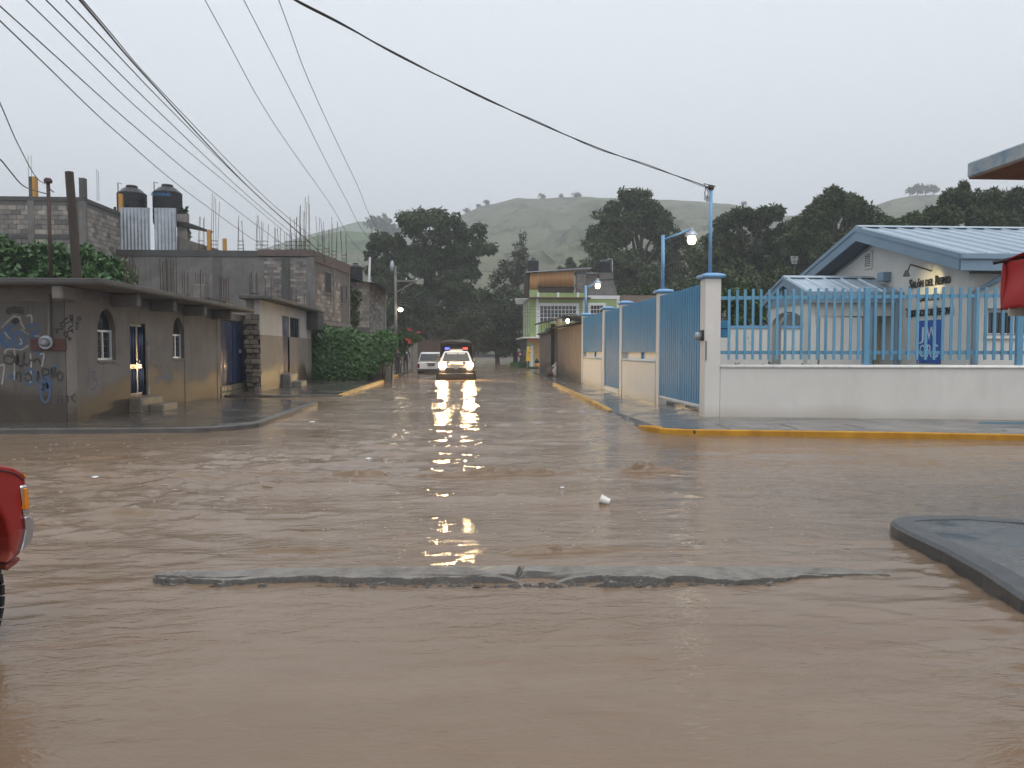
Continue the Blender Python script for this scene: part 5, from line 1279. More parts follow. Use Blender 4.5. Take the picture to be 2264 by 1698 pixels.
# roof rooms: bamboo screen, block room, tanks
m_bam = M_('bamboo_screen', (.52, .28, .11), (.30, .15, .06), 1.0, .6, .3, 10, stretch=(9, 9, .4), rand=.2)
bs = MB(); x = XA + .05; zb_, xe = gZ(634), gX(1269)
screen = MB().span((gX(1172), YG + .42, ZPa - .3), (xe, YG + .45, gZ(603))).build('screen_back', m_wood, gh)
while x < xe:
    w_ = .085; f_ = (x - XA) / (xe - XA); zt_ = gZ(604) + (gZ(596.5) - gZ(604)) * f_; z0_ = ZPa - .35 if x < gX(1190) else gZ(633)
    bs.tube([(x, YG + .36, z0_), (x, YG + .36, zt_)], .045, 6); x += w_
bs.build('bamboo_canes', m_bam, gh, smooth=True)
MB().prism([(gX(1163), YG + .1, gZ(602.5)), (gX(1308), YG + .1, gZ(592)), (gX(1308), YG + 4, gZ(590)), (gX(1163), YG + 4, gZ(600.5))], (0, 0, .07)).build('roof_sheet', m_galv, gh)
MB().span((gX(1164), YG + .5, Z3 + .1), (gX(1171), YG + 3, gZ(606))).build('side_board', m_wood, gh)
MB().span((gX(1190), YG + .46, ZPa - .3), (gX(1270), YG + .5, gZ(634))).build('dark_opening', m_dark, gh)
MB().span((gX(1275), YG + .45, Z3 + .1), (gX(1298), YG + .65, gZ(597))).build('roof_room_wall', m_mortar, gh)
blocks(gh, (gX(1276), YG + .45), (1, 0), gX(1298) - gX(1276), Z3 + .15, 10, .4, .2, [m_block], .02)
MB().span((gX(1299), YG + .6, Z3 + .28), (gX(1360), YG + .8, gZ(617))).build('roof_room_wall', m_concrete, gh)
MB().prism([(gX(1360), YG + .6, Z3 + .28), (gX(1369), YG + .6, Z3 + .28), (gX(1360), YG + .6, gZ(620))], (0, .2, 0)).build('roof_room_wall', m_concrete, gh)
MB().span((gX(1326), YG + .55, gZ(616)), (gX(1358), YG + 1.6, gZ(600.5))).build('tank_plinth', m_block, gh)
MB().span((gX(1299), YG + .5, gZ(616)), (gX(1323), YG + .6, gZ(603))).build('red_board', m_redbeam, gh)
MB().span((gX(1299), YG + .4, gZ(602.5)), (gX(1324), YG + 2, gZ(601))).build('roof_sheet', m_galv, gh)
tank(1168, 1192, 569, 601, YG + 1.2, 'black water tank above the bamboo screen of the green house', pipe=False)
tank(1326, 1352, 570, 603, YG + .6, 'black water tank on block plinth at the right of the green house roof', pipe=False)
q0 = gy(1352, 572, YG + .5)
MB().tube([(gX(1345), YG + .5, gZ(570)), (gX(1355), YG + .5, gZ(570)), (gX(1356), YG + .5, gZ(600))], .03, 6).build('water_pipe', m_white_metal, gh)

# ---- roof slab and red canopy of the near right corner
ns = thing('corner_shop', (6.5, 3, .12), 'concrete eave with flaking blue paint at the top right edge', 'building')
m_flake = M_('flaking_blue_paint', (.16, .26, .34), (.42, .44, .45), 7, .7, .4, 30)
m_under = M_('stained_brown_soffit', (.22, .125, .085), (.16, .095, .068), 3, .8, .6, 35)
e0 = gy(2137, 394, 6.5)
MB().span((e0.x, -4, e0.z), (11, 6.5, e0.z + .13)).build('eave_slab', m_flake, ns, bevel=.012)
MB().span((e0.x + .012, -3.98, e0.z - .012), (10.98, 6.488, e0.z - .001)).build('soffit', m_under, ns)
MB().span((6.4, -4, .1), (6.6, 5.6, e0.z - .013)).build('wall', m_whitein, ns); MB().span((6.6, 5.4, .1), (11, 5.6, e0.z - .013)).build('wall', m_whitein, ns)
rc = thing('red_canopy', (4.9, 5.6, .13), 'hanging red canvas canopy with white zigzag hem at the right edge', 'canopy')
m_red = M_('wet_red_canvas', (.42, .022, .022), (.33, .016, .018), 2, .6, .25, 7)
xl_ = gy(2216, 640, 5.95).x; zt_, zb_ = gy(2230, 578, 5.95).z, gy(2230, 686, 5.95).z
nu, nv = 30, 12; V = []; F_ = []
for j in range(nv + 1):
    for i in range(nu + 1):
        s = i / nu; t = j / nv
        px_, py_ = (xl_ + 1.5 * s * 1.2, 5.95 - .25 * s)
        V.append((px_, py_ + .012 * math.sin(s * 26 + t * 2) + .012 * math.sin(s * 9 + 3 * t), zt_ + (zb_ - zt_) * t + .012 * math.sin(s * 14) * t))
        if i < nu and j < nv: k = j * (nu + 1) + i; F_.append((k, k + 1, k + nu + 2, k + nu + 1))
MB().add(V, F_).build('front_valance', m_red, rc, smooth=True, fixn=False).modifiers.new('solid', 'SOLIDIFY').thickness = .006
V, F_ = [], []
for j in range(nv + 1):
    for i in range(nu + 1):
        s = i / nu; t = j / nv
        V.append((xl_ + .02 - .0 * t + .015 * math.sin(t * 5 + s * 7), 5.95 - 1.3 * s, zt_ + (zb_ - zt_) * t + .012 * math.sin(s * 14) * t))
        if i < nu and j < nv: k = j * (nu + 1) + i; F_.append((k, k + 1, k + nu + 2, k + nu + 1))
MB().add(V, F_).build('side_valance', m_red, rc, smooth=True, fixn=False).modifiers.new('solid', 'SOLIDIFY').thickness = .006
V, F_ = [], []
for j in range(nv + 1):
    for i in range(nu + 1):
        s = i / nu; t = j / nv
        V.append((xl_ + 1.8 * s, 5.95 - .25 * s - 1.05 * t, zt_ - .004 + .13 * math.sin(math.pi * t) * math.sin(math.pi * min(1, .1 + s)) + .02 * math.sin(9 * s + 5 * t)))
        if i < nu and j < nv: k = j * (nu + 1) + i; F_.append((k, k + 1, k + nu + 2, k + nu + 1))
MB().add(V, F_).build('top_sheet', m_red, rc, smooth=True, fixn=False).modifiers.new('solid', 'SOLIDIFY').thickness = .006
m_hem = M_('off_white_hem', (.55, .49, .42), (.45, .4, .34), 4, .6)
mb = MB()
for k in range(9):
    a = xl_ + k * .2; pts = [(a, zb_ - .05), (a + .2, zb_ - .05), (a + .2, zb_ + .012), (a + .13, zb_ + .012), (a + .10, zb_ + .06), (a + .07, zb_ + .012), (a, zb_ + .012)]
    yy = 5.95 - .25 * (k * .2 / 1.8) - .06
    mb.prism([(x, yy - .02, z) for x, z in pts], (0, .006, 0))
mb.build('hem', m_hem, rc)
MB().tube([(xl_ + .9, 5.4, .1), (xl_ + .9, 5.4, zt_ + .22)], .022, 8).build('pole', m_galv, rc)
MB().tube([(xl_ - .07, 5.97, zt_ - .01), (xl_ + .9, 5.4, zt_ + .2)], .018, 6).build('rib', m_dark, rc)
# ================================================================== VEHICLES
m_blackpaint = M_('black_car_paint', (.03, .024, .022), (.022, .018, .017), 1.5, .25, coat=.5)
m_whitepaint = M_('white_car_paint', (.72, .71, .69), (.62, .61, .58), 1.2, .3, coat=.4)
m_rubber = M_('tyre_rubber', (.014, .013, .013), (.022, .02, .019), 9, .75, .4, 30)
m_chrome = M_('chrome', (.62, .63, .66), (.5, .51, .54), 3, .16, metal=1.0)
m_carglass = M_('tinted_car_glass', (.03, .034, .038), (.04, .045, .05), 2, .05, spec=.7)
m_darktrim = M_('dark_plastic_trim', (.022, .021, .021), (.03, .028, .027), 4, .55)
m_redlens = M_('dark_red_lens', (.16, .012, .01), (.11, .01, .009), 3, .15)
m_amber = M_('amber_lens', (.75, .26, .02), (.62, .2, .015), 6, .15)
m_head = M_emit('headlight_beam', (1.0, .68, .32), 360)
def ring_car(y, w, z0, zs, zt, crown=.02):
    return [(-w * .9, y, z0), (-w, y, z0 + .1), (-w, y, zs), (-w * .95, y, zs + (zt - zs) * .6), (-w * .8, y, zt), (0, y, zt + crown), (w * .8, y, zt), (w * .95, y, zs + (zt - zs) * .6), (w, y, zs), (w, y, z0 + .1), (w * .9, y, z0)]
def wheel(root, x, y, z, r, w, name='wheel', steer=0.0, side=1):
    t = MB().lathe([(r * .55, -w / 2), (r * .9, -w / 2), (r, -w / 2 + .03), (r, w / 2 - .03), (r * .9, w / 2), (r * .55, w / 2)], (0, 0, 0), 28, 0, 'x').build(name, m_rubber, root, local=True)
    h = MB().lathe([(0, -w * .3), (r * .56, -w * .35), (r * .58, w * .35), (0, w * .3)], (0, 0, 0), 20, 0, 'x').build('rim', m_chrome, t, local=True)
    sp = MB()
    for k in range(6): a = k * math.pi / 3; sp.box((side * w * .38, r * .3 * math.cos(a), r * .3 * math.sin(a)), (.02, r * .5, r * .12), M=Matrix.Rotation(a, 3, 'X'))
    sp.build('spokes', m_darktrim, t, local=True)
    t.location = (x, y, z); t.rotation_euler = (0, 0, steer)
    return t

# ---- police pickup, nose towards the camera (its forward is -Y)
pt = thing('police_pickup', (-.34, 38.70, -.25), 'black and white police pickup with lit headlights driving through the flood', 'pickup')
def B(mb, name, mat, par=None, **k): return mb.build(name, mat, par or pt, local=True, **k)
rg = [ring_car(.02, .80, .36, .55, .72), ring_car(.06, .87, .32, .60, .84), ring_car(.16, .90, .30, .70, .99), ring_car(.45, .915, .28, .84, 1.06), ring_car(1.30, .925, .28, .98, 1.15), ring_car(1.36, .925, .28, 1.0, 1.15)]
B(MB().loft(rg), 'hood', m_blackpaint, smooth=True, sub=1)
rg = [ring_car(1.34, .925, .28, 1.0, 1.14), ring_car(1.8, .925, .28, 1.02, 1.15), ring_car(3.1, .925, .30, 1.02, 1.15)]
B(MB().loft(rg), 'cab_body', m_whitepaint, smooth=True)
rg = [ring_car(3.12, .93, .32, 1.0, 1.1), ring_car(5.1, .93, .36, 1.0, 1.1)]
B(MB().loft(rg), 'cargo_bed', m_blackpaint, smooth=True)
def quad_ring(z, w, y0, y1, c=.08): return [(-w + c, y0, z), (w - c, y0, z), (w, y0 + c, z), (w, y1 - c, z), (w - c, y1, z), (-w + c, y1, z), (-w, y1 - c, z), (-w, y0 + c, z)]
B(MB().loft([quad_ring(1.14, .85, 1.22, 3.08), quad_ring(1.62, .66, 1.86, 2.96), quad_ring(1.70, .60, 1.98, 2.88)]), 'cab', m_whitepaint, bevel=.02)
def pane(mb, pts, off): mb.prism(pts, off)
ws = MB().prism([(-.72, 1.255, 1.17), (.72, 1.255, 1.17), (.575, 1.815, 1.60), (-.575, 1.815, 1.60)], (0, -.022, .018))
wsh = B(ws, 'windshield', m_carglass)
for s in (-1, 1):
    B(MB().prism([(s * .835, 1.42, 1.2), (s * .835, 2.95, 1.2), (s * .675, 2.85, 1.58), (s * .675, 1.98, 1.58)], (s * .02, 0, .01)), 'side_window', m_carglass)
# white lettering strip across the top of the glass: small white marks as the photo shows them
mk = MB(); x = -.46
nrm_ = Vector((0, -.61, .79))
while x < .46:
    w = random.uniform(.03, .055); gap = .012 if not -.02 < x < .02 else .06
    q0 = Vector((x, 1.70, 1.515)); u_ = Vector((0, .56, .43)).normalized()
    pts = [q0, q0 + Vector((w, 0, 0)), q0 + Vector((w, 0, 0)) + u_ * .075, q0 + u_ * .075]
    pts = [p + nrm_ * .034 for p in pts]; mk.prism(pts, nrm_ * .003); x += w + gap
B(mk, 'windshield_lettering', m_white_metal, wsh)
B(MB().tube([(-.45, 1.235, 1.19), (-.1, 1.28, 1.215), (.4, 1.24, 1.20)], .014, 5), 'wiper', m_darktrim, wsh)
B(MB().prism([(-.34, .27, 1.045), (.34, .27, 1.045), (.34, .66, 1.112), (-.34, .66, 1.112)], (0, -.01, .045)), 'hood_placard', m_white_metal)
B(MB().span((-.33, 2.02, 1.70), (.33, 2.2, 1.77)), 'roof_placard', m_white_metal)
B(MB().span((-.56, .0, .66), (.56, .05, .86)), 'grille', m_darktrim, bevel=.01)
B(MB().lathe([(.085, -.02), (.085, -.045), (.06, -.045), (.06, -.02)], (0, 0, .86), 24, 0, 'y'), 'emblem_ring', m_chrome)
B(MB().span((-.1, -.05, .845), (.1, -.02, .875)), 'emblem_bar', m_chrome)
rg = [[(-.93, .25, z0), (-.88, .0, z0), (-.5, -.09, z0), (.5, -.09, z0), (.88, .0, z0), (.93, .25, z0), (.9, .3, z0), (-.9, .3, z0)] for z0 in (.30, .58)]
B(MB().loft(rg), 'bumper', m_darktrim, bevel=.04, seg=2)
for s in (-1, 1):
    hl_ = B(MB().lathe([(0, -.025), (.11, -.02), (.165, .0), (.175, .03), (.175, .1)], (s * .675, -.005, .99), 20, 0, 'y'), 'headlight', m_head, smooth=True)
    B(MB().span((s * .675 - .17, .04, .86), (s * .675 + .17, .2, 1.03)), 'headlight_housing', m_darktrim, hl_, bevel=.02)
    L = bpy.data.lights.new('headlight_light', 'SPOT'); L.energy = 90; L.color = (1, .72, .38); L.spot_size = R_(80); L.spot_blend = 1.0; L.shadow_soft_size = .11
    lo = bpy.data.objects.new('headlight_light', L); COL.objects.link(lo); lo.parent = pt; lo.location = (s * .675, -.12, .99); lo.rotation_euler = (R_(-90), 0, 0)
    B(MB().span((s * .96 - .06, 1.25, 1.10), (s * .96 + .06, 1.36, 1.32)), 'mirror', m_darktrim, bevel=.03)
    B(MB().tube([(s * .86, 1.33, 1.16), (s * .93, 1.31, 1.18)], .02, 6), 'mirror_arm', m_darktrim)
    wheel(pt, s * .83, .92, .34, .36, .24, steer=R_(-14), side=s); wheel(pt, s * .83, 3.95, .34, .36, .24, side=s)
# roof light bar
lbx = B(MB().tube([(-.60, 2.3, 1.79), (.60, 2.3, 1.79)], .028, 8), 'light_bar', m_galv)
for s in (-1, 1): B(MB().tube([(s * .45, 2.3, 1.70), (s * .45, 2.3, 1.79)], .02, 6), 'bar_foot', m_darktrim, lbx)
B(MB().span((-.60, 2.22, 1.815), (-.36, 2.38, 1.89)), 'blue_beacon', M_emit('blue_beacon', (.06, .07, 1.0), 3), lbx, bevel=.02)
B(MB().span((.36, 2.22, 1.815), (.60, 2.38, 1.89)), 'red_beacon', M_emit('red_beacon', (1.0, .04, .03), 2.5), lbx, bevel=.02)
B(MB().span((-.35, 2.24, 1.82), (.35, 2.36, 1.86)), 'bar_cover', m_darktrim, lbx)
# covered cargo frame
cf = MB()
for s in (-1, 1):
    cf.tube([(s * .84, 3.2, 1.1), (s * .86, 3.2, 2.05), (s * .72, 3.2, 2.24)], .03, 6); cf.tube([(s * .84, 5.0, 1.1), (s * .86, 5.0, 2.05), (s * .72, 5.0, 2.24)], .03, 6)
    cf.tube([(s * .86, 3.2, 1.7), (s * .86, 5.0, 1.7)], .025, 6)
cf.tube([(-.85, 3.2, 2.0), (.85, 3.2, 2.0)], .025, 6)
B(cf, 'cargo_frame', m_darktrim)
m_canvas = M_('dark_grey_canvas', (.055, .055, .066), (.04, .04, .048), 2, .45, .3, 6)
rg = [[(-.88, y, 2.08), (-.76, y, 2.24), (-.35, y, 2.33), (0, y, 2.29), (.4, y, 2.35), (.78, y, 2.26), (.88, y, 2.08), (.84, y, 2.06), (0, y, 2.2), (-.84, y, 2.06)] for y in (3.1, 4.0, 5.1)]
B(MB().loft(rg), 'canvas_roof', m_canvas, smooth=True)
for s in (-1, 1): B(MB().span((s * .885 - .01, 3.15, 1.15), (s * .885 + .01, 5.05, 2.08)), 'canvas_side', m_canvas)
B(MB().span((-.87, 5.0, 1.12), (.87, 5.03, 2.1)), 'canvas_back', m_canvas)

# ---- white wagon seen from behind
wg = thing('white_wagon', (-1.98, 48.7, -.22), 'old white station wagon parked behind the police pickup, rear to the camera', 'car')
def Bw(mb, name, mat, par=None, **k): return mb.build(name, mat, par or wg, local=True, **k)
rg = [ring_car(.0, .84, .50, .74, .95, .0), ring_car(.06, .88, .46, .85, 1.0, 0), ring_car(.5, .90, .38, .9, 1.02, 0), ring_car(3.2, .90, .38, .9, 1.02, 0), ring_car(4.2, .86, .4, .8, .95, 0)]
Bw(MB().loft(rg), 'body', m_whitepaint, smooth=False, bevel=.02)
Bw(MB().loft([quad_ring(1.01, .83, .07, 3.1), quad_ring(1.52, .70, .25, 2.5), quad_ring(1.60, .64, .34, 2.4)]), 'cab', m_whitepaint, bevel=.02)
rw = Bw(MB().prism([(-.73, .05, 1.08), (.73, .05, 1.08), (.635, .22, 1.48), (-.635, .22, 1.48)], (0, -.02, .008)), 'rear_window', m_carglass)
Bw(MB().span((.40, .155, 1.37), (.56, .16, 1.42)), 'sticker', M_('pink_sticker', (.5, .3, .4), (.4, .2, .3), 9, .5), rw)
for s in (-1, 1):
    Bw(MB().span((s * .80 - .07, -.03, .60), (s * .80 + .07, .05, .88)), 'tail_light', m_redlens, bevel=.01)
    Bw(MB().prism([(s * .835, .5, 1.08), (s * .835, 2.7, 1.08), (s * .715, 2.4, 1.48), (s * .715, .55, 1.48)], (s * .015, 0, 0)), 'side_window', m_carglass)
    wheel(wg, s * .78, .85, .31, .33, .2, side=s); wheel(wg, s * .78, 3.5, .31, .33, .2, side=s)
    Bw(MB().tube([(s * .55, .4, 1.63), (s * .55, 2.3, 1.63)], .018, 6), 'roof_rail', m_darktrim)
Bw(MB().span((-.86, -.12, .34), (.86, .02, .55)), 'bumper', m_darktrim, bevel=.03)
Bw(MB().span((-.21, -.035, .72), (.21, .0, .86)), 'plate_recess', m_darktrim); Bw(MB().span((-.15, -.05, .73), (.15, -.036, .83)), 'number_plate', M_('muddy_number_plate', (.22, .12, .11), (.16, .09, .08), 6, .5))
Bw(MB().span((-.3, -.04, .88), (.3, -.005, .91)), 'tailgate_handle', m_darktrim)

# ---- red pickup entering at the left edge
HD = R_(80); hv = Vector((math.cos(HD), math.sin(HD), 0)); sv = Vector((math.sin(HD), -math.cos(HD), 0))
C0 = gy(60, 1200, 4.05); C0 = Vector((C0.x, C0.y, 0))
def gp(x, y, out=0.0):
    d = _ray(x, y); P = C0 + sv * out; o = Vector((0, 0, CAM_H)); return o + d * ((P - o).dot(sv) / d.dot(sv))
rp = thing('red_pickup', (C0.x, C0.y, -.12), 'old red pickup nose with amber side lamp at the left edge', 'pickup')
m_redpaint = M_wall('muddy_red_car_paint', (.33, .018, .016), (.25, .014, .013), (.17, .07, .045), .40, .3, .04, None, .18, .25)
wc = gp(-75, 1287); wa = gp(-75, 1245)                                     # wheel centre
def loc_uz(p): return ((Vector((p.x, p.y, 0)) - C0).dot(hv), p.z)
def uz(u, z, dep=0.0): q = C0 + hv * u - sv * dep; return Vector((q.x, q.y, z))
ucw, zcw, ra, zca, R3 = -.497, .25, .40, .44, .36
side = [loc_uz(gp(*q)) for q in ((18, 1247), (45, 1227), (56, 1203), (53, 1140), (49, 1078), (60, 1074), (58, 1058), (50, 1044), (32, 1033), (0, 1027))]
ue = side[-1][0]
ztop = side[-1][1]
side += [(ue - .9, ztop + .03), (ue - 1.0, ztop + .03), (ue - 1.0, side[0][1])]
arcp = [(ucw + ra * math.cos(R_(a)), zca + ra * math.sin(R_(a))) for a in range(180, -1, -12)]
zl = side[0][1]; arcp = [p for p in arcp if p[1] > zl + .01]
poly = side[:-1] + [(ue - 1.0, zl), (arcp[0][0] - .01, zl)] + arcp
ft = MB(); W_ = 1.58
ft.prism([uz(u, z) for u, z in poly], -sv * .10)                        # fender panel with the arch cut out
B2 = lambda mb, name, mat, par=None, **k: mb.build(name, mat, par or rp, **k)
B2(ft, 'fender', m_redpaint, bevel=.028, seg=3, smooth=False)
hood = [(u, z) for u, z in side[5:12]]
hp = [(u, z - .012) for u, z in hood] + [(ue - 1.0, ztop - .2), (side[5][0], side[5][1] - .12)]
B2(MB().prism([uz(u, z, .102) for u, z in hp], -sv * (W_ - .1)), 'hood', m_redpaint, bevel=.02, seg=2)
fm = [(side[4][0] + .0, side[4][1]), (side[3][0], side[3][1]), (side[2][0] - .02, side[2][1]), (side[2][0] - .3, side[2][1]), (side[4][0] - .3, side[4][1])]
B2(MB().prism([uz(u - .012, z, .102) for u, z in fm], -sv * (W_ - .1)), 'front_panel', m_darktrim)
B2(MB().prism([uz(ucw - ra * 1.1, zl + .02, .30), uz(ucw + ra * .98, zl + .02, .30), uz(ucw + ra * .98, ztop - .02, .30), uz(ucw - ra * 1.1, ztop - .02, .30)], -sv * .5), 'wheel_well', m_dark)
# far side fender, cab and bed so that it is a whole truck
B2(MB().prism([uz(u, z, W_ + .01) for u, z in poly], -sv * .08), 'fender', m_redpaint, bevel=.02)
def box_uz(u0, u1, z0, z1, d0, d1): return MB().prism([uz(u0, z0, d0), uz(u1, z0, d0), uz(u1, z1, d0), uz(u0, z1, d0)], -sv * (d1 - d0))
uc_ = ue - 1.0
B2(box_uz(uc_ - 1.6, uc_, zl, ztop + .03, .0, W_ + .09), 'cab_body', m_redpaint, bevel=.02)
cabp = [uz(uc_, ztop + .03, .05), uz(uc_ - 1.5, ztop + .03, .05), uz(uc_ - 1.4, ztop + .6, .16), uz(uc_ - .5, ztop + .6, .16)]
cabq = [uz(uc_, ztop + .03, W_ + .04), uz(uc_ - 1.5, ztop + .03, W_ + .04), uz(uc_ - 1.4, ztop + .6, W_ - .07), uz(uc_ - .5, ztop + .6, W_ - .07)]
B2(MB().loft([cabp, cabq]), 'cab', m_redpaint, bevel=.03)
wp = [uz(uc_ - .1, ztop + .07, .035), uz(uc_ - 1.4, ztop + .07, .035), uz(uc_ - 1.32, ztop + .52, .12), uz(uc_ - .5, ztop + .52, .12)]
B2(MB().prism(wp, sv * .01), 'side_window', m_carglass)
B2(box_uz(uc_ - 3.2, uc_ - 1.62, zl + .05, ztop + .02, .0, W_ + .09), 'cargo_bed', m_redpaint, bevel=.02)
# wheels
def rwheel(u, dep):
    q = uz(u, zcw, dep); M3 = Matrix.Rotation(HD + math.pi / 2, 3, 'Z')
    mb = MB().lathe([(R3 * .55, -.1), (R3 * .9, -.1), (R3, -.07), (R3, .07), (R3 * .9, .1), (R3 * .55, .1)], (0, 0, 0), 40, 0, 'x')
    for k in range(40):                                  # tread blocks
        a = 2 * math.pi * k / 40
        for s in (-1, 1): mb.box((s * .055, (R3 + .004) * math.cos(a + s * .04), (R3 + .004) * math.sin(a + s * .04)), (.075, .05, .018), M=Matrix.Rotation(a + math.pi / 2, 3, 'X'))
    mb.v = [tuple(M3 @ Vector(v) + q) for v in mb.v]
    t = B2(mb, 'wheel', m_rubber)
    mb = MB().lathe([(0, -.06), (R3 * .56, -.07), (R3 * .57, .07), (0, .06)], (0, 0, 0), 24, 0, 'x'); mb.v = [tuple(M3 @ Vector(v) + q) for v in mb.v]
    B2(mb, 'rim', m_galv, t)
for u in (ucw, ucw - 2.5):
    for dep in (.12, W_ - .03): rwheel(u, dep)
B2(MB().tube([gp(x, y, .004) for x, y in ((-90, 1040), (-30, 1039), (0, 1040), (25, 1044), (42, 1052), (52, 1062))], .003, 5), 'hood_seam', m_dark)
# corner lamp, chrome bezel, bumper, marker
def pp(pts, out, th, name, mat, par=None, **k): return B2(MB().prism([gp(x, y, out) for x, y in pts], -sv * th), name, mat, par, **k)
bz = pp([(47, 1074), (62, 1072), (66, 1096), (68, 1140), (56, 1141), (52, 1110)], .012, .12, 'lamp_bezel', m_chrome, bevel=.008)
pp([(55.5, 1079), (62, 1078.5), (65, 1098), (65.5, 1126), (58.5, 1127)], .024, .08, 'corner_lamp', m_amber, bz, bevel=.004)
pp([(52, 1046), (57, 1051), (59.5, 1058), (54.5, 1053)], .006, .03, 'turn_marker', M_('amber_marker', (.8, .4, .08), (.6, .25, .03), 8, .2), None)
pp([(56, 1144), (60, 1141), (75, 1146), (76, 1160), (74, 1188), (66, 1204), (46, 1221), (52, 1200), (58, 1170)], .02, .10, 'bumper_end', m_chrome, bevel=.016, seg=3)
ub, zb0 = loc_uz(gp(62, 1200)); zb1 = loc_uz(gp(62, 1144))[1]
B2(box_uz(ub - .02, ub + .05, zb0, zb1, .12, W_ + .05), 'bumper', m_chrome, bevel=.02, seg=2)
pp([(16, 1249), (45, 1229), (47, 1236), (40, 1247), (18, 1263)], -.02, .1, 'valance', m_redpaint, bevel=.01)

# ================================================================== PEOPLE
def person(label, loc, heading, H, joints, cloth, par_extra=None):
    """one continuous skinned body; joints: dict of point overrides (facing -Y, metres at 1.70 m)"""
    J = dict(pelvis=(0, 0, .93), belly=(0, -.01, 1.08), chest=(0, 0, 1.28), neck=(0, .01, 1.45), head=(0, -.015, 1.54), crown=(0, .0, 1.66),
             shL=(-.17, 0, 1.40), elL=(-.24, .02, 1.12), wrL=(-.25, -.06, .88), haL=(-.25, -.09, .80),
             shR=(.17, 0, 1.40), elR=(.24, .02, 1.12), wrR=(.25, -.06, .88), haR=(.25, -.09, .80),
             hiL=(-.09, 0, .90), knL=(-.10, -.02, .50), anL=(-.10, .02, .09), toL=(-.11, -.15, .04),
             hiR=(.09, 0, .90), knR=(.10, -.02, .50), anR=(.10, .02, .09), toR=(.11, -.15, .04))
    J.update(joints)
    rad = dict(pelvis=(.145, .11), belly=(.14, .105), chest=(.16, .115), neck=(.055, .055), head=(.085, .095), crown=(.06, .07), shL=.07, elL=.047, wrL=.033, haL=.036, shR=.07, elR=.047, wrR=.033, haR=.036,
               hiL=.088, knL=.06, anL=.042, toL=.04, hiR=.088, knR=.06, anR=.042, toR=.04)
    E = [('pelvis', 'belly', 'shirt'), ('belly', 'chest', 'shirt'), ('chest', 'neck', 'skin'), ('neck', 'head', 'skin'), ('head', 'crown', 'hair')]
    for s in 'LR': E += [('chest', 'sh' + s, 'shirt'), ('sh' + s, 'el' + s, 'shirt'), ('el' + s, 'wr' + s, 'sleeve'), ('wr' + s, 'ha' + s, 'skin'), ('pelvis', 'hi' + s, 'legs'), ('hi' + s, 'kn' + s, 'legs'), ('kn' + s, 'an' + s, 'legs'), ('an' + s, 'to' + s, 'shoes')]
    names = list(J); idx = {n_: i for i, n_ in enumerate(names)}; pts = [Vector(J[n_]) for n_ in names]
    R0 = [rad[n_] for n_ in names]; EE = [(idx[a], idx[b_]) for a, b_, c in E]; kinds = [c for a, b_, c in E]
    for s in 'LR':                                       # five fingers from each palm
        h = Vector(J['ha' + s]); d = (h - Vector(J['wr' + s])).normalized(); sd = d.cross(Vector((0, 0, 1)));
        sd = sd.normalized() if sd.length > .1 else Vector((1, 0, 0))
        for k in range(5):
            if k == 4: p1 = h + sd * .045 - d * .01; p2 = p1 + sd * .02 + d * .035
            else: p1 = h + sd * (.022 - .015 * k) + d * .045; p2 = p1 + d * (.04 - .008 * abs(k - 1)) + Vector((0, -.012, -.006))
            i0 = len(pts); pts += [p1, p2]; R0 += [.011, .009]; EE += [(idx['ha' + s], i0), (i0, i0 + 1)]; kinds += ['skin', 'skin']
    sc = H / 1.70
    me = bpy.data.meshes.new('body_cage'); me.from_pydata([tuple(p * sc) for p in pts], EE, [])
    o = bpy.data.objects.new('body_cage', me); COL.objects.link(o)
    md = o.modifiers.new('skin', 'SKIN'); md.use_smooth_shade = True
    sv_ = me.skin_vertices[0].data
    for i in range(len(pts)):
        r = R0[i]; r = r if isinstance(r, tuple) else (r, r); sv_[i].radius = (r[0] * sc, r[1] * sc); sv_[i].use_root = (i == 0)
    o.modifiers.new('sub', 'SUBSURF').levels = 1; o.modifiers['sub'].render_levels = 1
    dg = bpy.context.evaluated_depsgraph_get(); dg.update()
    m2 = bpy.data.meshes.new_from_object(o.evaluated_get(dg)); bpy.data.objects.remove(o)
    keys = ['skin', 'hair', 'shirt', 'sleeve', 'legs', 'shoes']; m2.materials.clear()
    for k in keys: m2.materials.append(cloth[k])
    segs = [(pts[a] * sc, pts[b_] * sc, kinds[i]) for i, (a, b_) in enumerate(EE)]
    for f in m2.polygons:
        c = f.center; best = 9; kk = 'skin'
        for a, b_, kd in segs:
            ab = b_ - a; t = max(0, min(1, (c - a).dot(ab) / max(1e-9, ab.length_squared))); dd = (c - a - ab * t).length
            if dd < best: best, kk = dd, kd
        if kk == 'skin' and c.z > J['head'][2] * sc and c.y > -.02: kk = 'hair'
        f.material_index = keys.index(kk); f.use_smooth = True
    p = thing('person', loc, label, 'person', rz=heading)
    bo_ = bpy.data.objects.new('body', m2); COL.objects.link(bo_); bo_.parent = p
    hd = Vector(J['head']) * sc                            # face: nose, eyes, mouth, ears
    MB().prism([hd + Vector((-.012, -.09, -.02)), hd + Vector((.012, -.09, -.02)), hd + Vector((0, -.085, .03))], (0, -.022, -.006)).build('nose', cloth['skin'], bo_, local=True)
    for s in (-1, 1): MB().box(tuple(hd + Vector((s * .032, -.092, .025))), (.022, .008, .01)).build('eye', m_dark, bo_, local=True); MB().box(tuple(hd + Vector((s * .088, .005, .0))), (.012, .035, .055)).build('ear', cloth['skin'], bo_, local=True)
    MB().box(tuple(hd + Vector((0, -.088, -.05))), (.045, .008, .01)).build('mouth', cloth['skin'], bo_, local=True)
    return p, bo_, sc
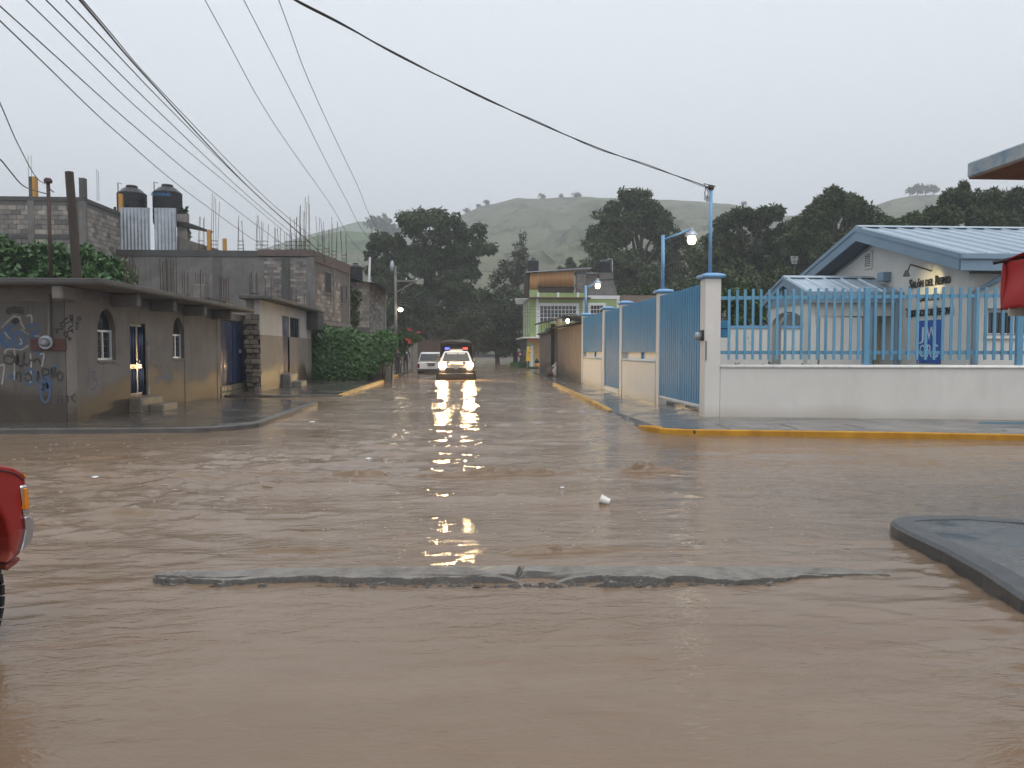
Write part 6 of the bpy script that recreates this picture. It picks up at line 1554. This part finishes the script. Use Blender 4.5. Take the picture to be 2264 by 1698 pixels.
m_skin = M_('skin', (.24, .13, .085), (.2, .11, .07), 6, .55); m_hair = M_('black_hair', (.012, .01, .009), (.02, .016, .014), 9, .5)
m_navy = M_('navy_jacket', (.016, .016, .028), (.011, .011, .02), 4, .6, .3, 14); m_jean = M_('dark_trousers', (.03, .028, .035), (.02, .02, .025), 4, .75, .3, 18)
m_boot = M_('dark_boots', (.018, .016, .015), (.03, .025, .022), 5, .5); m_darkshirt = M_('dark_brown_jacket', (.024, .02, .02), (.016, .014, .014), 4, .65, .3, 14)
m_rain = M_('yellow_raincoat', (.72, .44, .02), (.6, .35, .015), 2.5, .3, .4, 7)
cl = dict(skin=m_skin, hair=m_hair, shirt=m_navy, sleeve=m_navy, legs=m_jean, shoes=m_boot)
p, bo_, sc_ = person('person in a dark navy jacket with a white chest mark, standing behind the vine wall', (gz(898, 823).x, 52.6, .0), R_(8), 1.74,
       dict(elL=(-.27, .0, 1.13), wrL=(-.22, -.1, .93), haL=(-.2, -.14, .86), elR=(.28, .03, 1.13), wrR=(.27, -.04, .9), haR=(.27, -.07, .82)), cl)
MB().box((.07, -.128, 1.33), (.1, .006, .12)).build('chest_mark', m_white_metal, bo_, local=True)
MB().lathe([(.1, 0), (.105, .04), (.08, .09), (0, .11)], (0, -.01, 1.60), 14).build('cap', m_navy, bo_, local=True, smooth=True)
cl2 = dict(cl, shirt=m_darkshirt, sleeve=m_darkshirt)
p, bo_, sc_ = person('person in dark clothes half hidden beside the pale block wall end', (gz(880, 832).x - .02, 44.6, .0), R_(62), 1.66,
       dict(elL=(-.2, -.12, 1.15), wrL=(-.12, -.3, 1.05), haL=(-.1, -.36, 1.02), elR=(.24, -.02, 1.12), wrR=(.22, -.16, .92)), cl2)
MB().lathe([(.1, 0), (.105, .03), (.08, .09), (0, .11)], (0, -.01, 1.53), 14).build('cap', m_dark, bo_, local=True, smooth=True)
cl3 = dict(cl, shirt=m_rain, sleeve=m_rain)
yq = gz(1168, 811.5, .1)
p, bo_, sc_ = person('person in a long yellow hooded raincoat holding up a phone by the green house', (gy(1168, 800, 63.5).x, 63.5, .1), R_(80), 1.70,
       dict(elL=(-.20, -.22, 1.22), wrL=(-.06, -.42, 1.42), haL=(-.02, -.48, 1.47), elR=(.20, -.22, 1.22), wrR=(.07, -.42, 1.42), haR=(.03, -.48, 1.47)), cl3)
co = []
for z_, a, b_ in ((1.46, .10, .09), (1.40, .20, .13), (1.25, .20, .15), (1.0, .19, .17), (.75, .22, .20), (.52, .25, .23)):
    co.append([(a * math.cos(t) * (1 + .05 * math.sin(5 * t + z_ * 9)), b_ * math.sin(t) * (1 + .05 * math.sin(4 * t + z_ * 7)), z_) for t in [2 * math.pi * k / 20 for k in range(20)]])
MB().loft(co, cap=False).build('raincoat', m_rain, p, local=True, smooth=True, fixn=False)
MB().lathe([(.12, -.14), (.135, -.05), (.13, .04), (.09, .12), (0, .15)], (0, .02, 1.56), 16).build('hood', m_rain, p, local=True, smooth=True)
tag(MB().box((0, 0, 0), (.012, .075, .15)).build('phone', m_dark), 'dark phone held up by the person in the yellow raincoat', 'phone').location = (p.location.x + .52, p.location.y - .09, 1.62)

# ================================================================== SMALL THINGS
sgq = gy(1150, 783, 68.0)
rs = thing('round_sign', (sgq.x, 68, -.3), 'round red sign with a white centre at the end of the street', 'sign')
MB().lathe([(0, 0), (.26, 0), (.26, .03), (0, .03)], (sgq.x, 67.95, sgq.z), 24, 0, 'y').build('disc', M_('red_sign', (.22, .02, .03), (.18, .016, .024), 4, .5), rs)
MB().lathe([(0, -.012), (.1, -.012), (.1, -.001), (0, -.001)], (sgq.x, 67.95, sgq.z), 20, 0, 'y').build('centre', m_trim, rs)
MB().tube([(sgq.x, 68, -.3), (sgq.x, 68, sgq.z)], .04, 6).build('post', m_darktrim, rs)
a, c = gy(1157.5, 787, 67.0), gy(1165.5, 773.5, 67.0)
bd = thing('grey_board', ((a.x + c.x) / 2, 67, -.3), 'small grey board on a post beside the yellow raincoat', 'board')
MB().span((a.x, 66.98, a.z), (c.x, 67.02, c.z)).build('board', m_gategrey, bd); MB().span(((a.x + c.x) / 2 - .03, 67.021, -.3), ((a.x + c.x) / 2 + .03, 67.06, c.z)).build('post', m_darktrim, bd)
a = gy(1188, 811, 64.5)
og = thing('orange_container', (a.x, 64.5, .1), 'small orange container with a black top by the green house wall', 'container')
MB().lathe([(0, .1), (.17, .1), (.18, .2), (.17, .45), (0, .46)], (a.x, 64.5, 0), 14).build('body', M_('orange_plastic', (.62, .22, .06), (.5, .17, .05), 5, .5), og, smooth=True)
MB().lathe([(.19, .45), (.18, .62), (.1, .75), (.03, .84), (0, .85)], (a.x - .03, 64.5, 0), 12).build('cover', m_dark, og, smooth=True)
cq = gz(1338, 1113, .0)
cup = MB(); ax = Vector((.85, -.30, -.28)).normalized(); u_ = ax.orthogonal().normalized(); w_ = ax.cross(u_)
prof = [(.030, 0), (.031, .004), (.042, .085), (.045, .088), (.044, .092), (.040, .088), (.029, .006)]
cup.loft([[tuple(Vector((cq.x - .045, cq.y, .045)) + ax * (.092 - z_) + (u_ * math.cos(t) + w_ * math.sin(t)) * r_) for t in [2 * math.pi * k / 20 for k in range(20)]] for r_, z_ in prof])
tag(cup.build('foam_cup', M_('white_foam', (.8, .79, .77), (.72, .71, .69), 8, .6), smooth=True), 'white foam cup floating on its side in the brown water', 'cup')
def litter(px, py, s, lab):
    q = gz(px, py, .01); rg = []
    for k in range(5):
        t = k / 4; rg.append([(q.x + (t - .5) * s * 2.2, q.y + s * .5 * math.cos(a + k) * (1.2 - abs(t - .5)), .014 + s * .28 * math.sin(a + 1.7 * k) * (1.1 - abs(2 * t - 1) * .7)) for a in [2 * math.pi * j / 7 for j in range(7)]])
    tag(MB().loft(rg).build('litter', m_white_metal), lab, 'litter', 'white litter floating on the flood')
litter(210, 1055, .035, 'white plastic scrap floating nearest the red pickup')
litter(815, 1014, .035, 'white scrap floating left of the headlight glitter')
litter(1243, 1078, .022, 'tiny white scrap floating to the left of the foam cup')
litter(690, 933, .05, 'white scrap floating by the end of the left kerb')
litter(604, 861, .08, 'white scrap on the pavement in front of the white house')
a, c = gz(2166, 937, .13), gz(2264, 937, .13)
bp = MB().prism([(a.x, a.y + .02, .118), (a.x + .12, a.y + .07, .14), (c.x + 1.2, c.y - .12, .14), (c.x + 1.2, c.y - .18, .118)], (0, .04, .02))
tag(bp.build('blue_plank', M_('faded_blue_plank', (.07, .14, .19), (.035, .06, .08), 6, .5), bevel=.006), 'light blue plank lying against the foot of the boundary wall', 'plank')
for (px, py, s, lab) in ((1093, 793, .5, 'pale boulder right of the police pickup at the street end'), (1112, 795, .42, 'low pale boulder, middle of three at the street end'), (1128, 797, .35, 'small pale boulder, rightmost of three at the street end')):
    q = gz(px, py + 3, 0); rg = []
    for k in range(6):
        t = k / 5; rr = s * math.sqrt(max(.02, 1 - (t - .15) ** 2 * 1.2)); rg.append([(q.x + rr * 1.6 * math.cos(a) * (1 + .15 * math.sin(3 * a + k)), 74 + rr * math.sin(a), -.3 + t * s * 1.25) for a in [2 * math.pi * j / 10 for j in range(10)]])
    tag(MB().loft(rg).build('boulder', m_blockp, smooth=True), lab, 'boulder', 'boulders at the street end')
# ================================================================== VEGETATION
def leaf_cloud(blobs, count, L, W, seed, droop=.5, sub=9, subr=.38, core=.0):
    """leaf rhombs on many small clumps that sit on the given ellipsoids; blobs = (x, y, z, rx, ry, rz)"""
    rng = np.random.default_rng(seed); B_ = np.array(blobs, float)
    wt = (B_[:, 3] * B_[:, 5] + B_[:, 3] * B_[:, 4]); wt = wt / wt.sum()
    cs = []
    for b_ in B_:
        k = max(5, int(sub * 2.0))
        d = rng.normal(size=(k, 3)); d /= np.linalg.norm(d, axis=1)[:, None]
        rr = rng.uniform(.45, 1.0, (k, 1))
        c = b_[:3] + d * b_[3:6] * rr
        s = np.full((k, 1), (b_[3] * b_[4] * b_[5]) ** (1 / 3) * subr) * rng.uniform(.6, 1.25, (k, 1))
        cs.append(np.hstack([c, s]))
    owner = rng.choice(len(B_), count, p=wt)
    P = np.zeros((count, 3)); O = np.zeros((count, 3))
    for i in range(len(B_)):
        m = np.where(owner == i)[0]
        if not len(m): continue
        pick = cs[i][rng.integers(0, len(cs[i]), len(m))]
        d = rng.normal(size=(len(m), 3)); d /= np.linalg.norm(d, axis=1)[:, None]
        P[m] = pick[:, :3] + d * pick[:, 3:4] * rng.uniform(.25, 1.0, (len(m), 1)) ** .6 * np.array([1, 1, .8])
        O[m] = d
    D = O * .7 + rng.normal(size=(count, 3)) * .5 + np.array([0, 0, -droop]); D /= np.linalg.norm(D, axis=1)[:, None]
    S = np.cross(D, rng.normal(size=(count, 3))); S /= np.linalg.norm(S, axis=1)[:, None]
    l_ = (L * rng.uniform(.6, 1.35, count))[:, None]; w_ = (W * rng.uniform(.7, 1.3, count))[:, None]
    N = np.cross(D, S)
    V = np.stack([P, P + D * l_ * .45 + S * w_ + N * w_ * .2, P + D * l_, P + D * l_ * .45 - S * w_ + N * w_ * .2], 1).reshape(-1, 3)
    return V, np.arange(count * 4).reshape(-1, 4)
def px_blobs(Y, bl, flat=.75):
    out = []; sc = Y / 1700.0
    for i, (cx, cy, rx, ry) in enumerate(bl):
        q = gy(cx, cy, Y); k = (rx + ry) / 2 * sc * flat; out.append((q.x, Y + random.uniform(-.8, .8) * k, q.z, rx * sc, k, ry * sc))
    return out
def tree(name, label, Y, bl, count, L, W, mat, trunk_px, seed, cat='tree', group=None, r0=.35, limbs=6, droop=.5, sub=9, subr=.38, z0=-.3, X0=None):
    B_ = px_blobs(Y, bl); x0 = gy(trunk_px, 780, Y).x if X0 is None else X0
    t = thing(name, (x0, Y, z0), label, cat, group)
    V, Q = leaf_cloud(B_, count, L, W, seed, droop, sub, subr)
    mesh_np('crown', V, Q, mat, t)
    top = max(b_[2] for b_ in B_); mb = MB(); low = sorted(B_, key=lambda b_: b_[2])
    zf = z0 + (top - z0) * .8; k = 6
    xm_ = sum(b_[0] for b_ in B_) / len(B_)
    tr = [(x0 + (xm_ - x0) * (i / k) ** 2 + random.uniform(-.1, .1) * r0, Y + random.uniform(-.1, .1), z0 + (zf - z0) * i / k) for i in range(k + 1)]
    mb.tube(tr, [r0 * (1 - .85 * i / k) for i in range(k + 1)], 8)
    for b_ in random.sample(B_, min(limbs, len(B_))):
        i = min(k - 1, max(1, int(k * .75 * (b_[2] - z0) / (zf - z0)))); a = Vector(tr[i]); e = Vector(b_[:3])
        mid = a.lerp(e, .5) + Vector((0, 0, .12 * (e - a).length)); mb.tube([a, mid, e], [r0 * .4, r0 * .25, r0 * .08], 6)
    mb.build('trunk', m_bark, t, smooth=True)
    return t
f_dark = M_leaf('dark_cypress_foliage', (.026, .044, .02), (.055, .078, .032), .22, .6, (.085, .11, .042))
f_dark2 = M_leaf('dark_oak_foliage', (.03, .05, .02), (.066, .09, .034), .25, .6, (.1, .125, .046))
f_green = M_leaf('mid_green_foliage', (.04, .075, .022), (.065, .11, .03), .5, .6, (.1, .15, .045))
f_thin = M_leaf('grey_green_foliage', (.05, .06, .036), (.07, .08, .045), .5, .65, (.09, .1, .055))
f_bush = M_leaf('fresh_green_foliage', (.035, .085, .026), (.055, .12, .036), .8, .45, (.1, .18, .055), .45)
f_vine = M_leaf('vine_leaves', (.017, .052, .014), (.036, .09, .02), .9, .45, (.08, .145, .034), .3)
BT = 'trees beyond the houses'
tree('cypress_tree', 'huge dark cypress tree with ragged crown at the end of the street', 86,
     [(968, 474, 26, 20), (934, 480, 26, 20), (907, 480, 18, 18), (943, 505, 62, 34), (1006, 502, 34, 28), (1051, 514, 24, 20), (1062, 500, 9, 12), (861, 532, 42, 24), (836, 540, 22, 16), (997, 543, 62, 34), (1066, 549, 30, 18), (1088, 548, 10, 12), (906, 562, 62, 38), (845, 582, 38, 28), (815, 562, 9, 14), (1015, 582, 55, 32), (960, 600, 72, 50), (866, 612, 46, 38), (1004, 632, 50, 36), (1046, 602, 12, 18), (1036, 655, 26, 32), (960, 664, 80, 48), (890, 662, 50, 42), (960, 720, 95, 45), (1045, 715, 45, 45), (880, 725, 50, 45)],
     75000, .42, .085, f_dark, 955, 1, group=BT, r0=.9, limbs=12, droop=.9, sub=8)
tree('slender_tree', 'slender sparse grey-green tree between the dark cypress and the green house', 92,
     [(1155, 534, 7, 18), (1150, 560, 16, 24), (1162, 590, 18, 28), (1122, 592, 18, 30), (1106, 625, 22, 30), (1152, 632, 32, 36), (1097, 662, 26, 28), (1132, 665, 40, 34)],
     9000, .4, .055, f_thin, 1140, 2, group=BT, r0=.3, limbs=8, droop=-.2, sub=7, subr=.3)
tree('dark_tree', 'low dark tree mass under the slender tree at the street end', 90,
     [(1080, 690, 50, 45), (1120, 700, 50, 45), (1160, 690, 30, 45), (1060, 740, 60, 45), (1120, 750, 60, 40), (1000, 750, 50, 40)], 26000, .42, .09, f_dark, 1100, 3, group=BT, r0=.3, droop=.4)
tree('dark_tree', 'tall dense dark tree rising behind the right lamp posts', 88,
     [(1405, 436, 28, 20), (1380, 448, 30, 24), (1350, 470, 30, 28), (1430, 462, 28, 28), (1400, 500, 62, 46), (1330, 525, 30, 42), (1455, 505, 36, 34), (1480, 530, 40, 32), (1318, 585, 30, 44), (1400, 590, 84, 52), (1490, 590, 48, 44), (1525, 560, 18, 22), (1380, 430, 12, 12), (1425, 430, 12, 12), (1470, 480, 16, 20), (1500, 520, 18, 18), (1360, 650, 70, 40), (1460, 650, 80, 40)],
     55000, .45, .095, f_dark2, 1400, 4, group=BT, r0=.7, limbs=9)
tree('small_tree', 'small pointed tree just right of the bamboo screen', 100, [(1262, 578, 7, 12), (1262, 594, 12, 12), (1240, 600, 10, 9), (1290, 600, 14, 12)], 3000, .4, .09, f_thin, 1262, 5, group=BT, r0=.2, limbs=3)
tree('dark_tree', 'broad dark tree directly behind the blue service mast', 70,
     [(1605, 500, 28, 24), (1570, 540, 24, 30), (1545, 575, 26, 34), (1750, 520, 34, 34), (1765, 570, 40, 40), (1630, 470, 16, 12), (1715, 465, 16, 12), (1660, 482, 40, 26), (1700, 478, 30, 24), (1640, 555, 56, 44), (1590, 590, 44, 44), (1700, 545, 50, 44), (1680, 620, 90, 40), (1590, 650, 60, 32)], 46000, .38, .085, f_dark2, 1640, 6, group=BT, r0=.5, limbs=8)
tree('dark_tree', 'bulky tree with a high pointed top left of the hall ridge', 66,
     [(1852, 424, 14, 16), (1838, 445, 40, 24), (1880, 452, 36, 26), (1795, 480, 34, 26), (1905, 470, 26, 24), (1850, 500, 76, 40), (1760, 530, 36, 36), (1930, 500, 30, 34), (1945, 478, 18, 22), (1815, 455, 20, 16), (1770, 500, 26, 24), (1810, 560, 66, 44), (1900, 555, 60, 40), (1760, 600, 50, 44)], 48000, .38, .08, f_dark2, 1850, 7, group=BT, r0=.5, limbs=9)
tree('green_tree', 'lighter green tree in the dip above the hall ridge', 60, [(1960, 505, 26, 26), (2008, 492, 24, 22), (1985, 520, 46, 26), (2035, 512, 22, 24), (2010, 545, 60, 26)], 14000, .34, .08, f_green, 2000, 8, group=BT, r0=.3)
tree('dark_tree', 'wide dark tree above the right part of the hall roof', 58,
     [(2130, 424, 24, 22), (2110, 445, 38, 26), (2170, 442, 34, 24), (2225, 446, 36, 26), (2280, 455, 40, 30), (2080, 480, 42, 28), (2150, 490, 70, 34), (2240, 500, 60, 36), (2150, 535, 80, 24), (2050, 505, 36, 30), (2195, 432, 16, 14), (2250, 428, 14, 14)], 40000, .34, .075, f_dark2, 2150, 9, group=BT, r0=.4, limbs=8)
tree('shrub_row', 'dark shrubs in the gap between the green house and the hall', 56,
     [(1400, 652, 30, 12), (1450, 646, 30, 14), (1500, 640, 30, 18), (1550, 640, 40, 26), (1610, 632, 44, 30), (1680, 640, 50, 30), (1740, 625, 44, 34)], 12000, .3, .08, f_dark2, 1600, 10, group=BT, r0=.15, z0=-.3)
tree('dark_tree', 'distant dark tree belt filling in behind the service mast and hall', 96,
     [(1545, 560, 30, 26), (1580, 575, 36, 40), (1640, 540, 40, 34), (1700, 530, 40, 34), (1760, 530, 36, 34), (1790, 560, 40, 40), (1700, 590, 120, 40), (1570, 620, 60, 40), (1960, 540, 60, 30), (2060, 520, 50, 30)], 26000, .45, .1, f_dark2, 1680, 17, group=BT, r0=.4, limbs=8)
tw = thing('terrace_wall', (12, 52, 0), 'brown terrace wall right of the green house', 'wall')
MB().span((gy(1369, 670, 52).x + .1, 52, -.3), (gy(1560, 670, 52).x, 52.3, gy(1400, 653, 52).z)).build('wall', m_brown, tw)
tree('yard_shrub', 'leafy green shrub hanging over the back wall of the hall yard', 34.6,
     [(1625, 655, 26, 20), (1660, 660, 26, 22), (1590, 668, 24, 26), (1640, 695, 44, 34), (1680, 690, 18, 24), (1610, 735, 30, 28), (1650, 750, 30, 22)], 6000, .30, .07, f_green, 1640, 12, cat='shrub', r0=.12, droop=.7)
tree('leafy_tree', 'bright leafy tree growing behind the corner house roof at the left', 26.5,
     [(30, 575, 50, 32), (10, 545, 24, 26), (90, 570, 44, 28), (150, 585, 40, 30), (120, 555, 24, 18), (210, 585, 44, 30), (250, 600, 30, 26), (185, 560, 20, 16), (60, 620, 70, 34), (180, 630, 80, 34), (285, 618, 22, 16), (-40, 590, 50, 50)], 15000, .21, .062, f_bush, 110, 13, r0=.16, limbs=7, droop=.35, sub=14, subr=.3)
tree('roof_plant', 'small dark plant sprouting beside the right black tank', 39.4, [(404, 466, 7, 5), (412, 517, 8, 6)], 160, .24, .07, f_dark2, 404, 14, cat='plant', r0=.02, limbs=1, z0=6.05)
tree('gap_shrub', 'dark shrub in the gap beside the far block house', 45.5, [(778, 660, 9, 34), (776, 700, 12, 24)], 900, .3, .09, f_dark2, 777, 15, cat='shrub', r0=.06, limbs=2)
# young planting behind the vine wall, with red flowers
ps = tree('flowering_shrub', 'straggly shrub with red flowers behind the two standing people', 50.5, [(885, 752, 20, 16), (905, 745, 22, 16), (878, 785, 10, 22), (920, 745, 14, 10), (895, 765, 14, 16)], 1500, .22, .06, f_green, 885, 16, cat='shrub', r0=.05, limbs=5)
m_flow = M_('red_flower', (.5, .05, .05), (.42, .035, .04), 8, .5)
for (px, py) in ((908, 729), (904, 727), (926, 734), (901, 750), (905, 752), (906, 757)):
    q = gy(px, py, 50.0); mb = MB()
    for k in range(7):
        a = 2 * math.pi * k / 7 + random.random(); d = Vector((math.cos(a), -.3, math.sin(a) * .6 - .1)) * .15
        s_ = Vector((-d.z, 0, d.x)) * .35; mb.add([q, q + d * .5 + s_, q + d, q + d * .5 - s_], [(0, 1, 2, 3)])
    mb.build('flower', m_flow, ps, fixn=False)
# vine on its fence: big single leaves
vn = thing('vine', (-5.1, 35.8, .1), 'dense green vine covering the fence between white house and block wall', 'vine')
rng = np.random.default_rng(5); VV_, FF_ = [], []
x0v, x1v = gy(690, 780, 35.7).x, gy(878, 780, 35.7).x
cnt = 0
while cnt < 3800:
    s = rng.uniform(0, 1); x = x0v + (x1v - x0v) * s
    zt = 2.45 + .16 * math.sin(s * 5 + 1) + .1 * math.sin(s * 17); zb = .1 if s < .62 else .1 + (s - .62) * 3.4 + .2 * math.sin(s * 40)
    if s > .93: zt -= (s - .93) * 3
    z = rng.uniform(zb, zt); y = 35.75 - .38 * math.sqrt(max(0, 1 - abs((z - 1.4) / 1.5) ** 3)) - rng.uniform(-.12, .1)
    if z > zt - .25: y += rng.uniform(0, .6)
    nrm = Vector((rng.normal() * .35 + .15, -1.0 + rng.normal() * .25, .35 + rng.normal() * .4)).normalized()
    up = (Vector((0, 0, -1)) + Vector(rng.normal(size=3)) * .35); up = (up - nrm * up.dot(nrm)).normalized(); sd = nrm.cross(up)
    r = rng.uniform(.05, .105); P0 = Vector((x, y, z)); b0 = len(VV_)
    for (a, c, dz) in ((0, -.45, 0), (.75, -.75, .1), (1.0, -.1, .22), (.6, .6, .12), (0, 1.2, -.12), (-.6, .6, .12), (-1.0, -.1, .22), (-.75, -.75, .1)):
        q = P0 + sd * (a * r) + up * (c * r) + nrm * (dz * r); VV_.append(tuple(q))
    FF_ += [(b0, b0 + 1, b0 + 2, b0 + 3), (b0, b0 + 3, b0 + 4, b0 + 5), (b0, b0 + 5, b0 + 6, b0 + 7)]
    cnt += 1
tag(mesh_np('leaves', np.array(VV_), np.array(FF_), f_vine, vn), kind='stuff')
mb = MB()
for k in range(9): xx = x0v + (x1v - x0v) * (k + .3) / 9; mb.tube([(xx, 35.8, -.2), (xx + .1, 35.75, 1.2), (xx + random.uniform(-.2, .2), 35.8, 2.3)], .03, 5)
mb.build('stem', m_bark, vn)
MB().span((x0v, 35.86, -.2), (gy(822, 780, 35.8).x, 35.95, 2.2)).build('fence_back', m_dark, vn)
q = gy(703, 735, 35.1)
tag(MB().prism([(q.x, 35.2, q.z), (q.x + .1, 35.15, q.z - .1), (q.x + .16, 35.2, q.z - .3), (q.x + .04, 35.2, q.z - .2), (q.x - .06, 35.22, q.z - .12)], (0, .01, 0)).build('plastic_bag', m_white_metal), 'torn white plastic bag caught in the top left of the vine', 'plastic bag')
# grass verge, yard hedges
def grass(name, x0, x1, y0, y1, z, h, n_, mat, seed, label, cat='grass', kind='stuff'):
    rng = np.random.default_rng(seed); P = np.stack([rng.uniform(x0, x1, n_), rng.uniform(y0, y1, n_), np.full(n_, z)], 1)
    a = rng.uniform(0, 6.28, n_); w = .02; d = np.stack([np.cos(a), np.sin(a), 0 * a], 1) * w
    tip = P + np.stack([rng.normal(size=n_) * .06, rng.normal(size=n_) * .06, h * rng.uniform(.5, 1.2, n_)], 1)
    V = np.stack([P - d, P + d, tip + d * .2, tip - d * .2], 1).reshape(-1, 3)
    return tag(mesh_np(name, V, np.arange(n_ * 4).reshape(-1, 4), mat), label, cat, kind=kind)
grass('grass_verge', gy(1131, 800, 70).x, gy(1164, 800, 70).x, 66.5, 73, -.05, .45, 2600, f_bush, 31, 'patch of green grass left of the yellow raincoat')
grass('grass_verge', gy(1167, 820, 60).x, gy(1193, 820, 60).x, 60.6, 61.2, -.02, .22, 500, f_green, 32, 'thin strip of weeds at the edge of the brown yard wall')
def hedge(px0, px1, Y, ztop, lab, seed):
    a, c = gy(px0, 800, Y).x, gy(px1, 800, Y).x
    t = thing('clipped_hedge', ((a + c) / 2, Y, .18), lab, 'hedge', 'clipped hedges in the hall yard')
    n_ = 1600; rng = np.random.default_rng(seed); B_ = [(a + (c - a) * (k + .5) / 6, Y, .18 + (ztop - .18) * .55, (c - a) / 9, .22, (ztop - .18) * .42) for k in range(6)]
    V, Q = leaf_cloud(B_, n_, .09, .03, seed, 0, 10, .5); mesh_np('foliage', V, Q, f_green, t)
    MB().span((a, Y - .1, .15), (c, Y + .1, ztop - .25)).build('core', m_bark, t)
hedge(1592, 1718, 21.0, 1.10, 'long clipped hedge left of the porch in the hall yard', 41)
hedge(1741, 1800, 20.6, 1.12, 'short clipped hedge in front of the porch screen wall', 42)
hedge(1880, 1945, 19.8, 1.06, 'low clipped hedge in front of the hall doors', 43)
# lone trees on the skyline of the hills
def crest_tree(px, py, Y, w, h, lab, seed):
    q = gy(px, py, Y); t = thing('hill_tree', (q.x, Y, q.z - 1.5), lab, 'tree', 'lone trees on the hill skyline')
    V, Q = leaf_cloud([(q.x, Y, q.z + h * .62, w * .5, w * .5, h * .35), (q.x + w * .3, Y, q.z + h * .5, w * .3, w * .3, h * .22)], 220, w * .3, w * .1, seed, 0, 5, .5)
    mesh_np('crown', V, Q, f_dark, t); MB().tube([(q.x, Y, q.z - 2), (q.x, Y, q.z + h * .6)], [w * .07, w * .03], 6).build('trunk', m_bark, t)
for i, (px, py, w, h, lab) in enumerate(((1032, 472, 5, 5, 'leftmost lone tree low on the hill skyline'), (1058, 460, 4, 4, 'second lone tree from the left on the hill skyline'), (1075, 452, 5, 4, 'third lone tree from the left on the hill skyline'), (1198, 440, 5, 5, 'rounded lone tree on the left crest of the hill'), (1240, 438, 4, 4, 'small lone tree in the middle of the hill crest'), (1275, 437, 6, 5, 'wide lone tree just left of the tall dense tree'), (1563, 446, 6, 5, 'flat-topped lone tree beside the blue service mast'), (1644, 454, 4, 4, 'lone tree at the right end of the hill crest'))):
    crest_tree(px, py + 1, 560, w * .8, h * .75, lab, 200 + i)
for i, (px, py, w, h, lab) in enumerate(((2012, 433, 5, 6, 'left tree of the clump on the right hilltop'), (2028, 432, 6, 7, 'second tree of the clump on the right hilltop'), (2046, 431, 6, 7, 'third tree of the clump on the right hilltop'), (2064, 431, 5, 7, 'right tree of the clump on the right hilltop'))):
    crest_tree(px, py, 480, w, h, lab, 220 + i)
for i, (px, py, w, h, lab) in enumerate(((822, 512, 7, 11, 'pointed tree on the green left hillside'), (846, 518, 9, 10, 'round tree right of the pointed one on the left hillside'), (866, 524, 8, 6, 'low round tree on the left hillside by the cypress'))):
    crest_tree(px, py, 470, w, h, lab, 230 + i)

# ================================================================== OVERHEAD CABLES
hi = [((450, -6), (598, 261), (727, 446), (804, 561), -4.85, 'upper thin overhead wire, leftmost of the three steep ones'), ((536, -6), (655, 225), (756, 423), (826, 540), -4.10, 'upper thin overhead wire, middle of the three steep ones'), ((614, -6), (690, 195), (786, 400), (845, 521), -3.45, 'upper thin overhead wire, rightmost of the three steep ones')]
for a, c, e, g, X, lab in hi:
    P = [gx(q[0], q[1], X) for q in (a, c, e, g)]; d0 = P[0] + (P[0] - P[1]) * 2.5
    cable('overhead_wire', [d0] + P + [Vector((X * .96 - .1, YP, cz + .25))], .0078, lab, 8, m_cable, group='overhead wires along the street')
Xc, Yc = cm.x + .05, YM - .02
lo_ = [((-6, 40), (262, 296), (438, 442), (610, 557), .0078, 'lowest of the fan of wires dropping to the block building'), ((-6, 8), (300, 282), (475, 427), (640, 548), .0078, 'second lowest of the fan of wires to the block building'), ((52, -6), (330, 262), (517, 418), (672, 548), .007, 'third wire up in the fan dropping to the block building'), ((96, -6), (350, 246), (545, 430), (690, 553), .0078, 'fourth wire up in the fan dropping to the block building'), ((140, -6), (380, 246), (560, 424), (700, 550), .0078, 'fifth wire up in the fan dropping to the block building'), ((170, -8), (330, 178), (548, 412), (705, 556), .014, 'thick black cable, boldest of the fan to the block building'), ((176, -8), (360, 205), (590, 440), (735, 565), .0078, 'thin wire beside the thick black cable to the block building')]
for i, (a, c, e, g, r, lab) in enumerate(lo_):
    yy = (8.2, 14.0, 22.0, 31.0); P = [gy(q[0], q[1], y) for q, y in zip((a, c, e, g), yy)]
    end = on_side(.25 + .25 * i, zm_ - .15 - .05 * i, .08)
    cable('overhead_cable', [P[0] + (P[0] - P[1]) * 2.2] + P + [end], r, lab, 8, m_cable, group='fan of cables to the block building')
for i, (ya, yb) in enumerate(((655, 676), (661, 682), (667, 690), (673, 697))):
    a, e = gy(876, ya, YP), gy(1340, yb + 6, 55.0); m1 = gy(1060, (ya + yb) / 2 + 6, 59)
    cable('cross_street_wire', [a, m1, gy(1200, yb + 3, 57), e], .012, ['top', 'second', 'third', 'lowest'][i] + ' of the four wires crossing the street to the green house', 6, m_wire, group='wires crossing the street')
cable('cross_street_wire', [Vector((ca.x, YP, cz + .3)), gy(1000, 598, 63), gy(1030, 600, 64), gy(1170, 600, 66.4)], .010, 'high thin wire from the pole crossarm to the green house roof', 6, m_wire)
cable('cross_street_wire', [gy(1370, 622, 64), gy(1460, 628, 62), gy(1700, 636, 58), gy(1780, 640, 56)], .010, 'thin wire running right from the green house towards the hall', 6, m_wire)

# ================================================================== HAZE: rain-laden air round the whole place
hz = MB().box((0, 575, 99.0), (2330, 1290, 202))
hzo = hz.build('haze', [])
mh = bpy.data.materials.new('rain_haze'); mh.use_nodes = True
nh, lh = mh.node_tree.nodes, mh.node_tree.links; nh.clear()
oh = nh.new('ShaderNodeOutputMaterial'); vh = nh.new('ShaderNodeVolumePrincipled')
vh.inputs['Color'].default_value = (.93, .96, 1.0, 1); vh.inputs['Density'].default_value = .0012; vh.inputs['Anisotropy'].default_value = .1
lh.new(vh.outputs[0], oh.inputs['Volume']); hzo.data.materials.append(mh)
tag(hzo, kind='stuff')
